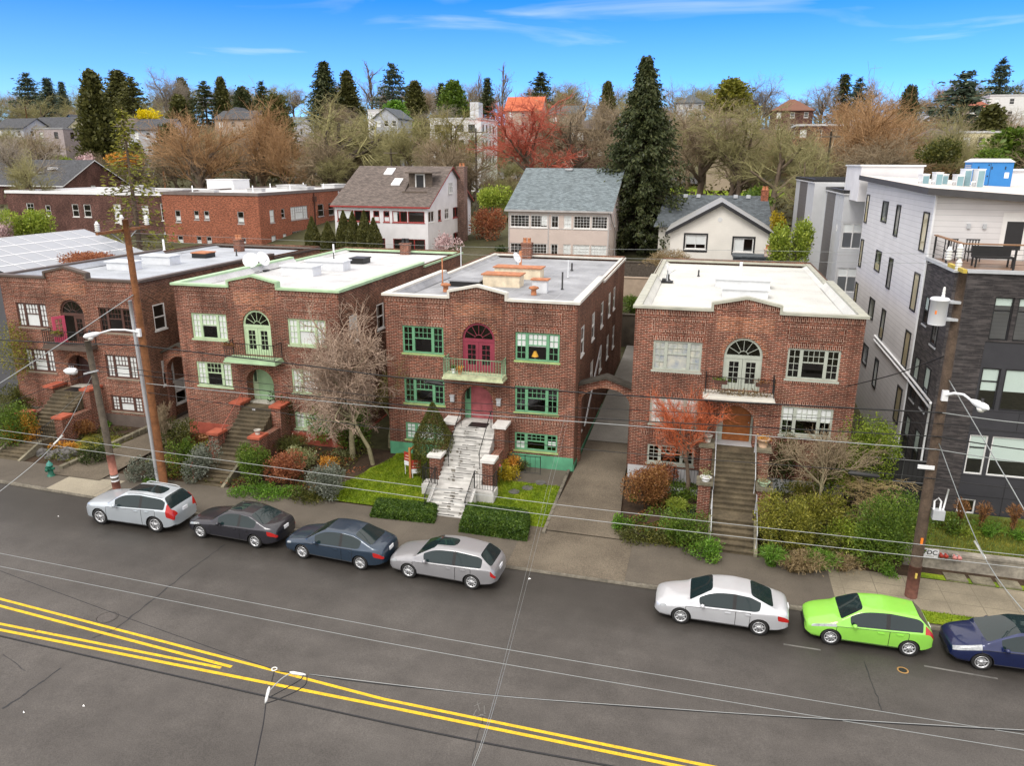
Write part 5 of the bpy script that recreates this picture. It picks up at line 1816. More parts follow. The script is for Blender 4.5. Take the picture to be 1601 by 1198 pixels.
# sloping roof slab with a deep dark fascia
mb = MB()
q = [(x0 - 0.55, ym - 0.6, zp + 0.02), (30, ym - 0.6, zp - 1.35), (30, yr + 0.4, zp - 0.6), (x0 - 0.55, yr + 0.4, zp + 0.35)]
lo = [Vector(p) for p in q]
hi = [p + Vector((0, 0, 0.30)) for p in lo]
mb.poly(hi, 1)
mb.poly(lo)
for k in range(4):
    mb.poly([lo[k], lo[(k + 1) % 4], hi[(k + 1) % 4], hi[k]])
mb.build('roof', [M('fascia', (0.060, 0.058, 0.060), 0.6), M('pale_roof', (0.60, 0.55, 0.50), 0.7, 0.1)], T)
mb = MB()
mb.fbox(FPw, 2.87, 3.95, 0.03, 0.10, zt, 13.95)
do = mb.build('terrace_door', X['f_white'], T)
mb = MB()
mb.fbox(FPw, 3.08, 3.78, 0.02, 0.028, zt + 0.5, 13.55)
mb.build('pane', X['f_black'], do)
mb = MB()
for u in (1.45, 2.1):
    mb.fbox(FPw, u, u + 0.14, -0.08, -0.002, 13.2, 13.42)
mb.build('wall_lamp', X['galv'], T)
mb = MB()
mb.box(x0, 30, yf + 0.02, ym - 0.04, zt - 0.02, zt + 0.04)
mb.build('terrace_deck', X['wood_deck'], T)
mb = MB()
mb.box(x0 - 0.1, 30, yf - 0.1, yf + 0.12, zt - 0.05, zt + 0.09)
mb.box(x0 - 0.1, x0 + 0.12, yf + 0.12, ym - 0.03, zt - 0.05, zt + 0.09)
mb.build('parapet_cap', X['galv'], T)
mb = MB()
P = [(x0 + 0.15, ym - 0.3), (x0 + 0.15, yf + 0.2), (20, yf + 0.2)]
for (a, b), (c, d) in zip(P, P[1:]):
    for z in (0.3, 0.5, 0.7, 0.9):
        mb.tube([(a, b, zt + z), (c, d, zt + z)], 0.008, 4)
for a, b in [(x0 + 0.15, ym - 0.3), (x0 + 0.15, 37.1), (x0 + 0.15, yf + 0.2)] + [(x0 + 0.15 + 2.0 * k, yf + 0.2) for k in range(1, 5)]:
    mb.box(a - 0.035, a + 0.035, b - 0.035, b + 0.035, zt + 0.05, zt + 1.08)
ra = mb.build('terrace_railing', X['iron'], T)
mb = MB()
mb.box(x0 + 0.07, x0 + 0.23, yf + 0.12, ym - 0.2, zt + 1.08, zt + 1.13)
mb.box(x0 + 0.23, 20, yf + 0.12, yf + 0.28, zt + 1.08, zt + 1.13)
mb.build('cap_rail', X['wood_rail'], ra)
mb = MB()
for dz in (0.0, 0.24):
    mb.tube([(x0 - 0.09, 47.7, 6.1 + dz), (x0 - 0.09, 39.3, 5.95 + dz), (x0 - 0.09, 35.1, 5.8 + dz)], 0.06, 6)
mb.tube([(x0 - 0.09, 35.1, 6.0), (x0 - 0.09, 35.1, 1.0)], 0.05, 6)
mb.build('wall_conduit', X['white_metal'], T)
# things on its terrace and roof
t = thing('terrace_table', 'black slatted bench on the wood terrace behind the cable railing', 'bench', (11.6, 36.4, zt + 0.04))
mb = MB()
mb.box(11.0, 12.5, 36.2, 36.8, zt + 0.42, zt + 0.5)
mb.box(11.0, 12.5, 36.75, 36.82, zt + 0.5, zt + 0.9)
mb.build('seat', X['iron'], t)
for dx in (11.05, 12.42):
    for dy in (36.25, 36.75):
        mb = MB()
        mb.box(dx, dx + 0.06, dy, dy + 0.06, zt + 0.04, zt + 0.42)
        mb.build('leg', X['iron'], t)
for i, (cx_, cy_) in enumerate(((10.7, 38.5), (11.6, 38.6))):
    t = thing('terrace_chair', ('dark metal chair in the terrace corner beside the white siding', 'dark metal chair further along the terrace wall from the corner')[i], 'chair', (cx_, cy_, zt + 0.04), 'chairs on the terrace')
    mb = MB()
    mb.box(cx_ - 0.28, cx_ + 0.28, cy_ - 0.28, cy_ + 0.28, zt + 0.44, zt + 0.49)
    mb.build('seat', X['iron'], t)
    mb = MB()
    for k in range(5):
        mb.box(cx_ - 0.26 + 0.12 * k, cx_ - 0.22 + 0.12 * k, cy_ + 0.24, cy_ + 0.28, zt + 0.49, zt + 0.95)
    mb.box(cx_ - 0.28, cx_ + 0.28, cy_ + 0.23, cy_ + 0.29, zt + 0.95, zt + 1.0)
    mb.build('backrest', X['iron'], t)
    for dx in (-.26, .22):
        for dy in (-.26, .22):
            mb = MB()
            mb.box(cx_ + dx, cx_ + dx + .04, cy_ + dy, cy_ + dy + .04, zt + 0.04, zt + 0.44)
            mb.build('leg', X['iron'], t)
gx, gy, gz = 13.55, 47.6, 14.78
t = thing('generator_cabinet', 'large blue equipment cabinet with a white top on the modern roof', 'equipment cabinet', (gx + 1, gy + 0.6, gz))
mb = MB()
mb.box(gx - 0.1, gx + 2.1, gy - 0.1, gy + 1.4, gz - 0.5, gz + 0.0)
mb.build('plinth', X['roof_pale'], t)
mb = MB()
mb.box(gx, gx + 2.0, gy, gy + 1.3, gz + 0.003, gz + 1.38)
bo = mb.build('cabinet', X['gen_blue'], t)
mb = MB()
for k in range(6):
    mb.box(gx - 0.012, gx - 0.002, gy + 0.15, gy + 1.15, gz + 0.72 + 0.09 * k, gz + 0.77 + 0.09 * k)
mb.build('louvre', X['galv'], bo)
mb = MB()
for a in (0.3, 0.95, 1.6):
    mb.box(gx + a, gx + a + 0.05, gy - 0.02, gy - 0.003, gz + 1.0, gz + 1.15)
for z in (0.12, 0.62, 1.2):
    mb.box(gx + 0.78, gx + 0.84, gy - 0.02, gy - 0.003, gz + z, gz + z + 0.06)
mb.box(gx + 0.9, gx + 0.92, gy - 0.006, gy - 0.002, gz + 0.05, gz + 1.3)
mb.build('latch', X['iron'], bo)
mb = MB()
mb.box(gx + 0.25, gx + 0.5, gy - 0.008, gy - 0.003, gz + 0.78, gz + 0.86)
mb.build('notice', X['plate'], bo)
mb = MB()
mb.box(gx + 1.62, gx + 1.84, gy - 0.008, gy - 0.003, gz + 0.55, gz + 0.85)
mb.build('notice', X['plate'], bo)
mb = MB()
q = [(-0.06, 1.38), (0.25, 1.56), (1.75, 1.56), (2.06, 1.38)]
for yy in (gy - 0.06, gy + 1.36):
    mb.poly([(gx + a, yy, gz + b) for a, b in q])
for (a, b), (c, d) in zip(q, q[1:]):
    mb.poly([(gx + a, gy - .06, gz + b), (gx + c, gy - .06, gz + d), (gx + c, gy + 1.36, gz + d), (gx + a, gy + 1.36, gz + b)])
mb.build('top_cover', X['white_metal'], t)
HV = [(10.75, 45.4, .62), (11.2, 44.7, .72), (12.15, 44.6, .62), (12.55, 44.9, .9), (12.95, 44.2, .9), (11.0, 46.6, .62), (11.9, 46.4, .62)]
HL = ['outdoor air unit at the left end of the row on the modern roof', 'second outdoor air unit from the left on the modern roof, grille facing right', 'small outdoor air unit left of the two tall ones on the modern roof', 'tall outdoor air unit, left of the two beside the blue cabinet', 'tall outdoor air unit standing right against the blue cabinet', 'outdoor air unit half hidden behind the left pair on the modern roof', 'outdoor air unit behind the gap in the row on the modern roof']
for (hx, hy, hh), lab in zip(HV, HL):
    z = 14.68
    t = thing('air_conditioner', lab, 'air conditioner', (hx, hy, z), 'air units on the modern roof')
    mb = MB()
    mb.box(hx - 0.16, hx + 0.16, hy - 0.42, hy + 0.42, z + 0.2, z + 0.2 + hh)
    mb.box(hx - 0.18, hx + 0.18, hy - 0.44, hy + 0.44, z + 0.2 + hh, z + 0.24 + hh)
    b = mb.build('casing', X['white_metal'], t)
    mb = MB()
    for k in range(6):
        mb.box(hx + 0.162, hx + 0.17, hy - 0.34, hy + 0.34, z + 0.27 + k * (hh - 0.1) / 6, z + 0.27 + k * (hh - 0.1) / 6 + 0.06)
    mb.build('fan_grille', X['iron'], b)
    mb = MB()
    mb.box(hx - 0.14, hx + 0.14, hy - 0.428, hy - 0.421, z + 0.26, z + 0.14 + hh)
    mb.build('coil_panel', M('teal_coil', (0.22, 0.36, 0.40), 0.5), b)
    mb = MB()
    for dy in (-.35, .3):
        mb.box(hx - .2, hx + .2, hy + dy, hy + dy + .06, z - 0.1, z + .2)
    mb.build('stand', X['galv'], t)
    mb = MB()
    mb.tube([(hx - 0.2, hy - 0.3, z + 0.5), (hx - 0.35, hy - 0.35, z + 0.5), (hx - 0.38, hy - 0.36, z + 0.1)], 0.06, 6)
    mb.build('pipe', X['white_metal'], t)
for i, (a, b, c, d, h, lb) in enumerate(((16.2, 20, 50, 53, 1.3, 'white plant room on the modern roof right of the blue cabinet'), (9.6, 13.4, 57, 63, 1.5, 'long white roof enclosure behind the air units'))):
    t = thing('plant_room', lb, 'roof structure', (a, c, 14.4))
    mb = MB()
    mb.box(a, b, c, d, 13.6, 14.4 + h)
    mb.build('wall', X['white_wall'], t)
    mb = MB()
    mb.box(a - 0.1, b + 0.1, c - 0.1, d + 0.1, 14.4 + h, 14.5 + h)
    mb.build('roof', X['white_metal'], t)

# grey and white townhouse behind it
T = thing('townhouse', 'pale grey panelled townhouse with dark siding strips and white windows behind the modern block', 'apartment building', (11, 70, 5))
mb = MB()
A_ = Fr((9.3, 60.5, 0), (1, 0, 0), (0, 1, 0))
wa = [(0.15, 1.55, 10.1, 11.9), (0.15, 1.55, 6.9, 8.7)]
wall(mb, A_, 0, 6, 3.5, 13.9, wa)
AL = Fr((9.3, 60.5, 0), (0, 1, 0), (1, 0, 0))
wl_ = [(6.0, 7.2, 7.4, 9.6), (1.6, 2.0, 11.2, 11.7), (7.2, 8.0, 11.2, 11.8)]
wall(mb, AL, 0, 9.3, 3.5, 13.9, wl_, mr=None)
BL_ = Fr((8.3, 69.8, 0), (0, 1, 0), (1, 0, 0))
wall(mb, BL_, 0, 15, 3.5, 14.5, [(1.5, 2.3, 11.2, 11.8), (6, 7, 11.2, 12.0)])
mb.poly([(8.3, 69.8, 3.5), (15, 69.8, 3.5), (15, 69.8, 14.5), (8.3, 69.8, 14.5)])
mb.poly([(8.3, 84.8, 3.5), (15, 84.8, 3.5), (15, 84.8, 14.5), (8.3, 84.8, 14.5)])
mb.build('wall', X['grey_panel'], T)
mb = MB()
mb.fbox(AL, 4.2, 8.6, -0.03, 0.0, 3.5, 13.88)
mb.build('dark_siding', X['grey_siding'], T)
mb = MB()
mb.fbox(BL_, 5, 11, -0.03, 0.0, 3.5, 14.48)
mb.build('dark_siding', X['grey_siding'], T)
mb = MB()
for z in (9.6, 6.3, 12.0):
    mb.fbox(A_, 0, 6, -0.006, 0.001, z, z + 0.02)
    mb.fbox(AL, 0, 4.2, -0.006, 0.001, z, z + 0.02)
mb.fbox(AL, 2.3, 2.32, -0.006, 0.001, 3.5, 13.8)
mb.build('panel_joint', X['f_grey'], T)
mb = MB()
for (a, b, c, d, z) in ((9.2, 15.3, 60.4, 69.8, 13.9), (8.2, 15, 69.8, 84.9, 14.5)):
    mb.box(a, b, c, d, z, z + 0.1, 1)
    for q in ((a, b, c, c + 0.16), (a, b, d - 0.16, d), (a, a + 0.16, c + .16, d - .16)):
        mb.box(*q, z + 0.1, z + 0.34)
mb.build('roof', [X['f_black'], X['roof_white']], T)
for a, b, c, d in wa:
    window(T, A_, a, b, c, d, X['f_white'], 'cross', ((0, 1, .66, 1),), sill=False, fw=0.07)
for a, b, c, d in wl_:
    window(T, Fr(AL.P(0, -0.06, 0), AL.U, AL.N), a, b, c, d, X['f_white'], 'cross', sill=False, fw=0.07)
for a, b, c, d in [(1.5, 2.3, 11.2, 11.8), (6, 7, 11.2, 12.0)]:
    window(T, Fr(BL_.P(0, -0.06, 0), BL_.U, BL_.N), a, b, c, d, X['f_white'], 'slider', sill=False, fw=0.07)

# walls and fences
def slabwall(name, label, cat, x0, x1, y, zb, zt, m, cap=None, th=0.25):
    t = thing(name, label, cat, ((x0 + x1) / 2, y, zb))
    mb = MB()
    mb.box(x0, x1, y, y + th, zb, zt)
    mb.build('wall', m, t)
    mb = MB()
    mb.box(x0, x1, y - 0.05, y + th + 0.05, zt, zt + 0.1)
    mb.build('cap', cap or m, t)
    return t
slabwall('retaining_wall', 'dark stained retaining wall at the far end of the driveway under the hedge', 'retaining wall', -6.5, 8, 60.55, 1.3, 4.3, M('stained_wall', (0.10, 0.085, 0.065), 0.9, 0.4, 1.0))
slabwall('garden_wall', 'pale pinkish garden wall above the hedge at the end of the driveway', 'garden wall', -7.5, -2.5, 66, 4.2, 6.5, M('pinkish_wall', (0.42, 0.33, 0.25), 0.85))
slabwall('board_fence', 'dark weathered board fence above the pale wall behind the driveway', 'fence', -8.5, -2.0, 68, 5.0, 7.6, M('grey_boards', (0.085, 0.07, 0.055), 0.9, 0.35, 6))
slabwall('bank_wall', 'low stained concrete wall along the planted bank by the sidewalk', 'retaining wall', 8.75, 24, 31.2, -0.1, 0.78, M('streaky_concrete', (0.22, 0.20, 0.165), 0.9, 0.45, 1.1, fine=7))
t = thing('corrugated_fence', 'black corrugated metal fence at the mouth of the passage beside the modern block', 'fence', (8.6, 34.3, 0.4))
mb = MB()
mb.box(7.55, 9.9, 34.3, 34.36, 0.4, 3.6)
mb.build('panel', X['char_corr'], t)
mb = MB()
for z in (3.62, 2.6):
    mb.tube([(7.5, 34.22, z), (9.9, 34.22, z)], 0.022, 6)
for x in (7.55, 9.0, 9.9):
    mb.tube([(x, 34.22, 0.4), (x, 34.22, 3.7)], 0.022, 6)
mb.build('frame', M('dull_pipe', (0.14, 0.145, 0.15), 0.5), t)
for xx, s, lab in ((-31.0, 1, 'low mossy concrete edging along the left side of the left driveway'), (-6.05, 1, 'low pale concrete edging between the side lawn and the middle driveway')):
    t = MB()
    for k in range(12):
        y0_, y1_ = 29.9 + 0.5 * k, 30.4 + 0.5 * k
        xl = xx - (0.75 if xx < -20 else 0.05) * (36 - y0_) / 6
        t.box(xl - (0.13 if xx < -20 else 0.07), xl + (0.13 if xx < -20 else 0.07), y0_, y1_, ground(xl, y0_) - 0.2, ground(xl, y0_) + (0.34 if xx < -20 else 0.21))
    tag(t.build('garden_edging', X['concrete_old'] if xx < -20 else X['kerb']), lab, 'edging')


# ------------------------------------------------------------------ cars
def paint(name, c, metal=0.35, rough=0.32):
    m, t, b = new_mat(name)
    f = noise(t, objco(t), 1.3, 3.0)
    t.links.new(ramp(t, f, [(0.3, tuple(x * 0.92 for x in c)), (0.7, c)]), b.inputs['Base Color'])
    b.inputs['Metallic'].default_value = metal
    b.inputs['Roughness'].default_value = rough
    b.inputs['Coat Weight'].default_value = 0.8
    b.inputs['Coat Roughness'].default_value = 0.05
    return m


CARGLASS = M('tinted_car_glass', (0.010, 0.022, 0.024), 0.04, 0.1, spec=0.5)
HEADL = M('clear_lamp_lens', (0.34, 0.36, 0.37), 0.12, 0.35, 9.0, coat=0.6)
TAILL = M('red_lamp_lens', (0.42, 0.014, 0.012), 0.2, 0.1, coat=0.5)
AMBER = M('amber_lens', (0.60, 0.16, 0.02), 0.3)
NR = 10


def ipl(x, pts):
    return float(np.interp(x, [p[0] for p in pts], [p[1] for p in pts]))


def make_car(key, S, pm):
    """lofted body: stations along x (front at 0), each a half ring of NR points from sill to centre line"""
    L, Wd = S['L'], S['W'] / 2
    top, belt, plan, roofw = S['top'], S['belt'], S['plan'], S['roofw']
    xc, xr0, xr1, xd = S['cowl'], S['roof0'], S['roof1'], S['deck']
    fo, wb = S['fo'], S['wb']
    xb = S['bpil']
    q3 = S['rearq']         # end of the rear side glass
    xm = xc + (xr0 - xc) * 0.42
    st = sorted(set([0.0, 0.06, 0.18, 0.42, fo, fo + 0.42, xc - 0.12, xc, xm, xr0, xb - 0.05, xb + 0.05, q3 - 0.42, q3, xr1, xd, (xr1 + xd) / 2, L - 0.42, L - 0.16, L - 0.05, L, (xc + fo + 0.42) / 2]))
    st = [s for i, s in enumerate(st) if i == 0 or s - st[i - 1] > 0.025]
    rings = []
    for x in st:
        w = ipl(x, plan) * Wd
        zt, zs = ipl(x, top), ipl(x, belt)
        zs = min(zs, zt - 0.005)
        zb = ipl(x, [(0, 0.26), (0.2, 0.19), (L - 0.3, 0.2), (L, 0.34)])
        zm = zb + (zs - zb) * 0.66
        cab = max(0.0, min(1.0, (zt - zs) / 0.45))
        rw = ipl(x, roofw) * Wd
        gw = w * 0.955
        inc = xc - 0.01 <= x <= xd + 0.01
        if inc:
            zg = zt - 0.04 * cab - 0.004
            w6 = gw + (rw - gw) * cab
            r = [(0, zb), (w * 0.86, zb), (w * 0.975, zb + 0.10), (w, zm), (w * 0.985, zs - 0.02), (gw, zs + 0.012), (w6 + 0.012, zg - 0.015), (w6 - 0.045, zg + 0.028 * cab), (w6 * 0.55, zt - 0.006), (0, zt)]
        else:
            r = [(0, zb), (w * 0.86, zb), (w * 0.975, zb + 0.10), (w, zm), (w * 0.975, zs - 0.03), (w * 0.93, zs + (zt - zs) * 0.35), (w * 0.86, zs + (zt - zs) * 0.62), (w * 0.66, zs + (zt - zs) * 0.85), (w * 0.36, zt - 0.004), (0, zt)]
        rings.append([(x, y, z) for y, z in r])
    bm = bmesh.new()
    VR = [[bm.verts.new(p) for p in r] for r in rings]
    VL = [[v if abs(p[1]) < 1e-9 else bm.verts.new((p[0], -p[1], p[2])) for v, p in zip(a, r)] for a, r in zip(VR, rings)]
    SL = dict(paint=0, wind=1, rear=2, side=3, black=4, fdoor=5, rdoor=6, head=7, tail=8, fend=9, sun=10)
    def mid(i):
        return (st[i] + st[i + 1]) / 2
    for sgn, VV in ((1, VR), (-1, VL)):
        for i in range(len(st) - 1):
            x = mid(i)
            for j in range(NR - 1):
                a = [VV[i][j], VV[i + 1][j], VV[i + 1][j + 1], VV[i][j + 1]]
                f = bm.faces.new(a if sgn > 0 else a[::-1])
                m = 0
                if j == 0 or j == 1 and (x > L - 0.5 or x < 0.3):
                    m = 4
                if xc < x < xr0 and j >= 7:
                    m = 1
                elif xr1 < x < xd and j >= 7:
                    m = 2
                elif j == 5 and xm < x < q3:
                    m = 4 if abs(x - xb) < 0.06 else 3
                elif j in (2, 3) and xc - 0.13 < x < xb + 0.06:
                    m = 5
                elif j in (2, 3) and xb < x < S['rdoor']:
                    m = 6
                elif j in S.get('hj', (4, 5)) and S['hx'][0] < x < S['hx'][1]:
                    m = 7
                elif j in S.get('tj', (3,)) and x > S['tx']:
                    m = 8
                elif S.get('sun') and j >= 8 and S['sun'][0] < x < S['sun'][1]:
                    m = 10
                elif S.get('blackroof') and j >= 7 and xr0 < x < xr1:
                    m = 10
                f.material_index = m
                f.smooth = True
    for i, rev in ((0, False), (len(st) - 1, True)):
        for j in range(NR - 1):
            vs = [VR[i][j], VR[i][j + 1], VL[i][j + 1], VL[i][j]]
            vs = list(dict.fromkeys(vs))
            if len(vs) > 2:
                f = bm.faces.new(vs if not rev else vs[::-1])
                f.smooth = True
                f.material_index = 4 if (i == 0 and j in (1, 2)) else 0
    bmesh.ops.recalc_face_normals(bm, faces=bm.faces)
    cr = bm.edges.layers.float.new('crease_edge')
    for e in bm.edges:
        ms = {f.material_index for f in e.link_faces}
        if len(ms) > 1:
            e[cr] = 0.8
    for VV in (VR, VL):
        for i in range(len(st) - 1):
            for j, w in ((4, 0.5), (2, 0.45), (6, 0.6)):
                e = bm.edges.get((VV[i][j], VV[i + 1][j]))
                if e and e[cr] < w:
                    e[cr] = w
    me = bpy.data.meshes.new('car_shell')
    bm.to_mesh(me)
    bm.free()
    for _ in SL:
        me.materials.append(None)
    o = bpy.data.objects.new('car_shell', me)
    col.objects.link(o)
    md = o.modifiers.new('s', 'SUBSURF')
    md.levels = 2
    cut = MB()
    Rw = S['R']
    for cx in (fo, fo + wb):
        for s in (-1, 1):
            y0, y1 = sorted((s * (Wd - 0.24), s * (Wd + 0.3)))
            cut.lathe((cx, 0, Rw), [(0.001, y0), (Rw * 1.14, y0), (Rw * 1.14, y1), (0.001, y1)], 28, axis='y', sm=False)
    co = cut.build('cutter', [pm] * 11)
    for p in co.data.polygons:
        p.material_index = 4
    cb = bmesh.new()
    cb.from_mesh(co.data)
    bmesh.ops.remove_doubles(cb, verts=cb.verts, dist=1e-4)
    bmesh.ops.recalc_face_normals(cb, faces=cb.faces)
    cb.to_mesh(co.data)
    cb.free()
    bo = o.modifiers.new('b', 'BOOLEAN')
    bo.operation, bo.object, bo.solver = 'DIFFERENCE', co, 'EXACT'
    dg = bpy.context.evaluated_depsgraph_get()
    ev = o.evaluated_get(dg)
    full = bpy.data.meshes.new_from_object(ev)
    bpy.data.objects.remove(o)
    bpy.data.objects.remove(co)
    T = thing('parked_car', 'car', 'car')
    def part(name, idx, mat, side=0, parent=T, seam=False, xs=None):
        b = bmesh.new()
        b.from_mesh(full)
        kill = [f for f in b.faces if not (f.material_index == idx and (side == 0 or f.calc_center_median().y * side > 0) and (xs is None or xs[0] < f.calc_center_median().x < xs[1]))]
        bmesh.ops.delete(b, geom=kill, context='FACES')
        if not b.faces:
            b.free()
            return None
        m2 = bpy.data.meshes.new(name)
        for f in b.faces:
            f.material_index = 0
        if seam:
            segs = [(*e.verts[0].co, *e.verts[1].co, 0.009, 0.009) for e in b.edges if len(e.link_faces) == 1]
            V, F = prisms(np.array(segs), 4)
            nv = [b.verts.new(v) for v in V]
            for f in F:
                q = b.faces.new([nv[i] for i in f])
                q.material_index = 1
        b.to_mesh(m2)
        b.free()
        m2.materials.append(mat)
        if seam:
            m2.materials.append(X['plastic'])
        r = link(name, m2, parent)
        OFF[r] = Vector((0, 0, 0))
        return r
    part('body', 0, pm)
    part('windscreen', 1, CARGLASS)
    part('rear_window', 2, CARGLASS)
    part('underbody', 4, X['plastic'])
    part('sunroof', 10, CARGLASS)
    for s in (-1, 1):
        fd = part('door', 5, pm, s, seam=True)
        rd = part('door', 6, pm, s, seam=True)
        part('window', 3, CARGLASS, s, fd, xs=(0, xb))
        part('window', 3, CARGLASS, s, rd, xs=(xb, L))
        part('headlight', 7, HEADL, s)
        part('taillight', 8, TAILL, s)
        for d, hx in ((fd, xb - 0.2), (rd, S['rdoor'] - 0.22)):
            if d is None:
                continue
            mb = MB()
            w = ipl(hx, plan) * Wd
            z = ipl(hx, belt) - 0.11
            mb.box(hx - 0.11, hx + 0.09, *sorted((s * (w * 0.97), s * (w + 0.022))), z - 0.018, z + 0.018)
            mb.build('handle', S.get('handle', pm), d)
        mb = MB()
        mx = xm + 0.12
        w = ipl(mx, plan) * Wd
        z = ipl(mx, belt) + 0.02
        mb.lathe((mx, s * (w + 0.10), z + 0.09), [(0.001, -0.06), (0.055, -0.05), (0.085, 0.0), (0.075, 0.06), (0.001, 0.075)], 10, axis='x')
        mb.box(mx - 0.03, mx + 0.03, *sorted((s * (w * 0.93), s * (w + 0.08))), z + 0.02, z + 0.06)
        mb.build('mirror', S.get('mirror', pm), T)
    # wheels
    for cx in (fo, fo + wb):
        for s in (-1, 1):
            yo = s * (Wd - 0.035)
            yi = s * (Wd - 0.235)
            mb = MB()
            k = Rw
            prof = [(k * 0.64, yi), (k * 0.93, yi), (k, yi + s * 0.035), (k, yo - s * 0.035), (k * 0.95, yo), (k * 0.70, yo - s * 0.012), (k * 0.66, yo - s * 0.04), (k * 0.3, yo - s * 0.05), (0.001, yo - s * 0.05)]
            mb.lathe((cx, 0, k), prof, 24, axis='y')
            wo = mb.build('wheel', X['tyre'], T)
            mb = MB()
            mb.lathe((cx, 0, k), [(k * 0.70, yo - s * 0.05), (k * 0.70, yo - s * 0.004), (k * 0.63, yo - s * 0.008), (k * 0.60, yo - s * 0.045)], 24, axis='y')
            n = S['spokes']
            for q in range(n):
                a = 2 * math.pi * q / n + 0.3
                for da in S.get('sd', (-0.05, 0.05) if n < 8 else (0.04,)):
                    p0 = Vector((cx + 0.12 * k * math.cos(a), yo - s * 0.02, k + 0.12 * k * math.sin(a)))
                    p1 = Vector((cx + 0.66 * k * math.cos(a + da), yo - s * 0.016, k + 0.66 * k * math.sin(a + da)))
                    mb.tube([p0, p1], [0.026, 0.017], 5)
            mb.lathe((cx, 0, k), [(0.2 * k, yo - s * 0.05), (0.2 * k, yo - s * 0.012), (0.001, yo - s * 0.008)], 12, axis='y')
            mb.build('rim', X['rim'], wo)
    # plate, grille, bumper trim
    mb = MB()
    z = S['platez']
    mb.box(L - 0.02, L + 0.012, -0.16, 0.16, z, z + 0.15)
    mb.build('licence_plate', X['plate'], T)
    mb = MB()
    gz = S.get('grille', (0.42, 0.6))
    mb.box(-0.012, 0.06, -0.32, 0.32, *gz)
    mb.box(-0.006, 0.1, -0.5, 0.5, 0.27, 0.36)
    mb.build('grille', X['plastic'], T)
    if S.get('rack'):
        for s in (-1, 1):
            mb = MB()
            mb.tube([(xr0 + 0.15, s * (ipl(xr0 + .2, roofw) * Wd - 0.05), ipl(xr0 + 0.15, top) - 0.02), (xr0 + 0.35, s * (ipl(xr0 + .3, roofw) * Wd - 0.04), ipl(xr0 + .4, top) + 0.035), (xr1 - 0.3, s * (ipl(xr1 - .3, roofw) * Wd - 0.04), ipl(xr1 - .3, top) + 0.035), (xr1 - 0.1, s * (ipl(xr1, roofw) * Wd - 0.04), ipl(xr1 - .1, top) - 0.01)], 0.02, 6)
            mb.build('roof_rail', X['plastic'] if key != 'suv' else X['galv'], T)
    return T


def sedan(L, W, H, wb, fo, R, deckz=1.02, cowl=1.25, r0=1.95, r1=3.25, deck=3.95, **k):
    d = dict(L=L, W=W, wb=wb, fo=fo, R=R, cowl=cowl, roof0=r0, roof1=r1, deck=deck, bpil=(r0 + r1) / 2 + 0.12, rearq=r1 + 0.35, rdoor=fo + wb - 0.18,
             top=[(0, 0.60), (0.06, 0.68), (0.2, 0.75), (0.7, 0.87), (cowl, 0.98), (r0, H - 0.035), ((r0 + r1) / 2, H), (r1, H - 0.06), (deck, deckz + 0.02), (L - 0.15, deckz), (L - 0.04, deckz - 0.08), (L, deckz - 0.22)],
             belt=[(0, 0.52), (0.3, 0.63), (cowl, 0.80), (r0, 0.83), (deck, 0.91), (L - 0.2, 0.88), (L, 0.70)],
             plan=[(0, 0.68), (0.06, 0.77), (0.18, 0.87), (0.45, 0.955), (fo + 0.3, 1.0), (L - 1.0, 1.0), (L - 0.42, 0.95), (L - 0.16, 0.88), (L - 0.05, 0.82), (L, 0.74)],
             roofw=[(cowl, 0.80), (r0, 0.70), (r1, 0.69), (deck, 0.66)], hx=(0.12, 0.62), hj=(4,), tx=L - 0.36, spokes=8, platez=0.74)
    d.update(k)
    return d


def hatch(L, W, H, wb, fo, R, cowl=1.15, r0=1.85, r1=3.6, deck=4.2, endz=0.98, **k):
    d = dict(L=L, W=W, wb=wb, fo=fo, R=R, cowl=cowl, roof0=r0, roof1=r1, deck=deck, bpil=(r0 + r1) / 2 - 0.08, rearq=r1 + 0.12, rdoor=fo + wb - 0.12,
             top=[(0, 0.62), (0.06, 0.70), (0.2, 0.78), (0.7, 0.92), (cowl, 1.02), (r0, H - 0.04), ((r0 + r1) / 2, H), (r1, H - 0.08), (deck, endz), (L - 0.04, endz - 0.1), (L, endz - 0.25)],
             belt=[(0, 0.54), (0.3, 0.67), (cowl, 0.81), (r0, 0.84), (r1, 0.93), (deck, 0.92), (L, 0.68)],
             plan=[(0, 0.68), (0.06, 0.77), (0.18, 0.87), (0.45, 0.955), (fo + 0.3, 1.0), (L - 0.9, 1.0), (L - 0.4, 0.96), (L - 0.16, 0.92), (L - 0.05, 0.87), (L, 0.8)],
             roofw=[(cowl, 0.80), (r0, 0.71), (r1, 0.68), (deck, 0.72)], hx=(0.08, 0.66), tx=L - 0.30, tj=(3,), hj=(4,), spokes=8, platez=0.70)
    d.update(k)
    return d


def put(T, fw_, rw_, S, label):
    """stand the car on its two street-side wheels"""
    a, b = road(*fw_), road(*rw_)
    d = (b - a)
    ang = math.atan2(d.y, d.x)
    u = Vector((math.cos(ang), math.sin(ang), 0))
    n = Vector((-u.y, u.x, 0))
    m = (a + b) / 2
    o = m - u * (S['fo'] + S['wb'] / 2) + n * (S['W'] / 2 - 0.08)
    o.z = SLOPE * o.x + 0.004
    T.location = o
    T.rotation_euler = (0, -math.atan(SLOPE) , ang)
    T['label'] = label
    T['group'] = 'cars parked along the kerb'


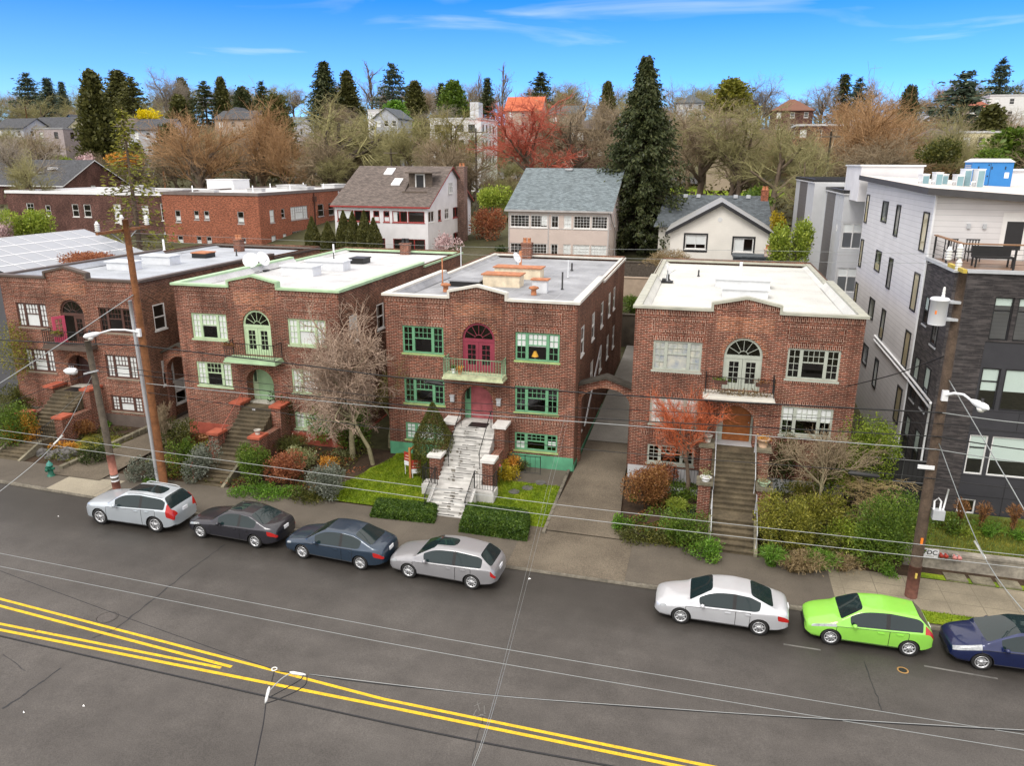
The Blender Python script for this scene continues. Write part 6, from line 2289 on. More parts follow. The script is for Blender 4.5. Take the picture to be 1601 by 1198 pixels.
SP = dict(
    suv=hatch(4.69, 1.90, 1.655, 2.865, 0.89, 0.375, cowl=1.42, r0=2.15, r1=4.14, deck=4.54, endz=1.14, rack=True, sun=(2.2, 3.5), spokes=5, hx=(0.08, 0.5), hj=(4,), tx=4.36, tj=(3, 4, 5, 6), platez=0.86,
              top=[(0, 0.78), (0.06, 0.90), (0.2, 0.97), (0.7, 1.05), (1.42, 1.13), (2.15, 1.60), (3.0, 1.655), (4.14, 1.575), (4.54, 1.14), (4.66, 1.0), (4.69, 0.85)],
              belt=[(0, 0.68), (0.3, 0.86), (1.42, 0.97), (2.15, 1.0), (4.0, 1.10), (4.5, 1.06), (4.69, 0.8)]),
    dark=sedan(4.53, 1.82, 1.42, 2.76, 0.75, 0.32, cowl=1.42, r0=2.05, r1=3.2, deck=3.92, sun=(2.1, 2.65), spokes=10, deckz=1.04, tj=(3,)),
    slate=sedan(4.64, 1.776, 1.455, 2.70, 0.95, 0.315, cowl=1.22, r0=1.98, r1=3.3, deck=4.08, spokes=9, sd=(-0.02, 0.2), deckz=1.06, tj=(3,), tx=4.64 - 0.44),
    grey=hatch(4.51, 1.755, 1.47, 2.64, 0.93, 0.315, cowl=1.22, r0=1.98, r1=3.84, deck=4.32, endz=1.02, sun=(2.08, 2.6), spokes=10),
    silver=sedan(4.64, 1.776, 1.455, 2.70, 0.95, 0.315, cowl=1.22, r0=1.98, r1=3.3, deck=4.08, spokes=8, deckz=1.06, tj=(3,), tx=4.64 - 0.40),
    green=hatch(4.07, 1.72, 1.476, 2.49, 0.83, 0.305, cowl=1.10, r0=1.78, r1=3.56, deck=3.93, endz=1.04, spokes=8, hx=(0.12, 0.95), hj=(4,), tj=(4, 5), tx=4.07 - 0.34, grille=(0.38, 0.56)),
    navy=hatch(4.46, 1.745, 1.49, 2.70, 0.93, 0.31, cowl=1.0, r0=1.98, r1=3.5, deck=4.3, endz=1.05, spokes=5, sd=(0,), hx=(0.1, 0.8), hj=(4, 5), blackroof=True, grille=(0.3, 0.42)))
for key, pm, a, b, lab in (
        ('suv', paint('ice_silver_paint', (0.48, 0.53, 0.57)), (159.4, 820), (243.7, 832.4), 'tall pale silver-blue wagon with black glass roof and tall red tail lamps, leftmost parked'),
        ('dark', paint('graphite_paint', (0.024, 0.024, 0.033)), (314.5, 841.4), (400, 857.2), 'graphite dark grey sedan with a sunroof parked behind the pale silver wagon'),
        ('slate', paint('slate_blue_paint', (0.024, 0.046, 0.078)), (473.3, 873.3), (564.4, 891.3), 'slate blue sedan parked between the graphite sedan and the grey hatchback'),
        ('grey', paint('warm_silver_paint', (0.33, 0.33, 0.345)), (639, 903.7), (738, 921.7), 'medium silver-grey hatchback with an open dark sunroof by the white stairs'),
        ('silver', paint('bright_silver_paint', (0.60, 0.615, 0.64)), (1062.8, 975), (1185.5, 993.7), 'bright silver sedan with a dented rear door, in front of the green hatchback'),
        ('green', paint('lime_green_paint', (0.26, 0.62, 0.075), 0.0), (1297.3, 1008.3), (1417.5, 1026), 'lime green small hatchback parked at the kerb'),
        ('navy', paint('navy_paint', (0.008, 0.017, 0.08)), (1532.5, 1048), (1675, 1068), 'navy blue car with a black roof cut off by the right edge of the photo')):
    put(make_car(key, SP[key], pm), a, b, SP[key], lab)


# ------------------------------------------------------------------ plants
def depth(p):
    return float(CM[2] @ np.array([p.x, p.y, p.z - CAMH]))


def bare_segs(seed, form):
    """branching skeleton of a leafless tree, height about 1: limb and twig segments"""
    r = random.Random(seed)
    A, trop, kids, l0, shr, cl = dict(round=(44, 0.12, (9, 7, 7, 7), 0.30, 0.62, 0.45), vase=(25, 0.28, (10, 6, 6, 6), 0.20, 0.74, 0.3), poplar=(15, 0.5, (16, 5, 5, 3), 0.75, 0.42, 0.12),
                                      spread=(58, 0.06, (6, 6, 6, 6), 0.26, 0.68, 0.55), weep=(55, -0.25, (9, 7, 7, 6), 0.42, 0.56, 0.5), fan=(38, 0.12, (6, 7, 7, 7), 0.24, 0.66, 0.55))[form]
    limbs, twigs = [], []
    def go(p, d, L, rad, lv):
        n = 4 if lv < 2 else (3 if lv < 3 else 2)
        pts = [p]
        dd = d.copy()
        for i in range(n):
            w = 0.10 + 0.09 * lv
            dd = (dd + Vector((r.gauss(0, w), r.gauss(0, w), r.gauss(0, w * 0.7) + trop * 0.25 * (1 if lv < 2 or trop > 0 else 1.6)))).normalized()
            p = p + dd * (L / n)
            pts.append(p)
        for i in range(n):
            a, b = pts[i], pts[i + 1]
            r0, r1 = rad * (1 - 0.55 * i / n), rad * (1 - 0.55 * (i + 1) / n)
            (limbs if lv < 2 else twigs).append((*a, *b, r0, r1))
        if lv >= 4:
            return
        k = kids[lv]
        for i in range(k):
            t = cl + (1 - cl) * (i + r.random()) / k if lv == 0 else 0.25 + 0.75 * (i + r.random()) / k
            q = t * n
            j = min(n - 1, int(q))
            b = pts[j].lerp(pts[j + 1], q - j)
            base = (pts[j + 1] - pts[j]).normalized()
            ax = base.orthogonal().normalized()
            ax = Matrix.Rotation(r.uniform(0, 2 * math.pi) + i * 2.4, 3, base) @ ax
            ang = R_(A * r.uniform(0.6, 1.25))
            nd_ = base * math.cos(ang) + ax * math.sin(ang)
            Lc = L * shr * r.uniform(0.7, 1.2) * (1.0 if form != 'poplar' or lv else (1.25 - t))
            if lv == 0 and form in ('round', 'spread', 'weep'):
                Lc *= 1.35 - 0.5 * t
            go(b, nd_, Lc, max(0.0007, rad * (0.50 if lv < 1 else 0.40)), lv + 1)
    go(Vector((0, 0, 0)), Vector((0, 0, 1)), l0 * (1.0 if form in ('poplar',) else 1.25), (0.030 if form == 'spread' else 0.020) if form != 'poplar' else 0.012, 0)
    S, Tw = np.array(limbs), np.array(twigs)
    h = max(np.percentile(Tw[:, 5], 99.5), 0.1)
    S[:, :8] /= h
    Tw[:, :8] /= h
    Tw[:, 6:] = np.maximum(Tw[:, 6:], 0.0008)
    return S, Tw


BARE = {}


def bare_proto(form, seed):
    k = (form, seed)
    if k not in BARE:
        S, Tw = bare_segs(seed, form)
        V, F = prisms(S, 5)
        a = np_mesh('trunk', V, F, X['bark'], smooth=True)
        V, F = prisms(Tw, 3)
        b = np_mesh('crown', V, F, X['tw_brown'])
        BARE[k] = (a.data, b.data)
        bpy.data.objects.remove(a)
        bpy.data.objects.remove(b)
    return BARE[k]


def slot(o, m):
    o.material_slots[0].link = 'OBJECT'
    o.material_slots[0].material = m


def inst(name, label, cat, meshes, loc, H, wide, rz, mats, group=None):
    T = thing(name, label, cat, loc, group, rz)
    T.scale = (H * wide, H * wide, H)
    for (nm, me), m in zip(meshes, mats):
        o = link(nm, me, T)
        slot(o, m)
    return T


def bare_tree(label, loc, H, form='round', seed=1, tw='tw_brown', bark='bark', wide=1.0, group=None, name='bare_tree'):
    a, b = bare_proto(form, seed)
    return inst(name, label, 'tree', (('trunk', a), ('crown', b)), loc, H, wide, random.uniform(0, 6.28), (X[bark], X[tw]), group)


CON = {}


def conifer_proto(kind):
    if kind in CON:
        return CON[kind]
    g = np.random.default_rng(len(CON) + 11)
    nb, w, pw, droop, lf, per, h0, gap = dict(spruce=(230, 0.27, 0.95, 0.35, 0.030, 40, 0.05, 0), fir=(150, 0.22, 1.0, 0.15, 0.030, 26, 0.10, 0), deodar=(95, 0.40, 0.75, 0.25, 0.036, 42, 0.14, 1),
                                              giant=(600, 0.27, 0.74, 0.42, 0.017, 95, 0.02, 0), dense=(330, 0.23, 0.80, -0.5, 0.036, 40, 0.03, 0), yew=(300, 0.33, 0.5, -0.35, 0.042, 40, 0.03, 0), larch=(120, 0.30, 0.85, 0.30, 0.022, 15, 0.12, 0))[kind]
    C, U = [], []
    limb = []
    for i in range(nb):
        h = h0 + (0.985 - h0) * (i + g.random()) / nb
        if gap:
            h = round(h * 13) / 13 + g.normal() * 0.008
        L = w * max(0.02, 1 - h) ** pw * (g.uniform(0.45, 1.22) if kind in ('giant', 'deodar', 'fir') else g.uniform(0.66, 1.15)) * (1 if kind != 'giant' else (0.55 + 0.45 * min(1, (1 - h) * 3.2)))
        if kind in ('spruce', 'giant', 'dense') and h < 0.15:
            L *= 0.72 + 2 * h
        az = i * 2.399 + g.normal() * 0.3
        t = g.uniform(0.12, 1.0, per) ** 0.7
        o = np.stack([np.cos(az) * t, np.sin(az) * t, -droop * t ** 1.4 + (0.18 * t ** 3 if droop > 0 else 0)], 1) * L
        p = o + np.array([0, 0, h])
        n = len(t)
        p += g.normal(size=(n, 3)) * (lf * 0.45) * (0.4 + t[:, None])
        C.append(p)
        d = np.stack([np.cos(az) * np.ones(n), np.sin(az) * np.ones(n), np.full(n, -1.1 if droop > 0.3 else (0.9 if droop < 0 else -0.3))], 1) + g.normal(size=(n, 3)) * 0.35
        U.append(d / np.linalg.norm(d, axis=1, keepdims=True))
        limb.append((0, 0, h, *(o[np.argmax(t)] * 0.9 + np.array([0, 0, h])), 0.0035, 0.001))
    C, U = np.concatenate(C), np.concatenate(U)
    V, F = leaf_quads(C, lf, 0.42 if droop > 0 else 0.6, U, g=g)
    b = np_mesh('crown', V, F, X['lf_spruce'])
    S = np.array([(0, 0, 0, 0, 0, 0.5, 0.016, 0.010), (0, 0, 0.5, 0, 0, 1.0, 0.010, 0.002)] + limb)
    V, F = prisms(S, 5)
    a = np_mesh('trunk', V, F, X['bark_dark'])
    CON[kind] = (a.data, b.data)
    bpy.data.objects.remove(a)
    bpy.data.objects.remove(b)
    return CON[kind]


def conifer(label, loc, H, kind='spruce', lf='lf_spruce', wide=1.0, group=None, bark='bark_dark', name='conifer'):
    a, b = conifer_proto(kind)
    return inst(name, label, 'tree', (('trunk', a), ('crown', b)), loc, H, wide, random.uniform(0, 6.28), (X[bark], X[lf]), group)


def on_ground(u, v, y):
    """standing point below the photo point (u, v) at distance y, and the height up to it"""
    p = atY(u, v, y)
    g = ground(p.x, y)
    return Vector((p.x, y, g)), p.z - g


def gpt(u, v):
    z = 0.4
    for _ in range(12):
        p = atZ(u, v, z)
        z = ground(p.x, p.y)
    return Vector((p.x, p.y, z))


def shrub(label, u, v, wpx, hpx, lf, form='round', leaf=0.095, dens=1.0, y=None, name='shrub', group=None, cat='shrub', lumps=7, stemless=False):
    """leafy shrub whose foot shows at photo point (u, v); wpx x hpx is its size in the photo"""
    if y:
        p = atY(u, v, y)
        base = Vector((p.x, y, p.z))
    else:
        base = gpt(u, v)
    s = depth(base) / FPX
    if not y:
        wpx, hpx = wpx * 1.2, hpx * 1.12
    w, h = wpx * s / 2, hpx * s * (0.93 if form != 'flat' else 0.75)
    base = base + Vector((0, w * 0.55 if not y else 0, 0))
    if not y:
        base.z = ground(base.x, base.y)
    g = np.random.default_rng(abs(hash((round(u), round(v)))) % 99991)
    T = thing(name, label, cat, base, group)
    area = w * w * 2 + w * h * 4
    N = int(min(17000, max(120, area * 230 * dens * (0.11 / leaf) ** 1.5)))
    if form == 'cone':
        t = g.random(N) ** 0.75
        hh = 1 - t
        rr = w * (np.minimum(1, (1 - hh) * 1.9 + 0.06)) * (0.8 + 0.25 * g.random(N)) * (1 - 0.25 * np.clip(0.12 - hh, 0, 1) / 0.12)
        a = g.uniform(0, 2 * np.pi, N)
        C = np.stack([rr * np.cos(a), rr * np.sin(a), 0.03 + hh * h], 1)
        U = np.stack([np.cos(a) * 0.25, np.sin(a) * 0.25, np.ones(N)], 1)
    elif form == 'grass':
        a = g.uniform(0, 2 * np.pi, N)
        t = g.random(N)
        r0 = w * 0.25 * g.random(N)
        lean = g.uniform(0.2, 1.0, N)
        rr = r0 + lean * w * t ** 1.5
        C = np.stack([rr * np.cos(a), rr * np.sin(a), h * (t - 0.55 * lean * t ** 3)], 1)
        U = np.stack([np.cos(a) * lean * t * 1.5, np.sin(a) * lean * t * 1.5, 1 - 1.3 * lean * t], 1)
        leaf = leaf * 1.9
    else:
        K = lumps
        cc = np.stack([g.uniform(-0.6, 0.6, K) * w, g.uniform(-0.6, 0.6, K) * w, g.uniform(0.30, 0.66, K) * h], 1)
        if form == 'flat':
            cc[:, 2] = 0.3 * h
            cc[:, 0] = np.linspace(-0.75, 0.75, K) * w
            cc[:, 1] *= 0.5
        R0 = np.stack([g.uniform(0.38, 0.58, K) * w] * 2 + [g.uniform(0.30, 0.42, K) * h], 1)
        R0[:, 2] = np.minimum(R0[:, 2], cc[:, 2])
        k = g.integers(0, K, N)
        d = g.normal(size=(N, 3))
        d /= np.linalg.norm(d, axis=1, keepdims=True)
        C = cc[k] + d * R0[k] * (g.random(N) ** 0.28)[:, None]
        C += g.normal(size=(N, 3)) * leaf * 0.5
        C[:, 2] = np.abs(C[:, 2])
        U = d * 0.6 + np.array([0, 0, 0.35])
        U = U / np.linalg.norm(U, axis=1, keepdims=True)
    V, F = leaf_quads(C, leaf, 0.55 if form != 'grass' else 0.12, U, g=g)
    o = np_mesh('foliage', V, F, X[lf], T)
    if not stemless:
        S = []
        for i in range(6):
            a = g.uniform(0, 6.28)
            q = np.array([math.cos(a) * w * 0.55, math.sin(a) * w * 0.55, h * 0.7])
            S.append((0, 0, -0.1, *(q * 0.45 + np.array([0, 0, 0.1 * h])), 0.022, 0.014))
            S.append((*(q * 0.45 + np.array([0, 0, 0.1 * h])), *q, 0.014, 0.006))
        V, F = prisms(np.array(S), 5)
        np_mesh('stem', V, F, X['bark_dark'], T)
    return T


def hedge(label, quad, h, lf='lf_mid', dens=2600):
    """clipped hedge over a ground quad of photo points"""
    P = [gpt(*q) for q in quad]
    c = sum(P, Vector()) / 4
    T = thing('hedge', label, 'hedge', c)
    g = np.random.default_rng(int(quad[0][0]))
    a, b, d_, e = [np.array(p) for p in P]
    L, Wd = np.linalg.norm(b - a), np.linalg.norm(e - a)
    N = int(dens * (L * Wd + 2 * L * h + 2 * Wd * h))
    s, t, z = g.random(N), g.random(N), g.random(N)
    f = g.random(N)
    aT, aS = L * Wd, 2 * L * h
    tot = aT + aS + 2 * Wd * h
    top = f < aT / tot
    sd = (~top) & (f < (aT + aS) / tot)
    z[top] = 1
    t[sd] = np.round(t[sd])
    en = ~(top | sd)
    s[en] = np.round(s[en])
    # rounded shoulders
    q = lambda x: np.sign(x - 0.5) * np.abs(2 * (x - 0.5)) / 2
    S_, T_ = q(s), q(t)
    edge = np.maximum(np.abs(S_) * 2, np.abs(T_) * 2)
    zz = h * (z - 0.16 * (edge ** 6) * z)
    ctr = (a + b + d_ + e) / 4
    shr = 1 - 0.09 * z ** 3
    C = ctr + ((b - a)[None] * (S_ * shr)[:, None]) + ((e - a)[None] * (T_ * shr)[:, None])
    C[:, 2] += zz
    C += g.normal(size=C.shape) * 0.028
    C -= np.array(c)
    V, F = leaf_quads(C, 0.075, 0.6, g=g)
    np_mesh('foliage', V, F, X[lf], T)
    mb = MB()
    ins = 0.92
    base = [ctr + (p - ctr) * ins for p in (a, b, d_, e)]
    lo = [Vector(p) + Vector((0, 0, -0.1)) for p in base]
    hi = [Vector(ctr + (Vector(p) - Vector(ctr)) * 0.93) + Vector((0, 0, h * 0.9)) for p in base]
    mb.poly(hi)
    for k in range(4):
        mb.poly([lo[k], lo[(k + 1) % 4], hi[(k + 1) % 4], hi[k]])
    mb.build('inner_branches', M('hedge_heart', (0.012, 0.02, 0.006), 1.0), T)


def small_tree(label, foot, top, wpx, form, seed, tw, bark, lean=None, wide=None, bud=None, rtw=1.0, y=None, thin=0.7):
    """leafless garden tree from its foot to its top in the photo"""
    base = gpt(*foot) if y is None else atY(*foot, y)
    t = atY(top[0], top[1], base.y + 0.2)
    H = t.z - base.z
    S, Tw = bare_segs(seed, form)
    width = np.percentile(np.abs(Tw[:, 3]), 98) * H
    k = (wpx / 2 * depth(base) / FPX) / width
    T = thing('bare_tree', label, 'tree', base)
    sh = (t.x - base.x)
    def tr(A):
        A = A.copy()
        for c in (0, 3):
            A[:, c] = A[:, c] * H * k + sh * np.clip(A[:, c + 2], 0, 1) ** 1.2
            A[:, c + 1] *= H * k
            A[:, c + 2] *= H
        A[:, 6:] *= H
        return A
    S[:, 6:] *= thin
    S2, T2 = tr(S), tr(Tw)
    T2[:, 6:] = np.clip(T2[:, 6:], 0.006, 0.03) * rtw
    V, F = prisms(S2, 6)
    np_mesh('trunk', V, F, X[bark], T, True)
    V, F = prisms(T2, 3)
    np_mesh('crown', V, F, X[tw], T)
    if bud:
        g = np.random.default_rng(seed)
        e = T2[g.integers(0, len(T2), bud[1]), 3:6] + g.normal(size=(bud[1], 3)) * 0.06
        V, F = leaf_quads(e, bud[2], 0.55, g=g)
        np_mesh('buds', V, F, X[bud[0]], T)
    return T


# ---- front gardens, left to right
X['lf_laurel'] = leafmat('leaves_laurel', (0.05, 0.085, 0.008), (0.17, 0.24, 0.02), (0.36, 0.42, 0.06), clump=1.6)
G = [
    ('dark green leafy shrub at the foot of the left stairs', 8, 712, 50, 85, 'lf_mid'), ('orange-yellow shrub beside the left stairs', 32, 706, 40, 62, 'lf_orange'),
    ('olive-brown straggly bush below the left apartment house', 28, 655, 62, 62, 'lf_olive'), ('olive shrub between the left stairs and the grey stub pole', 143, 656, 40, 58, 'lf_olive'),
    ('rusty low shrub in the left rockery', 112, 690, 46, 32, 'lf_rust'), ('low orange plant on the left rockery edge', 92, 708, 34, 22, 'lf_orange', 'flat'), ('dark round bush at the kerb end of the left driveway edging', 143, 730, 36, 38, 'lf_dark'),
    ('bright green perennial patch in the left rockery', 152, 670, 28, 16, 'lf_bright', 'flat'), ('yellow-green sprig patch beside the dark round bush', 166, 706, 26, 18, 'lf_lime', 'flat'),
    ('silver-green shrub behind the pale silver wagon', 222, 757, 50, 42, 'lf_grey'), ('bright green tuft between the silver shrub and the steel pole', 234, 760, 26, 16, 'lf_bright', 'flat'),
    ('mid green bush just right of the tall brown pole', 280, 748, 38, 62, 'lf_mid'), ('large silver-leaved shrub left of the red-railed stairs', 309, 760, 48, 62, 'lf_grey'),
    ('olive undergrowth bush between driveway and red-railed stairs', 268, 706, 48, 46, 'lf_olive'), ('rust-coloured low plants below the variegated bush', 300, 700, 44, 30, 'lf_rust', 'flat'), ('yellow variegated bush against the mint house wall', 333, 674, 42, 56, 'lf_var'),
    ('yellow-green bush right of the lower red-railed steps', 386, 768, 58, 72, 'lf_mid'), ('bright green ground cover along the sidewalk edge', 400, 788, 88, 26, 'lf_bright', 'flat'), ('reddish brown shrub in the middle of the mint house garden', 438, 766, 54, 66, 'lf_red'),
    ('large dark glossy shrub beside the mint front door', 447, 690, 72, 84, 'lf_dark'), ('olive fern clump below the dark glossy shrub', 446, 716, 60, 30, 'lf_olive', 'grass'), ('cream variegated shrub above the sidewalk', 468, 742, 50, 42, 'lf_var'),
    ('grey-green variegated shrub beside the lawn edge', 500, 786, 62, 60, 'lf_grey'), ('copper orange shrub at the top of the grey-green shrub', 512, 742, 32, 26, 'lf_orange'), ('tall light green shrub under the weeping bare tree', 524, 706, 82, 84, 'lf_bright'), ('olive bush behind the copper shrub', 550, 712, 50, 44, 'lf_olive'),
    ('low cream flowering plant beside the weeping tree', 532, 716, 26, 16, 'lf_var', 'flat'), ('dark low shrub at the garden corner by the lawn', 478, 790, 60, 30, 'lf_olive', 'flat'),
    ('yellow-leaved shrub beside the white stairs', 786, 758, 42, 30, 'lf_yellow'), ('rust and green shrub behind the yellow-leaved shrub', 792, 738, 40, 28, 'lf_orange'), ('brown twiggy shrub against the pier of the white stairs', 762, 738, 30, 50, 'lf_red'), ('low rosette plant by the green meter post', 812, 742, 28, 20, 'lf_olive', 'grass'),
    ('rust-leaved hydrangea mass beside the middle driveway', 1003, 812, 70, 76, 'lf_rust'), ('copper brown shrub above the hydrangea mass', 1020, 772, 66, 36, 'lf_red'), ('mossy green mound under the red-twigged maple', 1060, 786, 74, 34, 'lf_mid', 'flat'), ('yellow-green grass clump below the red-twigged maple', 1056, 808, 38, 26, 'lf_lime', 'grass'),
    ('dark green bush above the sidewalk left of the pipe-railed stairs', 1072, 866, 66, 70, 'lf_mid'), ('bright green clipped mound at the foot of the pipe-railed stairs', 1104, 882, 46, 38, 'lf_bright'), ('bright green plant at the driveway corner of the hydrangea bed', 972, 838, 30, 34, 'lf_bright'), ('olive ground cover along the hydrangea bed edge', 1008, 858, 74, 34, 'lf_olive', 'flat'),
    ('blue-green perennial beside the left pot-topped pier', 1094, 812, 28, 22, 'lf_blue', 'flat'), ('variegated camellia right of the pipe-railed stairs', 1228, 756, 54, 66, 'lf_var'), ('dark evergreen mass behind the variegated camellia', 1235, 776, 60, 110, 'lf_dark'), ('yellow-green shrub at the right pier top', 1222, 705, 50, 44, 'lf_lime'),
    ('dark feathery evergreen beside the dark utility pole', 1368, 898, 128, 124, 'lf_mid'), ('olive bramble mass right of the pipe-railed stairs', 1226, 872, 84, 96, 'lf_larch'), ('straw-coloured dead grass mound at the sidewalk edge', 1262, 908, 66, 40, 'lf_straw', 'grass'),
    ('green strappy clump right of the lowest pipe-railed step', 1206, 896, 46, 44, 'lf_bright', 'grass'), ('mid green shrub behind the dead grass', 1292, 862, 82, 72, 'lf_larch'), ('pinkish brown dead leaf mound round the pale trunk', 1286, 826, 56, 30, 'lf_red', 'flat'), ('yellowish fern clump left of the pale trunk', 1256, 796, 54, 42, 'lf_larch', 'grass'),
    ('tan dead grass tuft at the sidewalk near the evergreen', 1318, 904, 56, 30, 'lf_straw', 'grass'), ('bright leafy weed by the foot of the dark utility pole', 1388, 908, 26, 22, 'lf_bright'), ('green iris clump at the sidewalk below the pale trunk', 1284, 902, 60, 36, 'lf_bright', 'grass'), ('second straw grass mound between the dead grass and the iris clump', 1240, 906, 50, 34, 'lf_straw', 'grass'),
    ('green shrub in the shade between the olive mass and evergreen', 1318, 880, 66, 56, 'lf_lime'),
]
for q in G:
    shrub(q[0], *q[1:6], form=q[6] if len(q) > 6 else 'round', dens=1.35, group=None)
shrub('big yellow-green laurel at the right corner of the sage-framed house', 1347, 792, 112, 165, 'lf_laurel', dens=1.3, y=34.4, lumps=11)
shrub('yellow-green shrub between the pale trunk and the laurel', 1300, 770, 66, 84, 'lf_laurel', dens=1.2, y=34.6)
# planted bank of the corner building
BK = [('low leafy bush left on the planted bank', 1482, 838, 50, 44, 'lf_mid', 'round'), ('brown seed-head clump left on the planted bank', 1500, 818, 26, 52, 'lf_rust', 'grass'), ('brown seed-head clump below the small basement window', 1534, 822, 28, 52, 'lf_rust', 'grass'),
      ('brown seed-head clump right on the planted bank', 1583, 826, 30, 54, 'lf_rust', 'grass'), ('bright green grass tuft in the middle of the bank', 1545, 838, 60, 30, 'lf_bright', 'grass'), ('bright grass tuft left of the middle tuft on the bank', 1512, 842, 46, 24, 'lf_lime', 'grass'), ('green grass tuft at the right end of the bank', 1592, 848, 46, 28, 'lf_bright', 'grass')]
for lb, u, v, w, h, lf, fm in BK:
    shrub(lb, u, v, w, h, lf, fm, y=33.2, group='plants on the bank')
shrub('conical clipped conifer left of the white stairs', 673, 752, 52, 116, 'lf_olive', 'cone', 0.075, 2.6, cat='conifer', name='conical_conifer')
X['lf_hedge'] = leafmat('leaves_hedge', (0.022, 0.055, 0.008), (0.065, 0.125, 0.016), (0.16, 0.24, 0.03), clump=3.0)
hedge('low clipped hedge left of the white stairs', [(580, 812), (679, 822), (682, 800), (590, 789)], 0.45, 'lf_hedge')
hedge('large round-shouldered clipped hedge right of the white stairs', [(718, 836), (822, 851), (830, 820), (728, 806)], 0.8, 'lf_hedge')
small_tree('tall pinkish budding bare tree against the mint house', (552, 716), (546, 478), 150, 'round', 6, 'tw_pink', 'bark_pale', rtw=1.3, bud=('tw_pink', 2600, 0.07))
small_tree('drooping pinkish bare tree on the lawn with a short pale trunk', (583, 727), (574, 574), 180, 'weep', 5, 'tw_pink', 'bark_pale', rtw=1.2, bud=('tw_pink', 3500, 0.07), thin=0.8)
small_tree('fine-twigged bare tree rising against the wall left of the conical conifer', (610, 700), (622, 560), 90, 'fan', 9, 'tw_moss', 'bark_pale', rtw=0.9)
small_tree('coral red twigged maple before the sage-framed house', (1074, 776), (1066, 604), 122, 'fan', 14, 'tw_coral', 'bark', bud=('tw_coral', 900, 0.06), rtw=0.9)
small_tree('pale barked bare tree right of the pipe-railed stairs', (1279, 822), (1284, 676), 165, 'fan', 21, 'tw_brown', 'bark_pale', thin=0.6, bud=('tw_brown', 1500, 0.06))
small_tree('arching golden-brown bare shrub by the passage fence', (1340, 806), (1368, 730), 175, 'weep', 33, 'tw_gold', 'bark', rtw=0.9)
small_tree('small reddish sapling beside the left driveway', (268, 702), (262, 632), 44, 'fan', 35, 'tw_brown', 'bark')
small_tree('thin sapling against the stub pole stairs', (158, 662), (150, 606), 46, 'fan', 37, 'tw_gold', 'bark')
shrub('yellowing vine hanging on the left apartment house front', 40, 600, 90, 120, 'lf_larch', 'round', 0.10, 0.35, y=35.6, name='vine', cat='vine', stemless=True)
# behind the row
shrub('straw-yellow weeping bush behind the left end of the cream roof', 1046, 440, 84, 62, 'lf_straw', 'grass', 0.13, 1.6, y=60.0)
shrub('dark green hedge bush above the wall at the end of the driveway', 984, 492, 46, 34, 'lf_mid', y=61.5, leaf=0.14)
for i, (u, v, w, h, lb) in enumerate(((1218, 420, 40, 80, 'yellow-green bamboo clump nearest the cream clapboard house'), (1244, 424, 46, 92, 'tall bright bamboo in the middle of the clump'), (1212, 372, 30, 44, 'yellow-leaved bush above the bamboo beside the slate roof'))):
    shrub(lb, u, v, w, h, ('lf_lime', 'lf_lime', 'lf_yellow')[i], 'round', 0.2, 1.6, y=(64, 63.5, 78)[i], name='bamboo' if i < 2 else 'shrub', cat='bamboo' if i < 2 else 'shrub')
for i, (u, h) in enumerate(((491, 52), (515, 44), (540, 62), (554, 60), (572, 62), (586, 50))):
    shrub('narrow columnar evergreen, %s before the white stucco house' % ('leftmost', 'second', 'third', 'fourth', 'fifth', 'rightmost')[i] if i else 'narrow columnar evergreen nearest the orange brick block, leftmost of six', u, 402, 24, h + 14, 'lf_cedar', 'cone', 0.2, 6, y=73.5 - 0.3 * i, group='columnar evergreens before the white house', name='columnar_evergreen', cat='evergreen')
shrub('yellow-green leafy bush before the dark brown brick block', 52, 378, 70, 58, 'lf_lime', 'round', 0.24, 1.6, y=70)
shrub('pale pink blossoming bush at the left edge before the brown block', 8, 382, 30, 40, 'lf_pink', 'round', 0.2, 1.2, y=68)
shrub('reddish brown creeper along the solar roof eave', 108, 408, 150, 26, 'lf_red', 'flat', 0.14, 1.5, y=45.5, name='creeper', cat='creeper', lumps=9, stemless=True)
shrub('small blossoming bush beside the white stucco house chimney', 702, 392, 44, 30, 'lf_pink', 'round', 0.2, 0.8, y=73)
shrub('dark clipped bush beside the red parked car', 782, 400, 22, 18, 'lf_dark', 'round', 0.2, 1.5, y=72)
shrub('olive hedge thicket between the white and pink houses', 770, 330, 60, 44, 'lf_lime', 'round', 0.3, 1.2, y=100)
shrub('brown bare thicket right of the mottled chimney', 762, 378, 56, 60, 'lf_red', 'round', 0.25, 1.0, y=88)
P_, H_ = on_ground(190, 168, 62)
conifer('sparse yellow-green larch rising behind the left apartment roof', P_, H_, 'larch', 'lf_larch', 1.15, bark='bark')
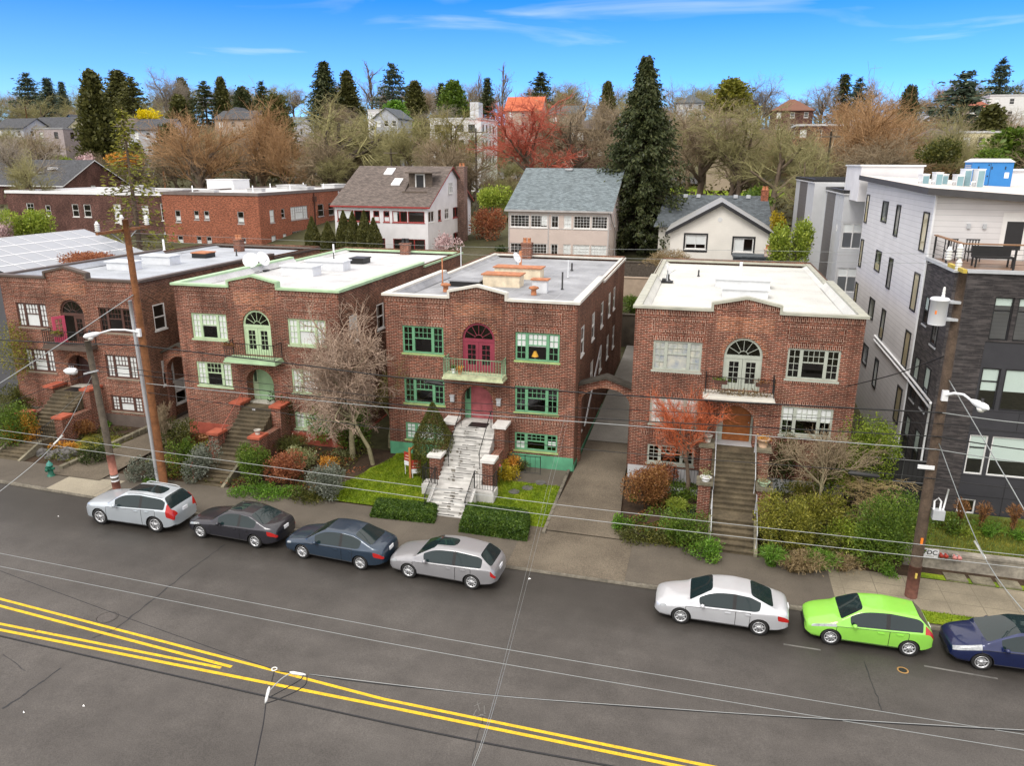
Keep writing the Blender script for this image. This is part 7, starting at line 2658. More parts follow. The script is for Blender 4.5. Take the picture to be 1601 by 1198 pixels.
# ---- conifers of the second row and the hill: u, v of the top, distance, kind, leaf, width
CF = [(1012, 88, 84, 'giant', 'lf_spruce', 1.0, 'huge dark drooping spruce between the pink and cream houses'), (140, 112, 150, 'dense', 'lf_cedar', 0.95, 'broad dark brown-green conifer towering over the brown block'),
      (40, 117, 260, 'deodar', 'lf_blue', 1.0, 'wide blue-green conifer at the far left skyline'), (72, 122, 255, 'fir', 'lf_blue', 1.3, 'blue-green conifer second from the left on the skyline'), (95, 128, 250, 'fir', 'lf_blue', 0.9, 'slim blue-green conifer third from the left on the skyline'),
      (182, 110, 250, 'spruce', 'lf_cedar', 1.6, 'olive conifer just right of the broad dark conifer'), (204, 124, 240, 'deodar', 'lf_cedar', 1.0, 'flat-topped cedar above the grey-blue house'), (283, 124, 260, 'yew', 'lf_cedar', 0.6, 'rounded olive conifer right of the tall bare tree'),
      (278, 150, 165, 'dense', 'lf_cedar', 1.15, 'dark conical evergreen right of the yellow forsythia'), (344, 121, 255, 'dense', 'lf_cedar', 0.9, 'brownish pyramid conifer on the left skyline'), (318, 130, 250, 'deodar', 'lf_spruce', 1.0, 'flat spreading cedar left of the brownish pyramid'),
      (378, 138, 230, 'yew', 'lf_spruce', 0.8, 'dark round evergreen over the left bare trees'), (408, 130, 240, 'deodar', 'lf_spruce', 0.8, 'layered dark cedar left of the skyline spruce'), (430, 152, 150, 'yew', 'lf_cedar', 0.75, 'olive rounded evergreen over the white gabled house'),
      (505, 97, 260, 'spruce', 'lf_spruce', 1.15, 'tall dark spruce standing alone on the middle skyline'), (542, 111, 265, 'dense', 'lf_cedar', 1.1, 'olive-dark conifer right of the lone spruce'), (612, 103, 255, 'deodar', 'lf_blue', 0.85, 'broad layered fir left of centre on the skyline'),
      (648, 127, 250, 'dense', 'lf_cedar', 1.3, 'olive conifer right of the layered fir'), (690, 130, 255, 'fir', 'lf_spruce', 1.0, 'small dark fir left of the round holly'), (708, 128, 250, 'yew', 'lf_mid', 0.9, 'round dark holly on the middle skyline'), (762, 122, 250, 'fir', 'lf_spruce', 1.0, 'small dark conifer between the two poplars'),
      (846, 116, 265, 'deodar', 'lf_spruce', 1.0, 'dark layered conifer right of the orange roof'), (951, 128, 260, 'dense', 'lf_cedar', 0.9, 'squarish olive conifer left of the huge spruce'), (1146, 126, 250, 'yew', 'lf_larch', 1.25, 'large round yellow-olive tree on the right skyline'),
      (1322, 116, 260, 'fir', 'lf_spruce', 1.2, 'slim dark fir above the orange-brown trees'), (1345, 125, 255, 'deodar', 'lf_blue', 0.8, 'small blue-green cedar right of the slim fir'), (1425, 136, 240, 'yew', 'lf_spruce', 0.6, 'small dark evergreen over the white modern house'),
      (1512, 118, 190, 'deodar', 'lf_blue', 1.05, 'large flat-layered blue cedar on the right'), (1569, 96, 250, 'deodar', 'lf_blue', 0.75, 'tall open conifer at the far right skyline'), (1553, 165, 170, 'dense', 'lf_cedar', 1.4, 'dark bushy evergreen below the flat-layered cedar'), (1590, 205, 120, 'yew', 'lf_mid', 1.4, 'dark green bushy tree behind the blue cabinet at the right edge'),
      (212, 225, 130, 'deodar', 'lf_cedar', 1.2, 'dark green spreading evergreen behind the sparse larch'), (618, 160, 200, 'yew', 'lf_bright', 1.1, 'bright green bushy tree below the layered fir'), (262, 196, 150, 'yew', 'lf_dark', 1.0, 'dark bushy evergreen beside the conical evergreen')]
for u, v, y, k, lf, w, lb in CF:
    P_, H_ = on_ground(u, v, y)
    conifer(lb, P_, H_, k, lf, w * {'giant': 1.28, 'dense': 1.25, 'yew': 1.3}.get(k, 1.7))
shrub('round bright yellow forsythia on the hillside', 233, 192, 42, 22, 'flower_yellow', 'round', 0.5, 1.2, y=165)
for i, (u, v, w, h, lf, y) in enumerate(((345, 262, 50, 30, 'lf_olive', 118), (450, 275, 60, 30, 'lf_lime', 120), (1470, 255, 70, 40, 'lf_olive', 105), (1545, 262, 60, 30, 'lf_mid', 100), (200, 262, 60, 26, 'lf_orange', 118), (90, 262, 50, 20, 'lf_lime', 122), (140, 268, 34, 30, 'lf_pink', 115), (1180, 330, 60, 40, 'lf_mid', 100))):
    shrub(('olive thicket at the foot of the orange bare trees', 'lime undergrowth behind the orange brick block roof', 'olive bushes behind the air units', 'green bushes right of the air units behind the roof', 'orange-leaved bush behind the brown block roof', 'lime bush above the charcoal roof', 'white-pink blossoming bush right of the charcoal roof', 'dark green bushes right of the slate roof')[i], u, v, w, h, lf, 'round', 0.35, 1.2, y=y)
# ---- bare trees
BT = [(302, 172, 105, 'vase', 1, 'tw_orange', 1.35, 'orange-brown vase-shaped bare tree behind the orange brick block, left of two'), (396, 154, 118, 'vase', 2, 'tw_orange', 1.0, 'taller orange-brown vase-shaped bare tree behind the orange brick block'), (444, 196, 112, 'vase', 3, 'tw_orange', 1.0, 'low orange-brown bare tree right of the taller vase tree'),
      (535, 146, 118, 'spread', 4, 'tw_olive', 1.35, 'huge dark-limbed olive tree left of the brown shingle roof'), (640, 172, 120, 'round', 6, 'tw_olive', 1.1, 'olive-grey bare tree behind the brown shingle roof'), (705, 168, 126, 'round', 7, 'tw_moss', 1.1, 'mossy bare tree before the white apartment block'),
      (826, 150, 114, 'round', 7, 'tw_red', 1.2, 'red budding tree over the blue-grey shingle roof'), (915, 142, 128, 'round', 8, 'tw_brown', 1.05, 'brown bare tree between the red tree and the huge spruce'), (786, 98, 255, 'poplar', 1, 'tw_grey', 1.1, 'tall bare poplar on the middle skyline, right of two'), (760, 112, 258, 'poplar', 2, 'tw_grey', 1.0, 'shorter bare poplar left of the tall skyline poplar'),
      (573, 95, 260, 'poplar', 1, 'tw_grey', 1.4, 'pale bare poplar standing between skyline conifers'), (250, 110, 245, 'round', 6, 'tw_grey', 1.1, 'large grey bare tree on the left skyline'), (1100, 148, 118, 'round', 6, 'tw_brown', 1.25, 'big brown bare tree right of the huge spruce'), (1165, 165, 112, 'round', 7, 'tw_olive', 1.2, 'olive bare tree over the slate roof'),
      (1222, 178, 104, 'round', 8, 'tw_olive', 1.15, 'olive bare tree behind the grey townhouse'), (1330, 140, 128, 'vase', 2, 'tw_orange', 1.1, 'orange-red bare tree before the white modern house'), (1402, 142, 118, 'vase', 3, 'tw_orange', 1.3, 'broad orange-brown bare tree right of the white modern house'), (1368, 150, 135, 'vase', 1, 'tw_orange', 1.0, 'orange-brown bare tree between its two broad neighbours'),
      (1196, 118, 255, 'round', 6, 'tw_grey', 1.1, 'grey bare skyline tree right of the yellow-olive tree'), (1290, 128, 250, 'round', 7, 'tw_grey', 1.0, 'grey bare skyline tree left of the slim fir'), (20, 205, 95, 'fan', 9, 'tw_grey', 1.1, 'grey bare tree at the left edge behind the brown block'), (45, 235, 90, 'round', 8, 'tw_olive', 0.9, 'olive bare tree over the charcoal roof'),
      (1485, 165, 118, 'vase', 3, 'tw_olive', 0.8, 'upright olive bare tree behind the air units'), (1265, 225, 96, 'round', 7, 'tw_olive', 1.0, 'low olive bare tree right of the bamboo'), (70, 150, 235, 'round', 8, 'tw_olive', 1.3, 'olive bare tree below the far left conifers'), (960, 152, 150, 'round', 7, 'tw_brown', 1.2, 'brown bare tree left of the huge spruce top')]
for u, v, y, fm, sd, tw, w, lb in BT:
    P_, H_ = on_ground(u, v, y)
    bare_tree(lb, P_, H_, fm, sd, tw, 'bark_dark' if fm == 'spread' else 'bark', w)
rr = random.Random(3)
FILL = []
for i in range(262):
    y = 112 + 235 * rr.random() ** 1.15
    u = rr.uniform(-60, 1660)
    P_ = atY(u, 200, y)
    g = ground(P_.x, y)
    vt = 126 + 84 * min(1, max(0, (320 - y) / 200)) + rr.uniform(-12, 22)
    H_ = min(17, max(6, atY(u, vt, y).z - g))
    tw = rr.choice(['tw_brown', 'tw_olive', 'tw_olive', 'tw_grey', 'tw_brown'] if u < 1200 else ['tw_orange', 'tw_brown', 'tw_olive', 'tw_brown'])
    if 770 < u < 885 and y < 235:
        H_ = min(H_, 5)
    if 60 < u < 260 and y < 200:
        H_ = min(H_, 6)
    reg = ('far left hillside', 'hillside left of centre', 'middle hillside', 'right hillside')[min(3, max(0, int(u // 400)))]
    bare_tree('bare %s tree in the crowd of leafless trees on the %s' % ({'tw_brown': 'brown', 'tw_olive': 'olive', 'tw_grey': 'grey', 'tw_orange': 'orange-brown'}[tw], reg), (P_.x, y, g), H_, rr.choice(['round', 'round', 'fan', 'vase']), rr.choice([6, 7, 8, 10, 12]), tw, 'bark', rr.uniform(1.0, 1.5), 'leafless trees on the ' + reg)
# low scrub between the hillside trees: uncountable
g = np.random.default_rng(5)
N = 26000
yy = 98 + 280 * g.random(N)
uu = g.uniform(-100, 1700, N)
C = []
for u, y in zip(uu, yy):
    x = ray(u, 230)
    x = x[0] * y / x[1]
    C.append((x, y, ground(x, y) + abs(g.normal()) * 1.1))
C = np.array(C)
V, F = leaf_quads(C, g.uniform(0.5, 1.3, N), 0.5, g=g)
tag(np_mesh('undergrowth', V, F, leafmat('undergrowth_leaves', (0.030, 0.030, 0.012), (0.085, 0.070, 0.030), (0.16, 0.12, 0.05), clump=0.06)), 'tangled olive-brown undergrowth between the hillside trees', 'undergrowth', kind='stuff')
def cover(name, label, x0, x1, y0, y1, n, lf, h, seed, thr=0.0):
    g = np.random.default_rng(seed)
    x, y = g.uniform(x0, x1, n), g.uniform(y0, y1, n)
    w = np.sin(x * 1.7 + seed) + np.sin(y * 2.3 + x * 0.8) + np.sin(x * 3.9 - y * 3.1 + seed)
    k = w > thr
    x, y, w = x[k], y[k], w[k]
    z = np.array([ground(a, b) for a, b in zip(x, y)]) + g.random(len(x)) * h * np.clip(0.3 + 0.35 * (w - thr), 0.2, 1.2)
    V, F = leaf_quads(np.stack([x, y, z], 1), 0.12, 0.5, g=g)
    tag(np_mesh(name, V, F, X[lf]), label, 'ground cover', kind='stuff')
cover('ground_cover', 'low olive ground cover through the mint house garden', -28.2, -17.2, 30.5, 35.6, 9000, 'lf_olive', 0.4, 1, -0.6)
cover('ground_cover', 'brown leaf litter and dead stems through the mint house garden', -28.2, -16.5, 30.5, 35.6, 6000, 'lf_red', 0.25, 2)
cover('ground_cover', 'mixed green ground cover under the coral maple', -2.9, 0.9, 30.6, 35.2, 4500, 'lf_mid', 0.4, 3, -0.5)
cover('ground_cover', 'rust leaf litter under the coral maple', -2.9, 0.9, 30.6, 35.6, 2600, 'lf_rust', 0.25, 4)
cover('ground_cover', 'dense green undergrowth right of the pipe-railed stairs', 3.1, 8.3, 30.6, 35.6, 11000, 'lf_olive', 0.9, 5, -0.9)
cover('ground_cover', 'yellowish sprigs right of the pipe-railed stairs', 3.1, 8.3, 30.6, 35.6, 6000, 'lf_lime', 1.0, 15, 0.5)
cover('ground_cover', 'brown dead growth right of the pipe-railed stairs', 3.1, 8.4, 30.5, 35.0, 4000, 'lf_straw', 0.4, 6, 0.3)
cover('ground_cover', 'olive ground cover round the left rockery', -34.6, -31.4, 30.8, 35.6, 3500, 'lf_olive', 0.35, 7, -0.4)
cover('ground_cover', 'green undergrowth left of the left stairs', -44, -36.7, 30.8, 35.6, 6000, 'lf_mid', 0.6, 8, -0.6)
cover('ground_cover', 'straggly growth between the left driveway and the red-railed stairs', -28.3, -24.4, 30.6, 35.6, 4500, 'lf_lime', 0.4, 9, 0.2)
# grass blades on the lawns
def blades(name, label, y0, y1, xl, xr, n, lf, hgt=0.07, lift=0.1):
    g = np.random.default_rng(n)
    y = g.uniform(y0, y1, n)
    x = np.array([xl(b) + (xr(b) - xl(b)) * a for a, b in zip(g.random(n), y)])
    z = np.array([ground(a, b) for a, b in zip(x, y)]) + lift
    hh = hgt * g.uniform(0.5, 1.4, n)
    a = g.uniform(0, 6.28, n)
    V = np.empty((n, 3, 3))
    w = 0.02
    V[:, 0] = np.stack([x - w * np.cos(a), y - w * np.sin(a), z], 1)
    V[:, 1] = np.stack([x + w * np.cos(a), y + w * np.sin(a), z], 1)
    V[:, 2] = np.stack([x + g.normal(size=n) * 0.03, y + g.normal(size=n) * 0.03, z + hh], 1)
    tag(np_mesh(name, V.reshape(-1, 3), np.arange(3 * n).reshape(n, 3), X[lf]), label, 'grass', kind='stuff')
X['lf_lawn'] = leafmat('grass_blades', (0.09, 0.15, 0.006), (0.21, 0.30, 0.014), (0.36, 0.40, 0.04), clump=1.6)
blades('grass', 'short bright grass left of the white stairs', 30.45, 35.9, lambda y: float(np.interp(y, [30.4, 32, 34, 36], [-17.5, -16.9, -16.0, -15.3])), lambda y: -12.0, 22000, 'lf_lawn')
blades('grass', 'short bright grass right of the white stairs', 30.45, 34.2, lambda y: -9.8, lambda y: -6.15, 12000, 'lf_lawn')
blades('grass', 'grass strip between the kerb and the new sidewalk', 27.0, 27.75, lambda y: 7.5, lambda y: 16, 5000, 'lf_lawn', lift=0.2)
blades('grass', 'rough grass over the planted bank', 31.5, 34.6, lambda y: 8.9, lambda y: 20, 12000, 'lf_larch', 0.16, 0.5)


# ------------------------------------------------------------------ poles, wires, lamps
def upole(label, foot, top, r0, r1, mat, bands=()):
    a = road(*foot)
    a.z = walk_z(a.x)
    b = atY(top[0], top[1], a.y)
    T = thing('utility_pole', label, 'utility pole', a, 'utility poles and masts')
    mb = MB()
    n = 10
    mb.tube([a.lerp(b, i / n) + Vector((0, 0, -0.3 if i == 0 else 0)) for i in range(n + 1)], [r0 + (r1 - r0) * i / n for i in range(n + 1)], 12)
    mb.build('pole', mat, T)
    for z0, z1, m in bands:
        mb = MB()
        p, q = a.lerp(b, z0 / (b.z - a.z)), a.lerp(b, z1 / (b.z - a.z))
        rr = r0 + (r1 - r0) * z0 / (b.z - a.z) + 0.006
        mb.tube([p, q], rr, 12)
        mb.build('pole_band', m, T)
    return T, a, b


def bolt_plate(T, p, w, h, m, name, d=0.05):
    mb = MB()
    mb.box(p.x - w / 2, p.x + w / 2, p.y - d, p.y, p.z - h / 2, p.z + h / 2)
    return mb.build(name, m, T)


pole_pink = M('pinkish_bare_wood', (0.34, 0.14, 0.10), 0.85, 0.25, 6)
TL, La, Lb = upole('tall brown utility pole with a crossarm before the left apartment house', (257, 762), (195.5, 343), 0.20, 0.135, X['pole_brown'])
TS, Sa, Sb = upole('short grey stub pole with white bands near its pinkish foot', (186, 782), (136.5, 533), 0.175, 0.13, X['pole_grey'],
                   ((-0.1, 0.85, pole_pink), (0.86, 0.94, X['white_metal']), (1.06, 1.16, X['white_metal']), (1.2, 2.2, pole_pink)))
TM, Ma, Mb = upole('silver steel lamp mast standing against the tall brown pole', (248, 758), (203, 470), 0.105, 0.085, X['galv'])
TR, Ra, Rb = upole('tall dark utility pole with a white transformer before the modern block', (1423, 938), (1506, 424), 0.215, 0.14, X['pole_dark'], ((-0.1, 1.35, M('red_brown_butt', (0.13, 0.055, 0.038), 0.9, 0.3, 6)),))


def insulator(T, p, m=None):
    mb = MB()
    prof = [(0.03, -0.12)]
    for k in range(4):
        prof += [(0.10, -0.08 + 0.09 * k), (0.11, -0.04 + 0.09 * k), (0.07, -0.02 + 0.09 * k)]
    mb.lathe(p, prof + [(0.05, 0.34), (0.001, 0.36)], 10)
    return mb.build('insulator', m or X['ceramic'], T)


def arm(T, p, q, w, m, name='crossarm'):
    mb = MB()
    d = (q - p).normalized()
    n = Vector((-d.y, d.x, 0)).normalized() * w / 2
    u = Vector((0, 0, w / 2))
    A = [p - n - u, p + n - u, p + n + u, p - n + u]
    B = [v + (q - p) for v in A]
    mb.poly(A)
    mb.poly(B)
    for k in range(4):
        mb.poly([A[k], A[(k + 1) % 4], B[(k + 1) % 4], B[k]])
    return mb.build(name, m, T)


xl = Lb.x - 0.18
p0, p1 = atX(151, 366, xl), atX(233, 354, xl)
arm(TL, p0, p1, 0.12, X['pole_brown'])
for u, v in ((153, 364), (191.6, 353), (230, 353)):
    insulator(TL, atX(u, v, xl) + Vector((0, 0, 0.14)))
for s, q in ((1, p1), (-1, p0)):
    mb = MB()
    mid_ = Vector((xl, Lb.y, p0.z - 0.55))
    mb.tube([q.lerp((p0 + p1) / 2, 0.45), mid_], 0.02, 5)
    mb.build('arm_brace', X['galv'], TL)


def street_lamp(label, root, tip, head_len=0.75):
    T = thing('street_lamp', label, 'street lamp', root, 'street lamps on the poles')
    d = tip - root
    mb = MB()
    mb.tube([root, root + d * 0.35 + Vector((0, 0, 0.12)), root + d * 0.7 + Vector((0, 0, 0.14)), root + d * 0.88 + Vector((0, 0, 0.06)), tip], [0.055, 0.05, 0.045, 0.04, 0.04], 8)
    mb.box(root.x - 0.1, root.x + 0.1, root.y - 0.05, root.y + 0.08, root.z - 0.22, root.z + 0.16)
    mb.build('arm', X['white_metal'], T)
    mb = MB()
    u = Vector((d.x, d.y, 0)).normalized()
    e = tip + u * head_len + Vector((0, 0, -0.12))
    mb.tube([tip, tip + (e - tip) * 0.2, tip + (e - tip) * 0.5, tip + (e - tip) * 0.85, e], [0.05, 0.10, 0.135, 0.12, 0.04], 10)
    h = mb.build('lamp_head', X['white_metal'], T)
    mb = MB()
    m_ = tip + (e - tip) * 0.6
    mb.lathe((m_.x, m_.y, m_.z - 0.12), [(0.001, -0.12), (0.09, -0.09), (0.14, 0.0), (0.13, 0.03)], 12)
    mb.build('lens', X['ceramic'], h)
    mb = MB()
    mb.lathe((m_.x, m_.y, m_.z + 0.15), [(0.05, 0), (0.05, 0.1), (0.001, 0.11)], 8)
    mb.build('photocell', X['iron'], h)
    return T


def on_pole(a, b, v):
    """point of a pole's axis at photo row v"""
    lo, hi = 0.0, 1.0
    for _ in range(40):
        m = (lo + hi) / 2
        q = a.lerp(b, m)
        c = CM @ np.array([q.x, q.y, q.z - CAMH])
        if FPX * c[1] / c[2] + 599 > v:
            lo = m
        else:
            hi = m
    return a.lerp(b, lo)


r_ = on_pole(La, Lb, 518) + Vector((0, -0.19, 0))
street_lamp('street lamp on the tall brown pole reaching left over the sidewalk', r_, atY(156, 521, r_.y - 1.1), 0.68)
r_ = on_pole(Ra, Rb, 615) + Vector((0, -0.2, 0))
street_lamp('street lamp on the tall dark pole reaching right before the modern block', r_, atY(1518, 626, r_.y - 0.8), 0.68)
# transformer on the dark pole
c = on_pole(Ra, Rb, 500)
tp = atY(1467, 486, c.y - 0.3)
t = thing('transformer', 'white cylindrical transformer hung on the dark utility pole', 'transformer', tp)
mb = MB()
mb.lathe((tp.x, tp.y, tp.z - 0.47), [(0.27, 0), (0.28, 0.02), (0.28, 0.82), (0.31, 0.83), (0.31, 0.88), (0.27, 0.92), (0.001, 0.95)], 20)
mb.build('tank', X['white_metal'], t)
mb = MB()
mb.lathe((tp.x + 0.08, tp.y, tp.z + 0.46), [(0.05, 0), (0.06, 0.08), (0.04, 0.1), (0.06, 0.16), (0.04, 0.2), (0.05, 0.25), (0.03, 0.36), (0.001, 0.37)], 10)
mb.build('bushing', X['ceramic'], t)
mb = MB()
for dz in (0.3, -0.3):
    mb.box(tp.x + 0.2, c.x, tp.y, tp.y + 0.3, tp.z + dz - 0.04, tp.z + dz + 0.04)
mb.build('hanger', X['galv'], t)
bolt_plate(t, Vector((tp.x - 0.12, tp.y - 0.246, tp.z - 0.02)), 0.09, 0.12, X['orange_paint'], 'number_tag', 0.01)
p0, p1 = atY(1484, 398, Rb.y - 0.6), atY(1500, 424, Rb.y - 0.1)
arm(TR, Vector((Rb.x - 0.2, Rb.y + 0.9, Rb.z + 0.1)), Vector((Rb.x - 0.2, Rb.y - 0.9, Rb.z + 0.1)), 0.12, M('yellow_arm', (0.50, 0.38, 0.06), 0.7, 0.2))
for u, v in ((1483, 402), (1500, 398), (1498, 420)):
    q = atY(u, v, Rb.y - 0.2)
    insulator(TR, q)
for v, m, w, h in ((728, X['white_metal'], 0.55, 0.14), (842, X['orange_paint'], 0.08, 0.24), (896, M('yellow_tag', (0.6, 0.45, 0.1), 0.6), 0.07, 0.2)):
    q = on_pole(Ra, Rb, v) + Vector((-0.25 if w > 0.3 else 0, -0.22, 0))
    bolt_plate(TR, q, w, h, m, 'pole_tag')
q = on_pole(Ra, Rb, 800) + Vector((0.42, -0.1, 0))
t = thing('meter_box', 'pale grey meter box with looped conduit on the dark utility pole', 'meter box', q)
mb = MB()
mb.box(q.x - 0.2, q.x + 0.2, q.y - 0.18, q.y + 0.12, q.z - 0.18, q.z + 0.18)
mb.build('box', X['galv'], t)
mb = MB()
mb.tube([q + Vector((-0.15, 0, 0.18)), q + Vector((-0.18, 0, 0.5)), q + Vector((-0.05, 0, 0.62)), q + Vector((0.05, 0, 0.5)), q + Vector((0.05, 0, 0.18))], 0.035, 6)
mb.tube([q + Vector((0.15, 0, 0.1)), q + Vector((0.22, 0, 1.0))], 0.03, 6)
mb.build('conduit', X['white_metal'], t)
q = on_pole(La, Lb, 430)

WIRES = []


def catm(P, k=6):
    out = []
    for i in range(len(P) - 1):
        a, b, c_, d = P[max(i - 1, 0)], P[i], P[i + 1], P[min(i + 2, len(P) - 1)]
        for j in range(k):
            t = j / k
            out.append(0.5 * ((2 * b) + (c_ - a) * t + (2 * a - 5 * b + 4 * c_ - d) * t * t + (3 * b - a - 3 * c_ + d) * t ** 3))
    return out + [P[-1]]


def wire(label, P, r=0.012, m='wire_black', name='power_line', cat='power line', group='overhead wires'):
    mb = MB()
    mb.tube(catm([Vector(p) for p in P]), r, 5)
    return tag(mb.build(name, X[m]), label, cat, group)


Lz = lambda v: on_pole(La, Lb, v)
Rz = lambda v: on_pole(Ra, Rb, v)
def span(v0, mids, v1, off=0.0):
    """wire from the brown pole to the dark pole through photo points hung between them"""
    a, b = Lz(v0) + Vector((0.0, -0.2 + off, 0)), Rz(v1) + Vector((0, -0.2 + off, 0))
    P = [a]
    for u, v in mids:
        d = ray(u, v)
        t = (b.x - a.x)
        # plane through both ends, upright
        k = (b.y - a.y) / (b.x - a.x)
        s = (a.y - k * a.x) / (d[1] - k * d[0])
        P.append(Vector((d[0] * s, d[1] * s, CAMH + d[2] * s)))
    return P + [b]
wire('thickest black cable strung between the brown pole and the dark pole', span(539, [(450, 568), (660, 594), (1000, 620)], 643), 0.03, name='cable', cat='cable')
wire('upper thin wire of the group below the thick cable between the two poles', span(578, [(450, 604), (660, 626), (960, 640)], 660), 0.012)
wire('middle black cable of the group between the two poles', span(586, [(450, 615), (660, 636), (960, 656)], 680), 0.022, name='cable', cat='cable')
wire('grey lower cable of the group between the two poles', span(598, [(450, 622), (660, 642), (960, 664)], 700), 0.018, 'wire_grey', 'cable', 'cable')
wire('lowest black cable between the two poles, ending in a splice case', span(612, [(408, 640), (560, 665), (960, 707), (1300, 733)], 745), 0.016, name='cable', cat='cable')
mb = MB()
q = atY(1330, 740, Ra.y - 0.2)
mb.tube([q + Vector((-0.1, 0, 0.0)), q, q + Vector((0.9, -0.02, -0.02)), q + Vector((1.0, -0.02, -0.03))], [0.03, 0.09, 0.09, 0.03], 8)
tag(mb.build('cable_splice', X['iron']), 'black splice case on the lowest cable left of the dark pole', 'splice case', 'cable cases')
q = atY(663, 599, 29.4)
mb = MB()
mb.tube([q, q + Vector((0.2, 0, 0.05)), q + Vector((0.7, 0, 0.0)), q + Vector((0.9, 0, -0.03))], [0.03, 0.08, 0.09, 0.03], 8)
tag(mb.build('cable_splice', X['iron']), 'dark splice case with looped slack under the thick cable before the green windows', 'splice case', 'cable cases')
q = atY(112, 581, 29.6)
t = thing('splice_closure', 'white cable closure hanging left of the grey stub pole', 'cable closure', q)
mb = MB()
mb.tube([q + Vector((-0.45, 0, 0.0)), q + Vector((-0.22, 0, 0)), q + Vector((0.22, 0, 0.02)), q + Vector((0.28, 0, 0.02))], [0.05, 0.17, 0.17, 0.08], 10)
mb.build('case', X['white_metal'], t)
mb = MB()
for dx in (-0.1, 0.02, 0.14):
    mb.tube([q + Vector((dx, 0, 0.15)), q + Vector((dx, 0, 0.3))], 0.02, 5)
mb.build('hanger', X['galv'], t)
for v0, (u1, v1), r, m, lb in ((539, (-40, 529), 0.03, 'wire_black', 'thick black cable leaving the brown pole to the left frame edge'), (578, (-40, 553), 0.02, 'wire_black', 'upper black cable running from the brown pole past the closure to the left edge'), (586, (-40, 561), 0.018, 'wire_black', 'lower black cable running from the brown pole past the closure to the left edge'),
                              (460, (-40, 625), 0.022, 'wire_pale', 'pale guy wire slanting from the brown pole down to the left edge')):
    a = Lz(v0) + Vector((0, -0.18, 0))
    wire(lb, [a, a.lerp(atY(u1, v1, 29.6 if v0 > 500 else 27.0), 0.5) + Vector((0, 0, -0.05)), atY(u1, v1, 29.6 if v0 > 500 else 27.0)], r, m, 'guy_wire' if v0 < 500 else 'cable', 'guy wire' if v0 < 500 else 'cable')
a = on_pole(Sa, Sb, 588) + Vector((0, -0.18, 0))
wire('pale span wire slanting from the stub pole across the sidewalk to the left', [a, atY(85, 695, 27.6), atY(-30, 792, 25.0)], 0.016, 'wire_pale', 'span_wire', 'span wire')
q = atY(92, 687, 27.4)
q2 = atY(88, 693, 27.3)
mb = MB()
mb.tube([atY(98, 681, 27.75), atY(84, 695, 27.45)], 0.04, 8)
tag(mb.build('strain_insulator', X['ceramic']), 'white rod insulator on the slanting span wire near the hydrant', 'insulator', 'rod insulators on span wires')
wire('black wire from the stub pole slanting left below the thick cables', [on_pole(Sa, Sb, 583) + Vector((0, -0.18, 0)), atY(60, 612, 29.0), atY(-30, 648, 28.2)], 0.014, 'wire_black', 'span_wire', 'span wire')
wire('thin wire dropping from the stub pole toward the left stair cap', [on_pole(Sa, Sb, 600) + Vector((0, -0.18, 0)), atY(112, 628, 31.5), atY(60, 678, 33.0)], 0.010, 'wire_grey', 'drop_wire', 'wire')
arm(TS, on_pole(Sa, Sb, 582) + Vector((-0.35, -0.2, -0.05)), on_pole(Sa, Sb, 580) + Vector((0.45, -0.2, 0.1)), 0.07, X['galv'], 'bracket')
# trolley wires over the road: contact wires 5.6 m up
TW = (((-60, 664), (0, 672.7), (660, 761.6), (960, 799.6), (1660, 875.5)), ((-60, 676), (0, 685), (660, 779), (960, 818), (1660, 895)), ((-80, 849), (0, 865.6), (600, 982), (1200, 1084), (1700, 1165)), ((-80, 870), (0, 886), (600, 1005), (1200, 1108), (1700, 1190)))
for P, lb in zip(TW, ('upper of the two pale trolley wires passing before the gardens', 'lower of the two pale trolley wires passing before the gardens', 'upper of the two grey trolley wires over the near lane', 'lower of the two grey trolley wires over the near lane')):
    wire(lb, [atZ(u, v, 5.6) for u, v in P], 0.009 if P[0][1] < 800 else 0.007, 'wire_pale' if P[0][1] < 800 else 'wire_grey', 'trolley_wire', 'trolley wire')
wire('heavy black feeder cable crossing the bottom of the road', [atZ(u, v, 5.6) for u, v in ((-80, 975), (0, 995), (600, 1130), (950, 1198), (1300, 1262))], 0.020, 'wire_black', 'feeder_cable', 'cable')
wire('thin black span wire from the left edge to the ring hanger', [atZ(u, v, 5.6) for u, v in ((-60, 870), (0, 893), (200, 967), (429, 1048))], 0.007, 'wire_black', 'span_wire', 'span wire')
wire('twisted black and white feeder running right from the ring hanger', [atZ(u, v, 5.6) for u, v in ((484, 1055), (600, 1071), (900, 1099), (1200, 1120), (1700, 1150))], 0.013, 'wire_black', 'feeder_cable', 'cable')
wire('pale strand lashed along the twisted feeder', [atZ(u, v, 5.63) for u, v in ((484, 1055), (760, 1087), (1040, 1108), (1200, 1119), (1700, 1148))], 0.006, 'wire_pale', 'feeder_cable', 'cable')
z = 5.6
t = thing('wire_hanger', 'feeder tap with ring, white rod insulators and looped black jumpers over the yellow lines', 'wire hanger', atZ(429, 1048, z))
mb = MB()
c = atZ(429, 1048, z)
mb.tube([c + Vector((0.055 * math.cos(k * .524), 0.055 * math.sin(k * .524), 0.02)) for k in range(13)], 0.014, 5)
mb.build('ring', X['ceramic'], t)
for A, B in (((453, 1052), (478, 1056)), ((421, 1075), (415, 1100))):
    mb = MB()
    a, b = atZ(*A, z), atZ(*B, z)
    mb.tube([a, a.lerp(b, .2), a.lerp(b, .8), b], [.018, .035, .03, .015], 8)
    mb.build('rod_insulator', X['ceramic'], t)
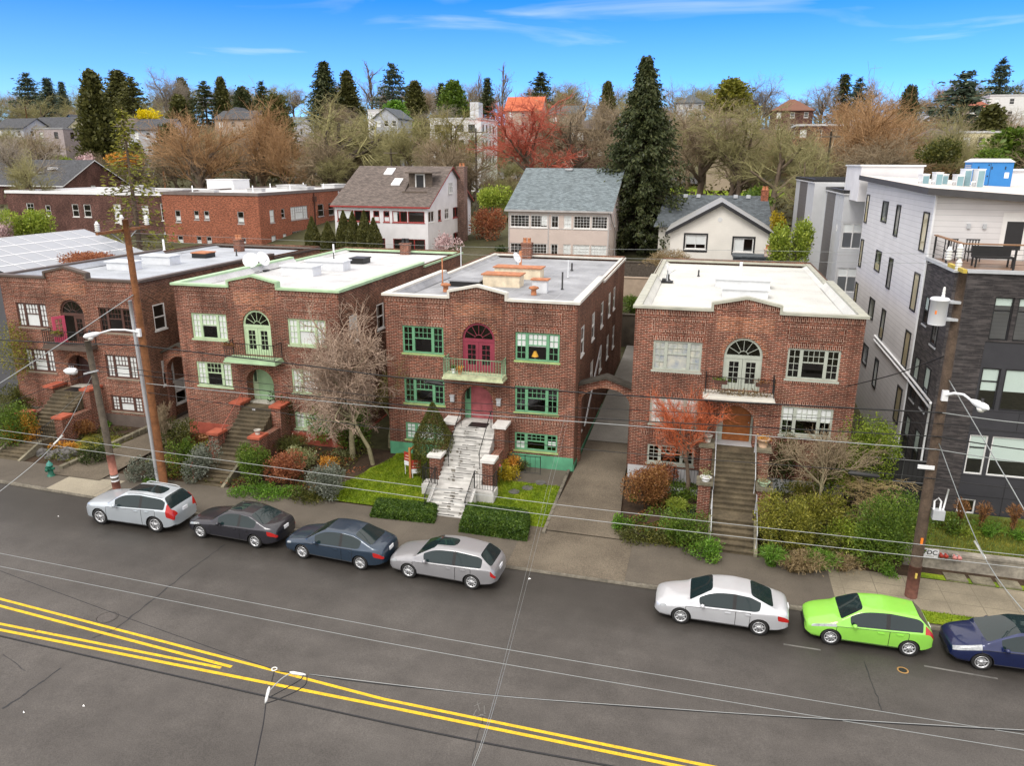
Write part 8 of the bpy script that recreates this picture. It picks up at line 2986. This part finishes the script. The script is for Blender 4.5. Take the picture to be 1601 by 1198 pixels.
for P, m in ((((455, 1053), (440, 1062), (420, 1082)), 'wire_pale'), (((474, 1056), (470, 1063), (445, 1078), (421, 1091)), 'wire_black'), (((480, 1057), (478, 1070), (462, 1082), (430, 1096), (417, 1100)), 'wire_black'), (((429, 1049), (425, 1066)), 'wire_black'), (((429, 1049), (455, 1053)), 'wire_black')):
    mb = MB()
    mb.tube(catm([atZ(u, v, z) for u, v in P]), 0.011, 5)
    mb.build('jumper', X[m], t)
wire('span wire running from the tap down out of the bottom of the photo', [atZ(u, v, z) for u, v in ((416, 1098), (412, 1130), (405, 1165), (390, 1240))], 0.012, 'wire_black', 'span_wire', 'span wire')
for i, du in enumerate((0, 6)):
    wire(('left', 'right')[i] + ' of the two hair-thin service wires crossing the road from the archway', [atY(884 + du, 648, 35.9), atY(830 + du, 865, 26.0), atZ(776 + du * .6, 1081, 5.7), atZ(736 + du * .5, 1205, 5.8)], 0.005, 'wire_grey', 'service_wire', 'wire')
a = Rz(592) + Vector((0.05, -0.2, 0))
wire('thick pale guy slanting right from the dark pole before the modern windows', [a, atY(1601, 797, 27.2), atY(1650, 892, 26.4)], 0.020, 'wire_pale', 'guy_wire', 'guy wire')
a = Rz(690) + Vector((0.05, -0.2, 0))
wire('lower guy slanting right from the dark pole to the sidewalk edge', [a, atY(1542, 877, 27.0), atY(1640, 1000, 25.0)], 0.016, 'wire_grey', 'span_wire', 'span wire')
mb = MB()
mb.tube([atY(1523, 846, 27.45), atY(1541, 874, 27.15)], 0.035, 8)
tag(mb.build('strain_insulator', X['ceramic']), 'white rod insulator on the lower guy right of the dark pole', 'insulator', 'rod insulators on span wires')
for v0, v1, r, m, lb in ((643, 659, .02, 'wire_grey', 'grey cable leaving the dark pole to the right edge, topmost'), (660, 672, .012, 'wire_black', 'thin black wire leaving the dark pole to the right edge under the topmost'), (680, 702, .024, 'wire_black', 'black cable leaving the dark pole to the right edge, third down'), (700, 722, .018, 'wire_grey', 'grey cable leaving the dark pole to the right edge, fourth down'), (745, 762, .016, 'wire_black', 'lowest black cable leaving the dark pole to the right edge')):
    a = Rz(v0) + Vector((0, -0.2, 0))
    b = atY(1670, v1 + 9, Ra.y - 0.2)
    wire(lb, [a, a.lerp(b, .5) + Vector((0, 0, -.05)), b], r, m, 'cable', 'cable')
a = Rz(556) + Vector((-0.1, 0, 0))
wire('service drop slanting left from the dark pole to the right corner of the sage-framed house', [a, atY(1400, 585, 32.5), atY(1322, 605, 35.7)], 0.022, 'wire_black', 'service_drop', 'wire')
for i, (v0, v1) in enumerate(((441, 452), (498, 508))):
    wire('hair-thin %s primary wire between the pole tops across the roofs' % ('upper', 'lower')[i], [atY(u, v, 30.0) for u, v in ((200, 364 + 12 * i), (700, 385 + 12 * i), (1200, 392 + 16 * i), (1490, 398 + 14 * i))], 0.006, 'wire_grey', 'primary_wire', 'power line')
# hydrant
p = road(81, 748)
p.z = walk_z(p.x) + 0.01
t = thing('fire_hydrant', 'dark green fire hydrant with a teal cap on the left sidewalk', 'fire hydrant', p)
mb = MB()
mb.lathe(p, [(0.19, 0), (0.19, 0.05), (0.13, 0.06), (0.12, 0.5), (0.15, 0.52), (0.15, 0.57), (0.12, 0.58)], 14)
b = mb.build('barrel', X['hydrant'], t)
mb = MB()
mb.lathe(p, [(0.15, 0.58), (0.14, 0.66), (0.09, 0.73), (0.035, 0.76), (0.035, 0.81), (0.001, 0.81)], 14)
mb.build('bonnet', M('teal_bonnet', (0.05, 0.24, 0.20), 0.45), t)
for s in (-1, 1):
    mb = MB()
    mb.lathe((p.x, p.y, p.z + 0.42), [(0.06, s * 0.1), (0.06, s * 0.2), (0.075, s * 0.2), (0.07, s * 0.25), (0.001, s * 0.26)], 10, axis='x')
    mb.build('outlet', X['hydrant'], t)
mb = MB()
mb.lathe((p.x, p.y, p.z + 0.38), [(0.08, -0.1), (0.08, -0.2), (0.095, -0.2), (0.09, -0.26), (0.001, -0.27)], 10, axis='y')
mb.build('outlet', X['hydrant'], t)


def text(body, p, size, m, parent, ext=0.002, rot=None, name='lettering'):
    cu = bpy.data.curves.new(name, 'FONT')
    cu.body, cu.size, cu.extrude, cu.align_x, cu.align_y = body, size, ext, 'CENTER', 'CENTER'
    cu.offset = size * 0.012
    o = bpy.data.objects.new(name, cu)
    col.objects.link(o)
    dg = bpy.context.evaluated_depsgraph_get()
    me = bpy.data.meshes.new_from_object(o.evaluated_get(dg))
    bpy.data.objects.remove(o)
    me.transform(Matrix.Translation(p - OFF.get(parent, Vector())) @ (rot or Matrix.Rotation(R_(90), 4, 'X')))
    me.materials.clear()
    me.materials.append(m)
    r = link(name, me, parent)
    OFF[r] = OFF.get(parent, Vector())
    return r


q = atY(1454.5, 866, 31.1)
t = thing('connection_sign', 'white FDC sign on the low bank wall right of the dark pole', 'sign', q)
mb = MB()
mb.box(q.x - 0.30, q.x + 0.30, 31.1, 31.13, q.z - 0.19, q.z + 0.19)
pl = mb.build('board', X['plate'], t)
text('FDC', Vector((q.x, 31.096, q.z + 0.045)), 0.27, X['iron'], pl)
mb = MB()
mb.box(q.x - 0.15, q.x + 0.15, 31.094, 31.099, q.z - 0.135, q.z - 0.115)
mb.box(q.x - 0.15, q.x + 0.15, 31.094, 31.099, q.z - 0.10, q.z - 0.085)
mb.build('small_print', X['f_grey'], pl)
for u, v, m in ((1475, 869, X['sign_red']), (1496, 872, M('faded_red', (0.55, 0.22, 0.2), 0.5))):
    q = atY(u, v, 31.05)
    t = thing('hose_connection', ('red fire hose inlet beside the FDC sign' if u < 1480 else 'faded red hose inlet further right on the bank wall'), 'hose inlet', q, 'hose inlets on the bank wall')
    for dx in (-0.09, 0.09):
        mb = MB()
        mb.lathe((q.x + dx, q.y, q.z), [(0.07, 0.1), (0.07, -0.02), (0.085, -0.02), (0.085, -0.08), (0.001, -0.09)], 10, axis='y')
        mb.build('inlet', m, t)
    mb = MB()
    mb.box(q.x - 0.16, q.x + 0.16, q.y + 0.02, q.y + 0.14, q.z - 0.05, q.z + 0.05)
    mb.build('body', X['galv'], t)
# house number at the right edge of the modern front
q = atY(1596, 845, 34.0)
t = thing('number_plate', 'white numeral 2 plate at the right edge before the modern block', 'number sign', q)
mb = MB()
mb.box(q.x - 0.16, q.x + 0.5, 34.0, 34.04, q.z - 0.16, q.z + 0.16)
pl = mb.build('board', X['char_panel'], t)
text('2', Vector((q.x, 33.995, q.z)), 0.34, X['plate'], pl)
text('508', Vector((-23.5, 35.05, 2.87)), 0.13, X['plate'], tC)
# estate sign on the lawn
p = gpt(642, 751)
t = thing('sign_post', 'orange wooden estate post with a short arm on the lawn', 'sign post', p)
mb = MB()
mb.box(p.x - 0.05, p.x + 0.05, p.y - 0.05, p.y + 0.05, p.z - 0.2, p.z + 1.75)
mb.build('post', X['post_wood'], t)
mb = MB()
mb.box(p.x - 0.05, p.x + 0.02, p.y + 0.05, p.y + 0.7, p.z + 1.55, p.z + 1.63)
mb.build('arm', X['post_wood'], t)
for k, (x, y, lb, up) in enumerate(((p.x - 0.22, p.y + 0.25, 'dark red and white board hung left of the estate post', 0.55), (p.x + 0.28, p.y + 0.1, 'dark red and white board leaning right of the estate post', 0.25))):
    zz = ground(x, y) + 0.1
    t = thing('sale_sign', lb, 'sign', (x, y, zz), 'estate signs on the lawn')
    F_s = Fr((x, y, 0), (1, -0.35 if k == 0 else 0.4, 0), (0.3, 1, 0))
    mb = MB()
    mb.fbox(F_s, -0.24, 0.24, 0, 0.02, zz + up + 0.24, zz + up + 0.72)
    bd = mb.build('board', X['sign_red'], t)
    mb = MB()
    mb.fbox(F_s, -0.24, 0.24, 0, 0.02, zz + up, zz + up + 0.238)
    mb.build('lower_board', X['plate'], t)
    mb = MB()
    for j, l in enumerate((0.2, 0.14)):
        mb.fbox(F_s, -l, l, -0.004, -0.001, zz + up + 0.34 + 0.16 * j, zz + up + 0.40 + 0.16 * j)
    mb.build('faded_print', M('faded_pink', (0.6, 0.35, 0.3), 0.6), bd)
    for dx in (-0.2, 0.2):
        mb = MB()
        mb.fbox(F_s, dx - 0.015, dx + 0.015, 0.005, 0.03, zz - 0.15, zz + up)
        mb.build('leg', X['white_metal'], t)
# pots on the pipe-railed stairs and a few small objects
def pot(label, x, y, z, r, h, m, lf=None, lh=0.3):
    t = thing('flower_pot', label, 'flower pot', (x, y, z), 'pots on the stair piers')
    mb = MB()
    mb.lathe((x, y, z), [(r * 0.66, 0), (r * 0.95, h * 0.8), (r * 1.1, h * 0.82), (r * 1.1, h), (r * 0.9, h), (r * 0.85, h * 0.85), (0.001, h * 0.85)], 14)
    mb.build('pot', m, t)
    if lf:
        g = np.random.default_rng(int(x * 100) % 977)
        C = g.normal(size=(140, 3)) * np.array([r * .6, r * .6, lh * .35]) + np.array([0, 0, h + lh * .4])
        V, F = leaf_quads(C, 0.09, 0.5, g=g)
        np_mesh('foliage', V, F, X[lf], t)


px = 1.95 + 1.72 / 2 + 0.40
pot('white bowl with white flowers on the left lower stair pier', 1.95 - 1.26, 33.0, 2.22, 0.24, 0.2, X['white_metal'], 'lf_var', 0.4)
pot('green bowl on the right lower stair pier', px, 33.15, 2.22, 0.26, 0.2, M('green_glaze', (0.35, 0.45, 0.3), 0.4), 'lf_straw', 0.15)
pot('pale terracotta pot on the right upper stair pier', px, 35.4, 3.22, 0.28, 0.42, M('pale_terracotta', (0.52, 0.36, 0.24), 0.8), 'lf_orange', 0.1)
pot('pale pot on the left upper stair pier', 1.95 - 1.26, 35.4, 3.22, 0.2, 0.36, X['concrete'])
pot('small pale pot on the red-capped right stair pier', -23.35 + 1.2, 33.2, 2.22, 0.17, 0.25, X['concrete'])
pot('terracotta pot under the yellow variegated bush', -26.75, 34.9, 0.7, 0.26, 0.4, M('terracotta', (0.5, 0.27, 0.14), 0.8))
pot('white bucket pot on the green-railed balcony', -12.05, 35.5, 5.67, 0.13, 0.26, X['white_metal'], 'lf_mid', 0.15)
pot('orange pot on the green-railed balcony beside the white bucket', -11.7, 35.45, 5.67, 0.12, 0.24, X['rust'], 'lf_orange', 0.15)
for i, (x0_, lb, lf) in enumerate(((-23.5 - 1.2, 'brown planted trough hung left on the mint balcony rail', 'lf_rust'), (1.05, 'moss trough hung left on the sage balcony rail', 'lf_mid'), (2.9, 'moss trough hung right on the sage balcony rail', 'lf_rust'), (-35.9, 'trough of trailing plants on the iron balcony before the pink door', 'lf_larch'))):
    t = thing('window_box', lb, 'window box', (x0_, 35.1, 6.3), 'troughs on the balcony rails')
    mb = MB()
    mb.box(x0_ - 0.3, x0_ + 0.3, 35.0, 35.16, 6.22, 6.4)
    mb.build('trough', X['f_brown'], t)
    g = np.random.default_rng(i)
    C = g.normal(size=(160, 3)) * np.array([.2, .07, .07]) + np.array([0, 0, 0.14])
    V, F = leaf_quads(C, 0.09, 0.5, g=g)
    np_mesh('foliage', V, F, X[lf], t)
C = np.random.default_rng(3).normal(size=(700, 3)) * np.array([0.75, 0.12, 0.08]) + np.array([1.98, 35.4, 5.75])
V, F = leaf_quads(C, 0.10, 0.4)
tag(np_mesh('balcony_weeds', V, F, X['lf_straw']), 'straw-coloured weeds spread over the sage balcony floor', 'weeds', kind='stuff')
t = thing('table_lamp', 'yellow table lamp behind the upper right green window', 'lamp', (-8.0, 36.3, 6.4))
mb = MB()
mb.lathe((-8.0, 36.32, 6.62), [(0.18, 0), (0.06, 0.28)], 12)
mb.build('lamp_shade', M('yellow_shade', (0.85, 0.45, 0.05), 0.6), t)  # plain orange shade colour, no emission
mb = MB()
mb.lathe((-8.0, 36.32, 6.3), [(0.08, 0), (0.03, 0.05), (0.03, 0.36)], 8)
mb.build('base', X['galv'], t)
t = thing('meter_post', 'green utility post with a pink cap by the side lawn', 'utility post', (-9.3, 34.3, 0.5))
mb = MB()
mb.box(-9.42, -9.18, 34.2, 34.4, 0.4, 1.35)
mb.build('post', X['f_green'], t)
mb = MB()
mb.lathe((-9.3, 34.3, 1.35), [(0.09, 0), (0.08, 0.08), (0.001, 0.12)], 10)
mb.build('cap', M('pink_cap', (0.6, 0.15, 0.16), 0.6), t)
t = thing('iron_fence', 'black iron fence round the basement well of the white-stair house', 'fence', (-8.5, 35.1, 0.7))
railing(WORLD, [(-9.1, 35.2, 0.66), (-8.2, 35.2, 0.66), (-7.4, 35.2, 0.66)], 1.0, X['iron'], t, 'railing', 0.25)
t = thing('iron_fence', 'black iron fence behind the coral red maple', 'fence', (0, 35, 0.7))
railing(WORLD, [(-0.75, 34.9, 0.9), (0.35, 34.9, 0.9)], 1.0, X['iron'], t, 'railing', 0.15)
mb = MB()
mb.box(-1.2, 0.5, 34.8, 35.0, 0.3, 0.9)
mb.build('footing', X['grey_panel'], t)
g = np.random.default_rng(8)
for i in range(9):
    x, y = -33.6 + g.uniform(-1.0, 0.9), 31.3 + g.uniform(-0.4, 0.9)
    r = g.uniform(0.2, 0.42)
    mb = MB()
    pts = []
    K = 9
    for a in range(5):
        for k in range(K):
            w = 2 * math.pi * k / K
            ph = math.pi * (a + 0.15) / 4.4 * 0.5
            j = g.uniform(0.8, 1.2)
            pts.append((x + r * j * math.cos(ph) * math.cos(w), y + r * j * math.cos(ph) * math.sin(w), ground(x, y) + r * 0.95 * math.sin(ph) * j))
    mb.v = pts
    for a in range(4):
        for k in range(K):
            mb.f.append((a * K + k, a * K + (k + 1) % K, (a + 1) * K + (k + 1) % K, (a + 1) * K + k))
            mb.m.append(0)
            mb.s.append(False)
    mb.f.append(tuple(4 * K + k for k in range(K)))
    mb.m.append(0)
    mb.s.append(False)
    tag(mb.build('boulder', X['rock']), 'grey mossy boulder in the rockery beside the left driveway', 'boulder', 'rockery boulders')
for i, (u, v) in enumerate(((804, 772), (825, 766), (845, 758))):
    p = gpt(u, v)
    mb = MB()
    mb.lathe((p.x, p.y, p.z + 0.1), [(0.30, 0), (0.27, 0.035), (0.15, 0.05), (0.001, 0.045)], 9, sm=False)
    tag(mb.build('stepping_stone', X['rock']), ('flat grey stepping stone nearest the hedge on the side lawn', 'middle flat grey stepping stone on the side lawn', 'flat grey stepping stone nearest the basement path')[i], 'stepping stone', 'stepping stones on the side lawn')
for i in range(3):
    x = 10.2 + 0.95 * i
    mb = MB()
    mb.box(x, x + 0.8, 30.42, 31.0, -0.1, walk_z(x) + 0.09)
    tag(mb.build('paving_slab', X['concrete_old']), ('leftmost', 'middle', 'rightmost')[i] + ' of three mossy paving slabs below the bank wall', 'paving slab', 'paving slabs below the bank wall')


# ------------------------------------------------------------------ far cars
def far_car(label, x, y, z, rz, pm):
    S = SP['green']
    if 'FAR' not in globals():
        globals()['FAR'] = make_car('far', S, X['white_metal'])
        T = FAR
    else:
        T = copy_tree(FAR)
    T.location, T.rotation_euler = (x, y, z), (0, 0, rz)
    T['label'], T['group'] = label, 'cars parked far behind the houses'
    for ch in T.children:
        if ch.name.startswith(('body', 'door', 'mirror')):
            slot(ch, pm)
p = atY(770, 392, 72)
far_car('red car parked between the white house and the pink house', p.x - 1.6, 72, ground(p.x, 72), R_(25), paint('red_paint', (0.40, 0.012, 0.025)))
for u, lb, c in ((1160, 'white car far off on the back street beside the lawn', (0.75, 0.75, 0.77)), (1195, 'second white car far off on the back street', (0.7, 0.7, 0.72)), (1130, 'dark car far off on the back street behind the huge spruce', (0.05, 0.05, 0.06)), (752, 'grey car far off behind the mottled chimney', (0.3, 0.32, 0.34))):
    p = atY(u, 290, 180)
    far_car(lb, p.x - 2, 180, ground(p.x, 180) + 0.42, 0.0, paint('far_paint', c))

# ------------------------------------------------------------------ houses on the hill
def hill(label, u0, u1, vtop, veave, y, wm, rm, kind, cat='house', d=9, fm='f_white', rows=2, n=3, base=None):
    a, b = atY(u0, veave, y), atY(u1, veave, y)
    zr = atY((u0 + u1) / 2, vtop, y + d / 2).z
    g = min(ground(a.x, y), ground(b.x, y)) - 1
    ze = max(a.z, g + 3.5)
    ws = []
    w = b.x - a.x
    for r in range(rows):
        z1 = ze - 0.6 - 2.9 * r
        for k in range(n):
            c = w * (k + 0.5) / n
            if z1 - 1.3 > g:
                ws.append((c - 0.55, c + 0.55, z1 - 1.35, z1, 'double', FULL if (k + r) % 3 == 0 else ()))
    sd = [(2, 3.1, ze - 1.9, ze - 0.6, 'double')]
    house('hill_house', label, cat, a.x, b.x, y, y + d, g, ze, zr, 'x' if kind == 'x' else 'y', wm, rm, X[fm], ws, sd, sd, hip=kind == 'hip', flat=kind == 'flat', over=0.4, group='houses on the hillside')


ST = lambda n, c: M(n, c, 0.85, 0.08, 1.0)
blue_w, tan_w, yel_w, grey_w = ST('blue_boards', (0.16, 0.30, 0.48)), ST('tan_stucco', (0.42, 0.33, 0.27)), ST('pale_yellow_boards', (0.62, 0.56, 0.36)), ST('grey_blue_boards', (0.40, 0.42, 0.46))
for q in (('lilac-grey flat-roofed modern house on the left hillside', 52, 98, 190, 202, 152, X['lilac_wall'], X['roof_grey'], 'flat', 'house', 9, 'f_black', 2, 2),
          ('house with a pale yellow gable and charcoal roof above the lilac house', 44, 102, 184, 201, 172, yel_w, X['sh_dark'], 'x'), ('bright blue house beside the broad dark conifer', 100, 120, 181, 190, 180, blue_w, X['sh_dark'], 'y'),
          ('grey-blue house with navy roof on the left hillside', 203, 258, 187, 202, 150, grey_w, X['sh_dark'], 'x'), ('tan house with brown roof hidden left of the grey-blue house', 172, 205, 186, 198, 160, tan_w, X['sh_brown'], 'x'),
          ('white house with grey gabled roof left of the huge olive tree', 425, 462, 184, 196, 160, X['white_wall'], X['sh_teal'], 'x'), ('pinkish stucco house behind the orange-brown bare trees', 335, 392, 174, 186, 170, tan_w, X['sh_dark'], 'x'), ('small dark-roofed house at the left skyline', 350, 372, 169, 178, 195, X['white_wall'], X['sh_dark'], 'hip'),
          ('craftsman house with a pale gable in the middle of the hillside', 585, 622, 171, 184, 175, grey_w, X['sh_slate'], 'y'), ('long white house behind the craftsman gable', 575, 606, 169, 173, 190, X['white_wall'], X['roof_white'], 'flat'),
          ('dark-roofed tan house right of the red tree', 860, 905, 166, 178, 190, tan_w, X['sh_slate'], 'x'), ('house with a brilliant orange roof on the middle skyline', 790, 846, 152, 172, 240, tan_w, ST('orange_roof', (0.50, 0.13, 0.06)), 'x'), ('grey slate-roofed house on the skyline right of the huge spruce', 1058, 1102, 149, 160, 250, grey_w, X['sh_slate'], 'hip'),
          ('brick house with a red-brown hip roof on the right skyline', 1208, 1272, 156, 172, 225, X['brick_brown'], ST('brown_tiles', (0.17, 0.08, 0.055)), 'hip'), ('white-banded brown apartment house on the right hillside', 1245, 1318, 190, 197, 150, X['brick_brown'], X['roof_white'], 'flat', 'apartment building'),
          ('tan stucco house with hip roof, left of the cream block', 1442, 1492, 202, 216, 145, tan_w, X['sh_brown'], 'hip'), ('pinkish house with gabled roof beside the tan hip-roofed house', 1486, 1512, 198, 214, 152, X['pink_wall'], X['sh_brown'], 'y'), ('long cream flat-roofed block on the right hillside', 1502, 1572, 204, 208, 142, yel_w, X['roof_white'], 'flat', 'apartment building'),
          ('red-brown roofed building on the far right skyline', 1515, 1552, 158, 168, 215, tan_w, X['sh_red'], 'hip'), ('white block at the far right skyline edge', 1548, 1620, 145, 150, 220, X['white_panel'], X['roof_white'], 'flat', 'apartment building'), ('low white-roofed house under the flat-layered cedar', 1455, 1500, 168, 178, 195, X['white_wall'], X['roof_white'], 'flat'),
          ('brown brick house on the middle hillside left of the huge spruce', 900, 948, 190, 202, 150, X['brick_brown'], X['sh_brown'], 'x'), ('tan house half hidden behind bare trees right of the spruce', 1110, 1180, 186, 198, 165, tan_w, X['sh_brown'], 'x'), ('dark-roofed house at the far left edge of the hill', -10, 36, 186, 200, 165, grey_w, X['sh_dark'], 'x')):
    hill(*q)
# white apartment block with a grey stair tower, and the white modern house
a, b = atY(672, 187, 150), atY(752, 187, 150)
ws = [(1.0 + 2.3 * k, 2.4 + 2.3 * k, a.z - 2.2 - 2.9 * r, a.z - 0.9 - 2.9 * r, 'cross') for k in range(4) for r in range(3)]
house('white_block', 'white flat-roofed apartment block with a grey stair tower, behind the brown shingle roof', 'apartment building', a.x, b.x, 150, 162, 8, a.z, 0, 'x', X['white_wall'], X['roof_white'], X['f_black'], ws, [(1 + 2.5 * k, 2 + 2.5 * k, a.z - 2.2 - 2.9 * r, a.z - 0.9 - 2.9 * r, 'double') for k in range(4) for r in range(3)], flat=True)
T = sc.objects[-1]
p = atY(752, 187, 156)
tw = thing('stair_tower', 'grey metal tower standing on the white apartment block roof', 'roof structure', (p.x - 1, 156, p.z))
mb = MB()
mb.box(p.x - 2.0, p.x - 0.2, 155, 158, p.z - 0.3, atY(745, 160, 156).z)
mb.build('shaft', X['grey_panel'], tw)
mb = MB()
mb.box(p.x - 1.2, p.x - 0.9, 154.97, 154.995, p.z + 0.3, atY(745, 162, 156).z)
mb.build('panel', X['f_grey'], tw)
for (u0, u1, vt, y, z0, lab) in ((1344, 1392, 188, 140, 9, 'white modern cubic house with stacked glass terraces, left part'), (1388, 1422, 204, 136, 9, 'white modern cubic house with stacked glass terraces, right lower part')):
    a, b = atY(u0, vt, y), atY(u1, vt, y)
    w = b.x - a.x
    ws = [(0.4, w - 0.4, a.z - 2.6 - 3 * r, a.z - 0.7 - 3 * r, 'cols3') for r in range(3) if a.z - 2.6 - 3 * r > z0 + .2]
    house('modern_house', lab, 'house', a.x, b.x, y, y + 9, z0, a.z, 0, 'x', X['white_panel'], X['roof_white'], X['f_black'], ws, [], flat=True)
for u, v0, v1, y, lb in ((1300, 205, 300, 105, 'brown utility pole behind the slate roof and bamboo'), (247, 195, 262, 125, 'distant pole with a pale box behind the brown block'), (744, 200, 290, 118, 'distant thin pole beside the mottled chimney'), (39, 165, 200, 190, 'distant pole at the far left hillside'), (611, 232, 270, 110, 'short pale pole behind the brown shingle roof'), (892, 190, 300, 120, 'distant grey pole behind the blue-grey roof')):
    p = atY(u, v0, y)
    T = thing('utility_pole', lb, 'utility pole', (p.x, y, ground(p.x, y)), 'utility poles and masts')
    mb = MB()
    mb.tube([(p.x, y, ground(p.x, y) - 0.5), (p.x, y, p.z)], [0.16, 0.11], 8)
    mb.build('pole', X['pole_grey'] if y < 124 else X['pole_brown'], T)
    mb = MB()
    mb.box(p.x - 1.1, p.x + 1.1, y - 0.16, y - 0.06, p.z - 0.7, p.z - 0.56)
    mb.build('crossarm', X['pole_grey'], T)
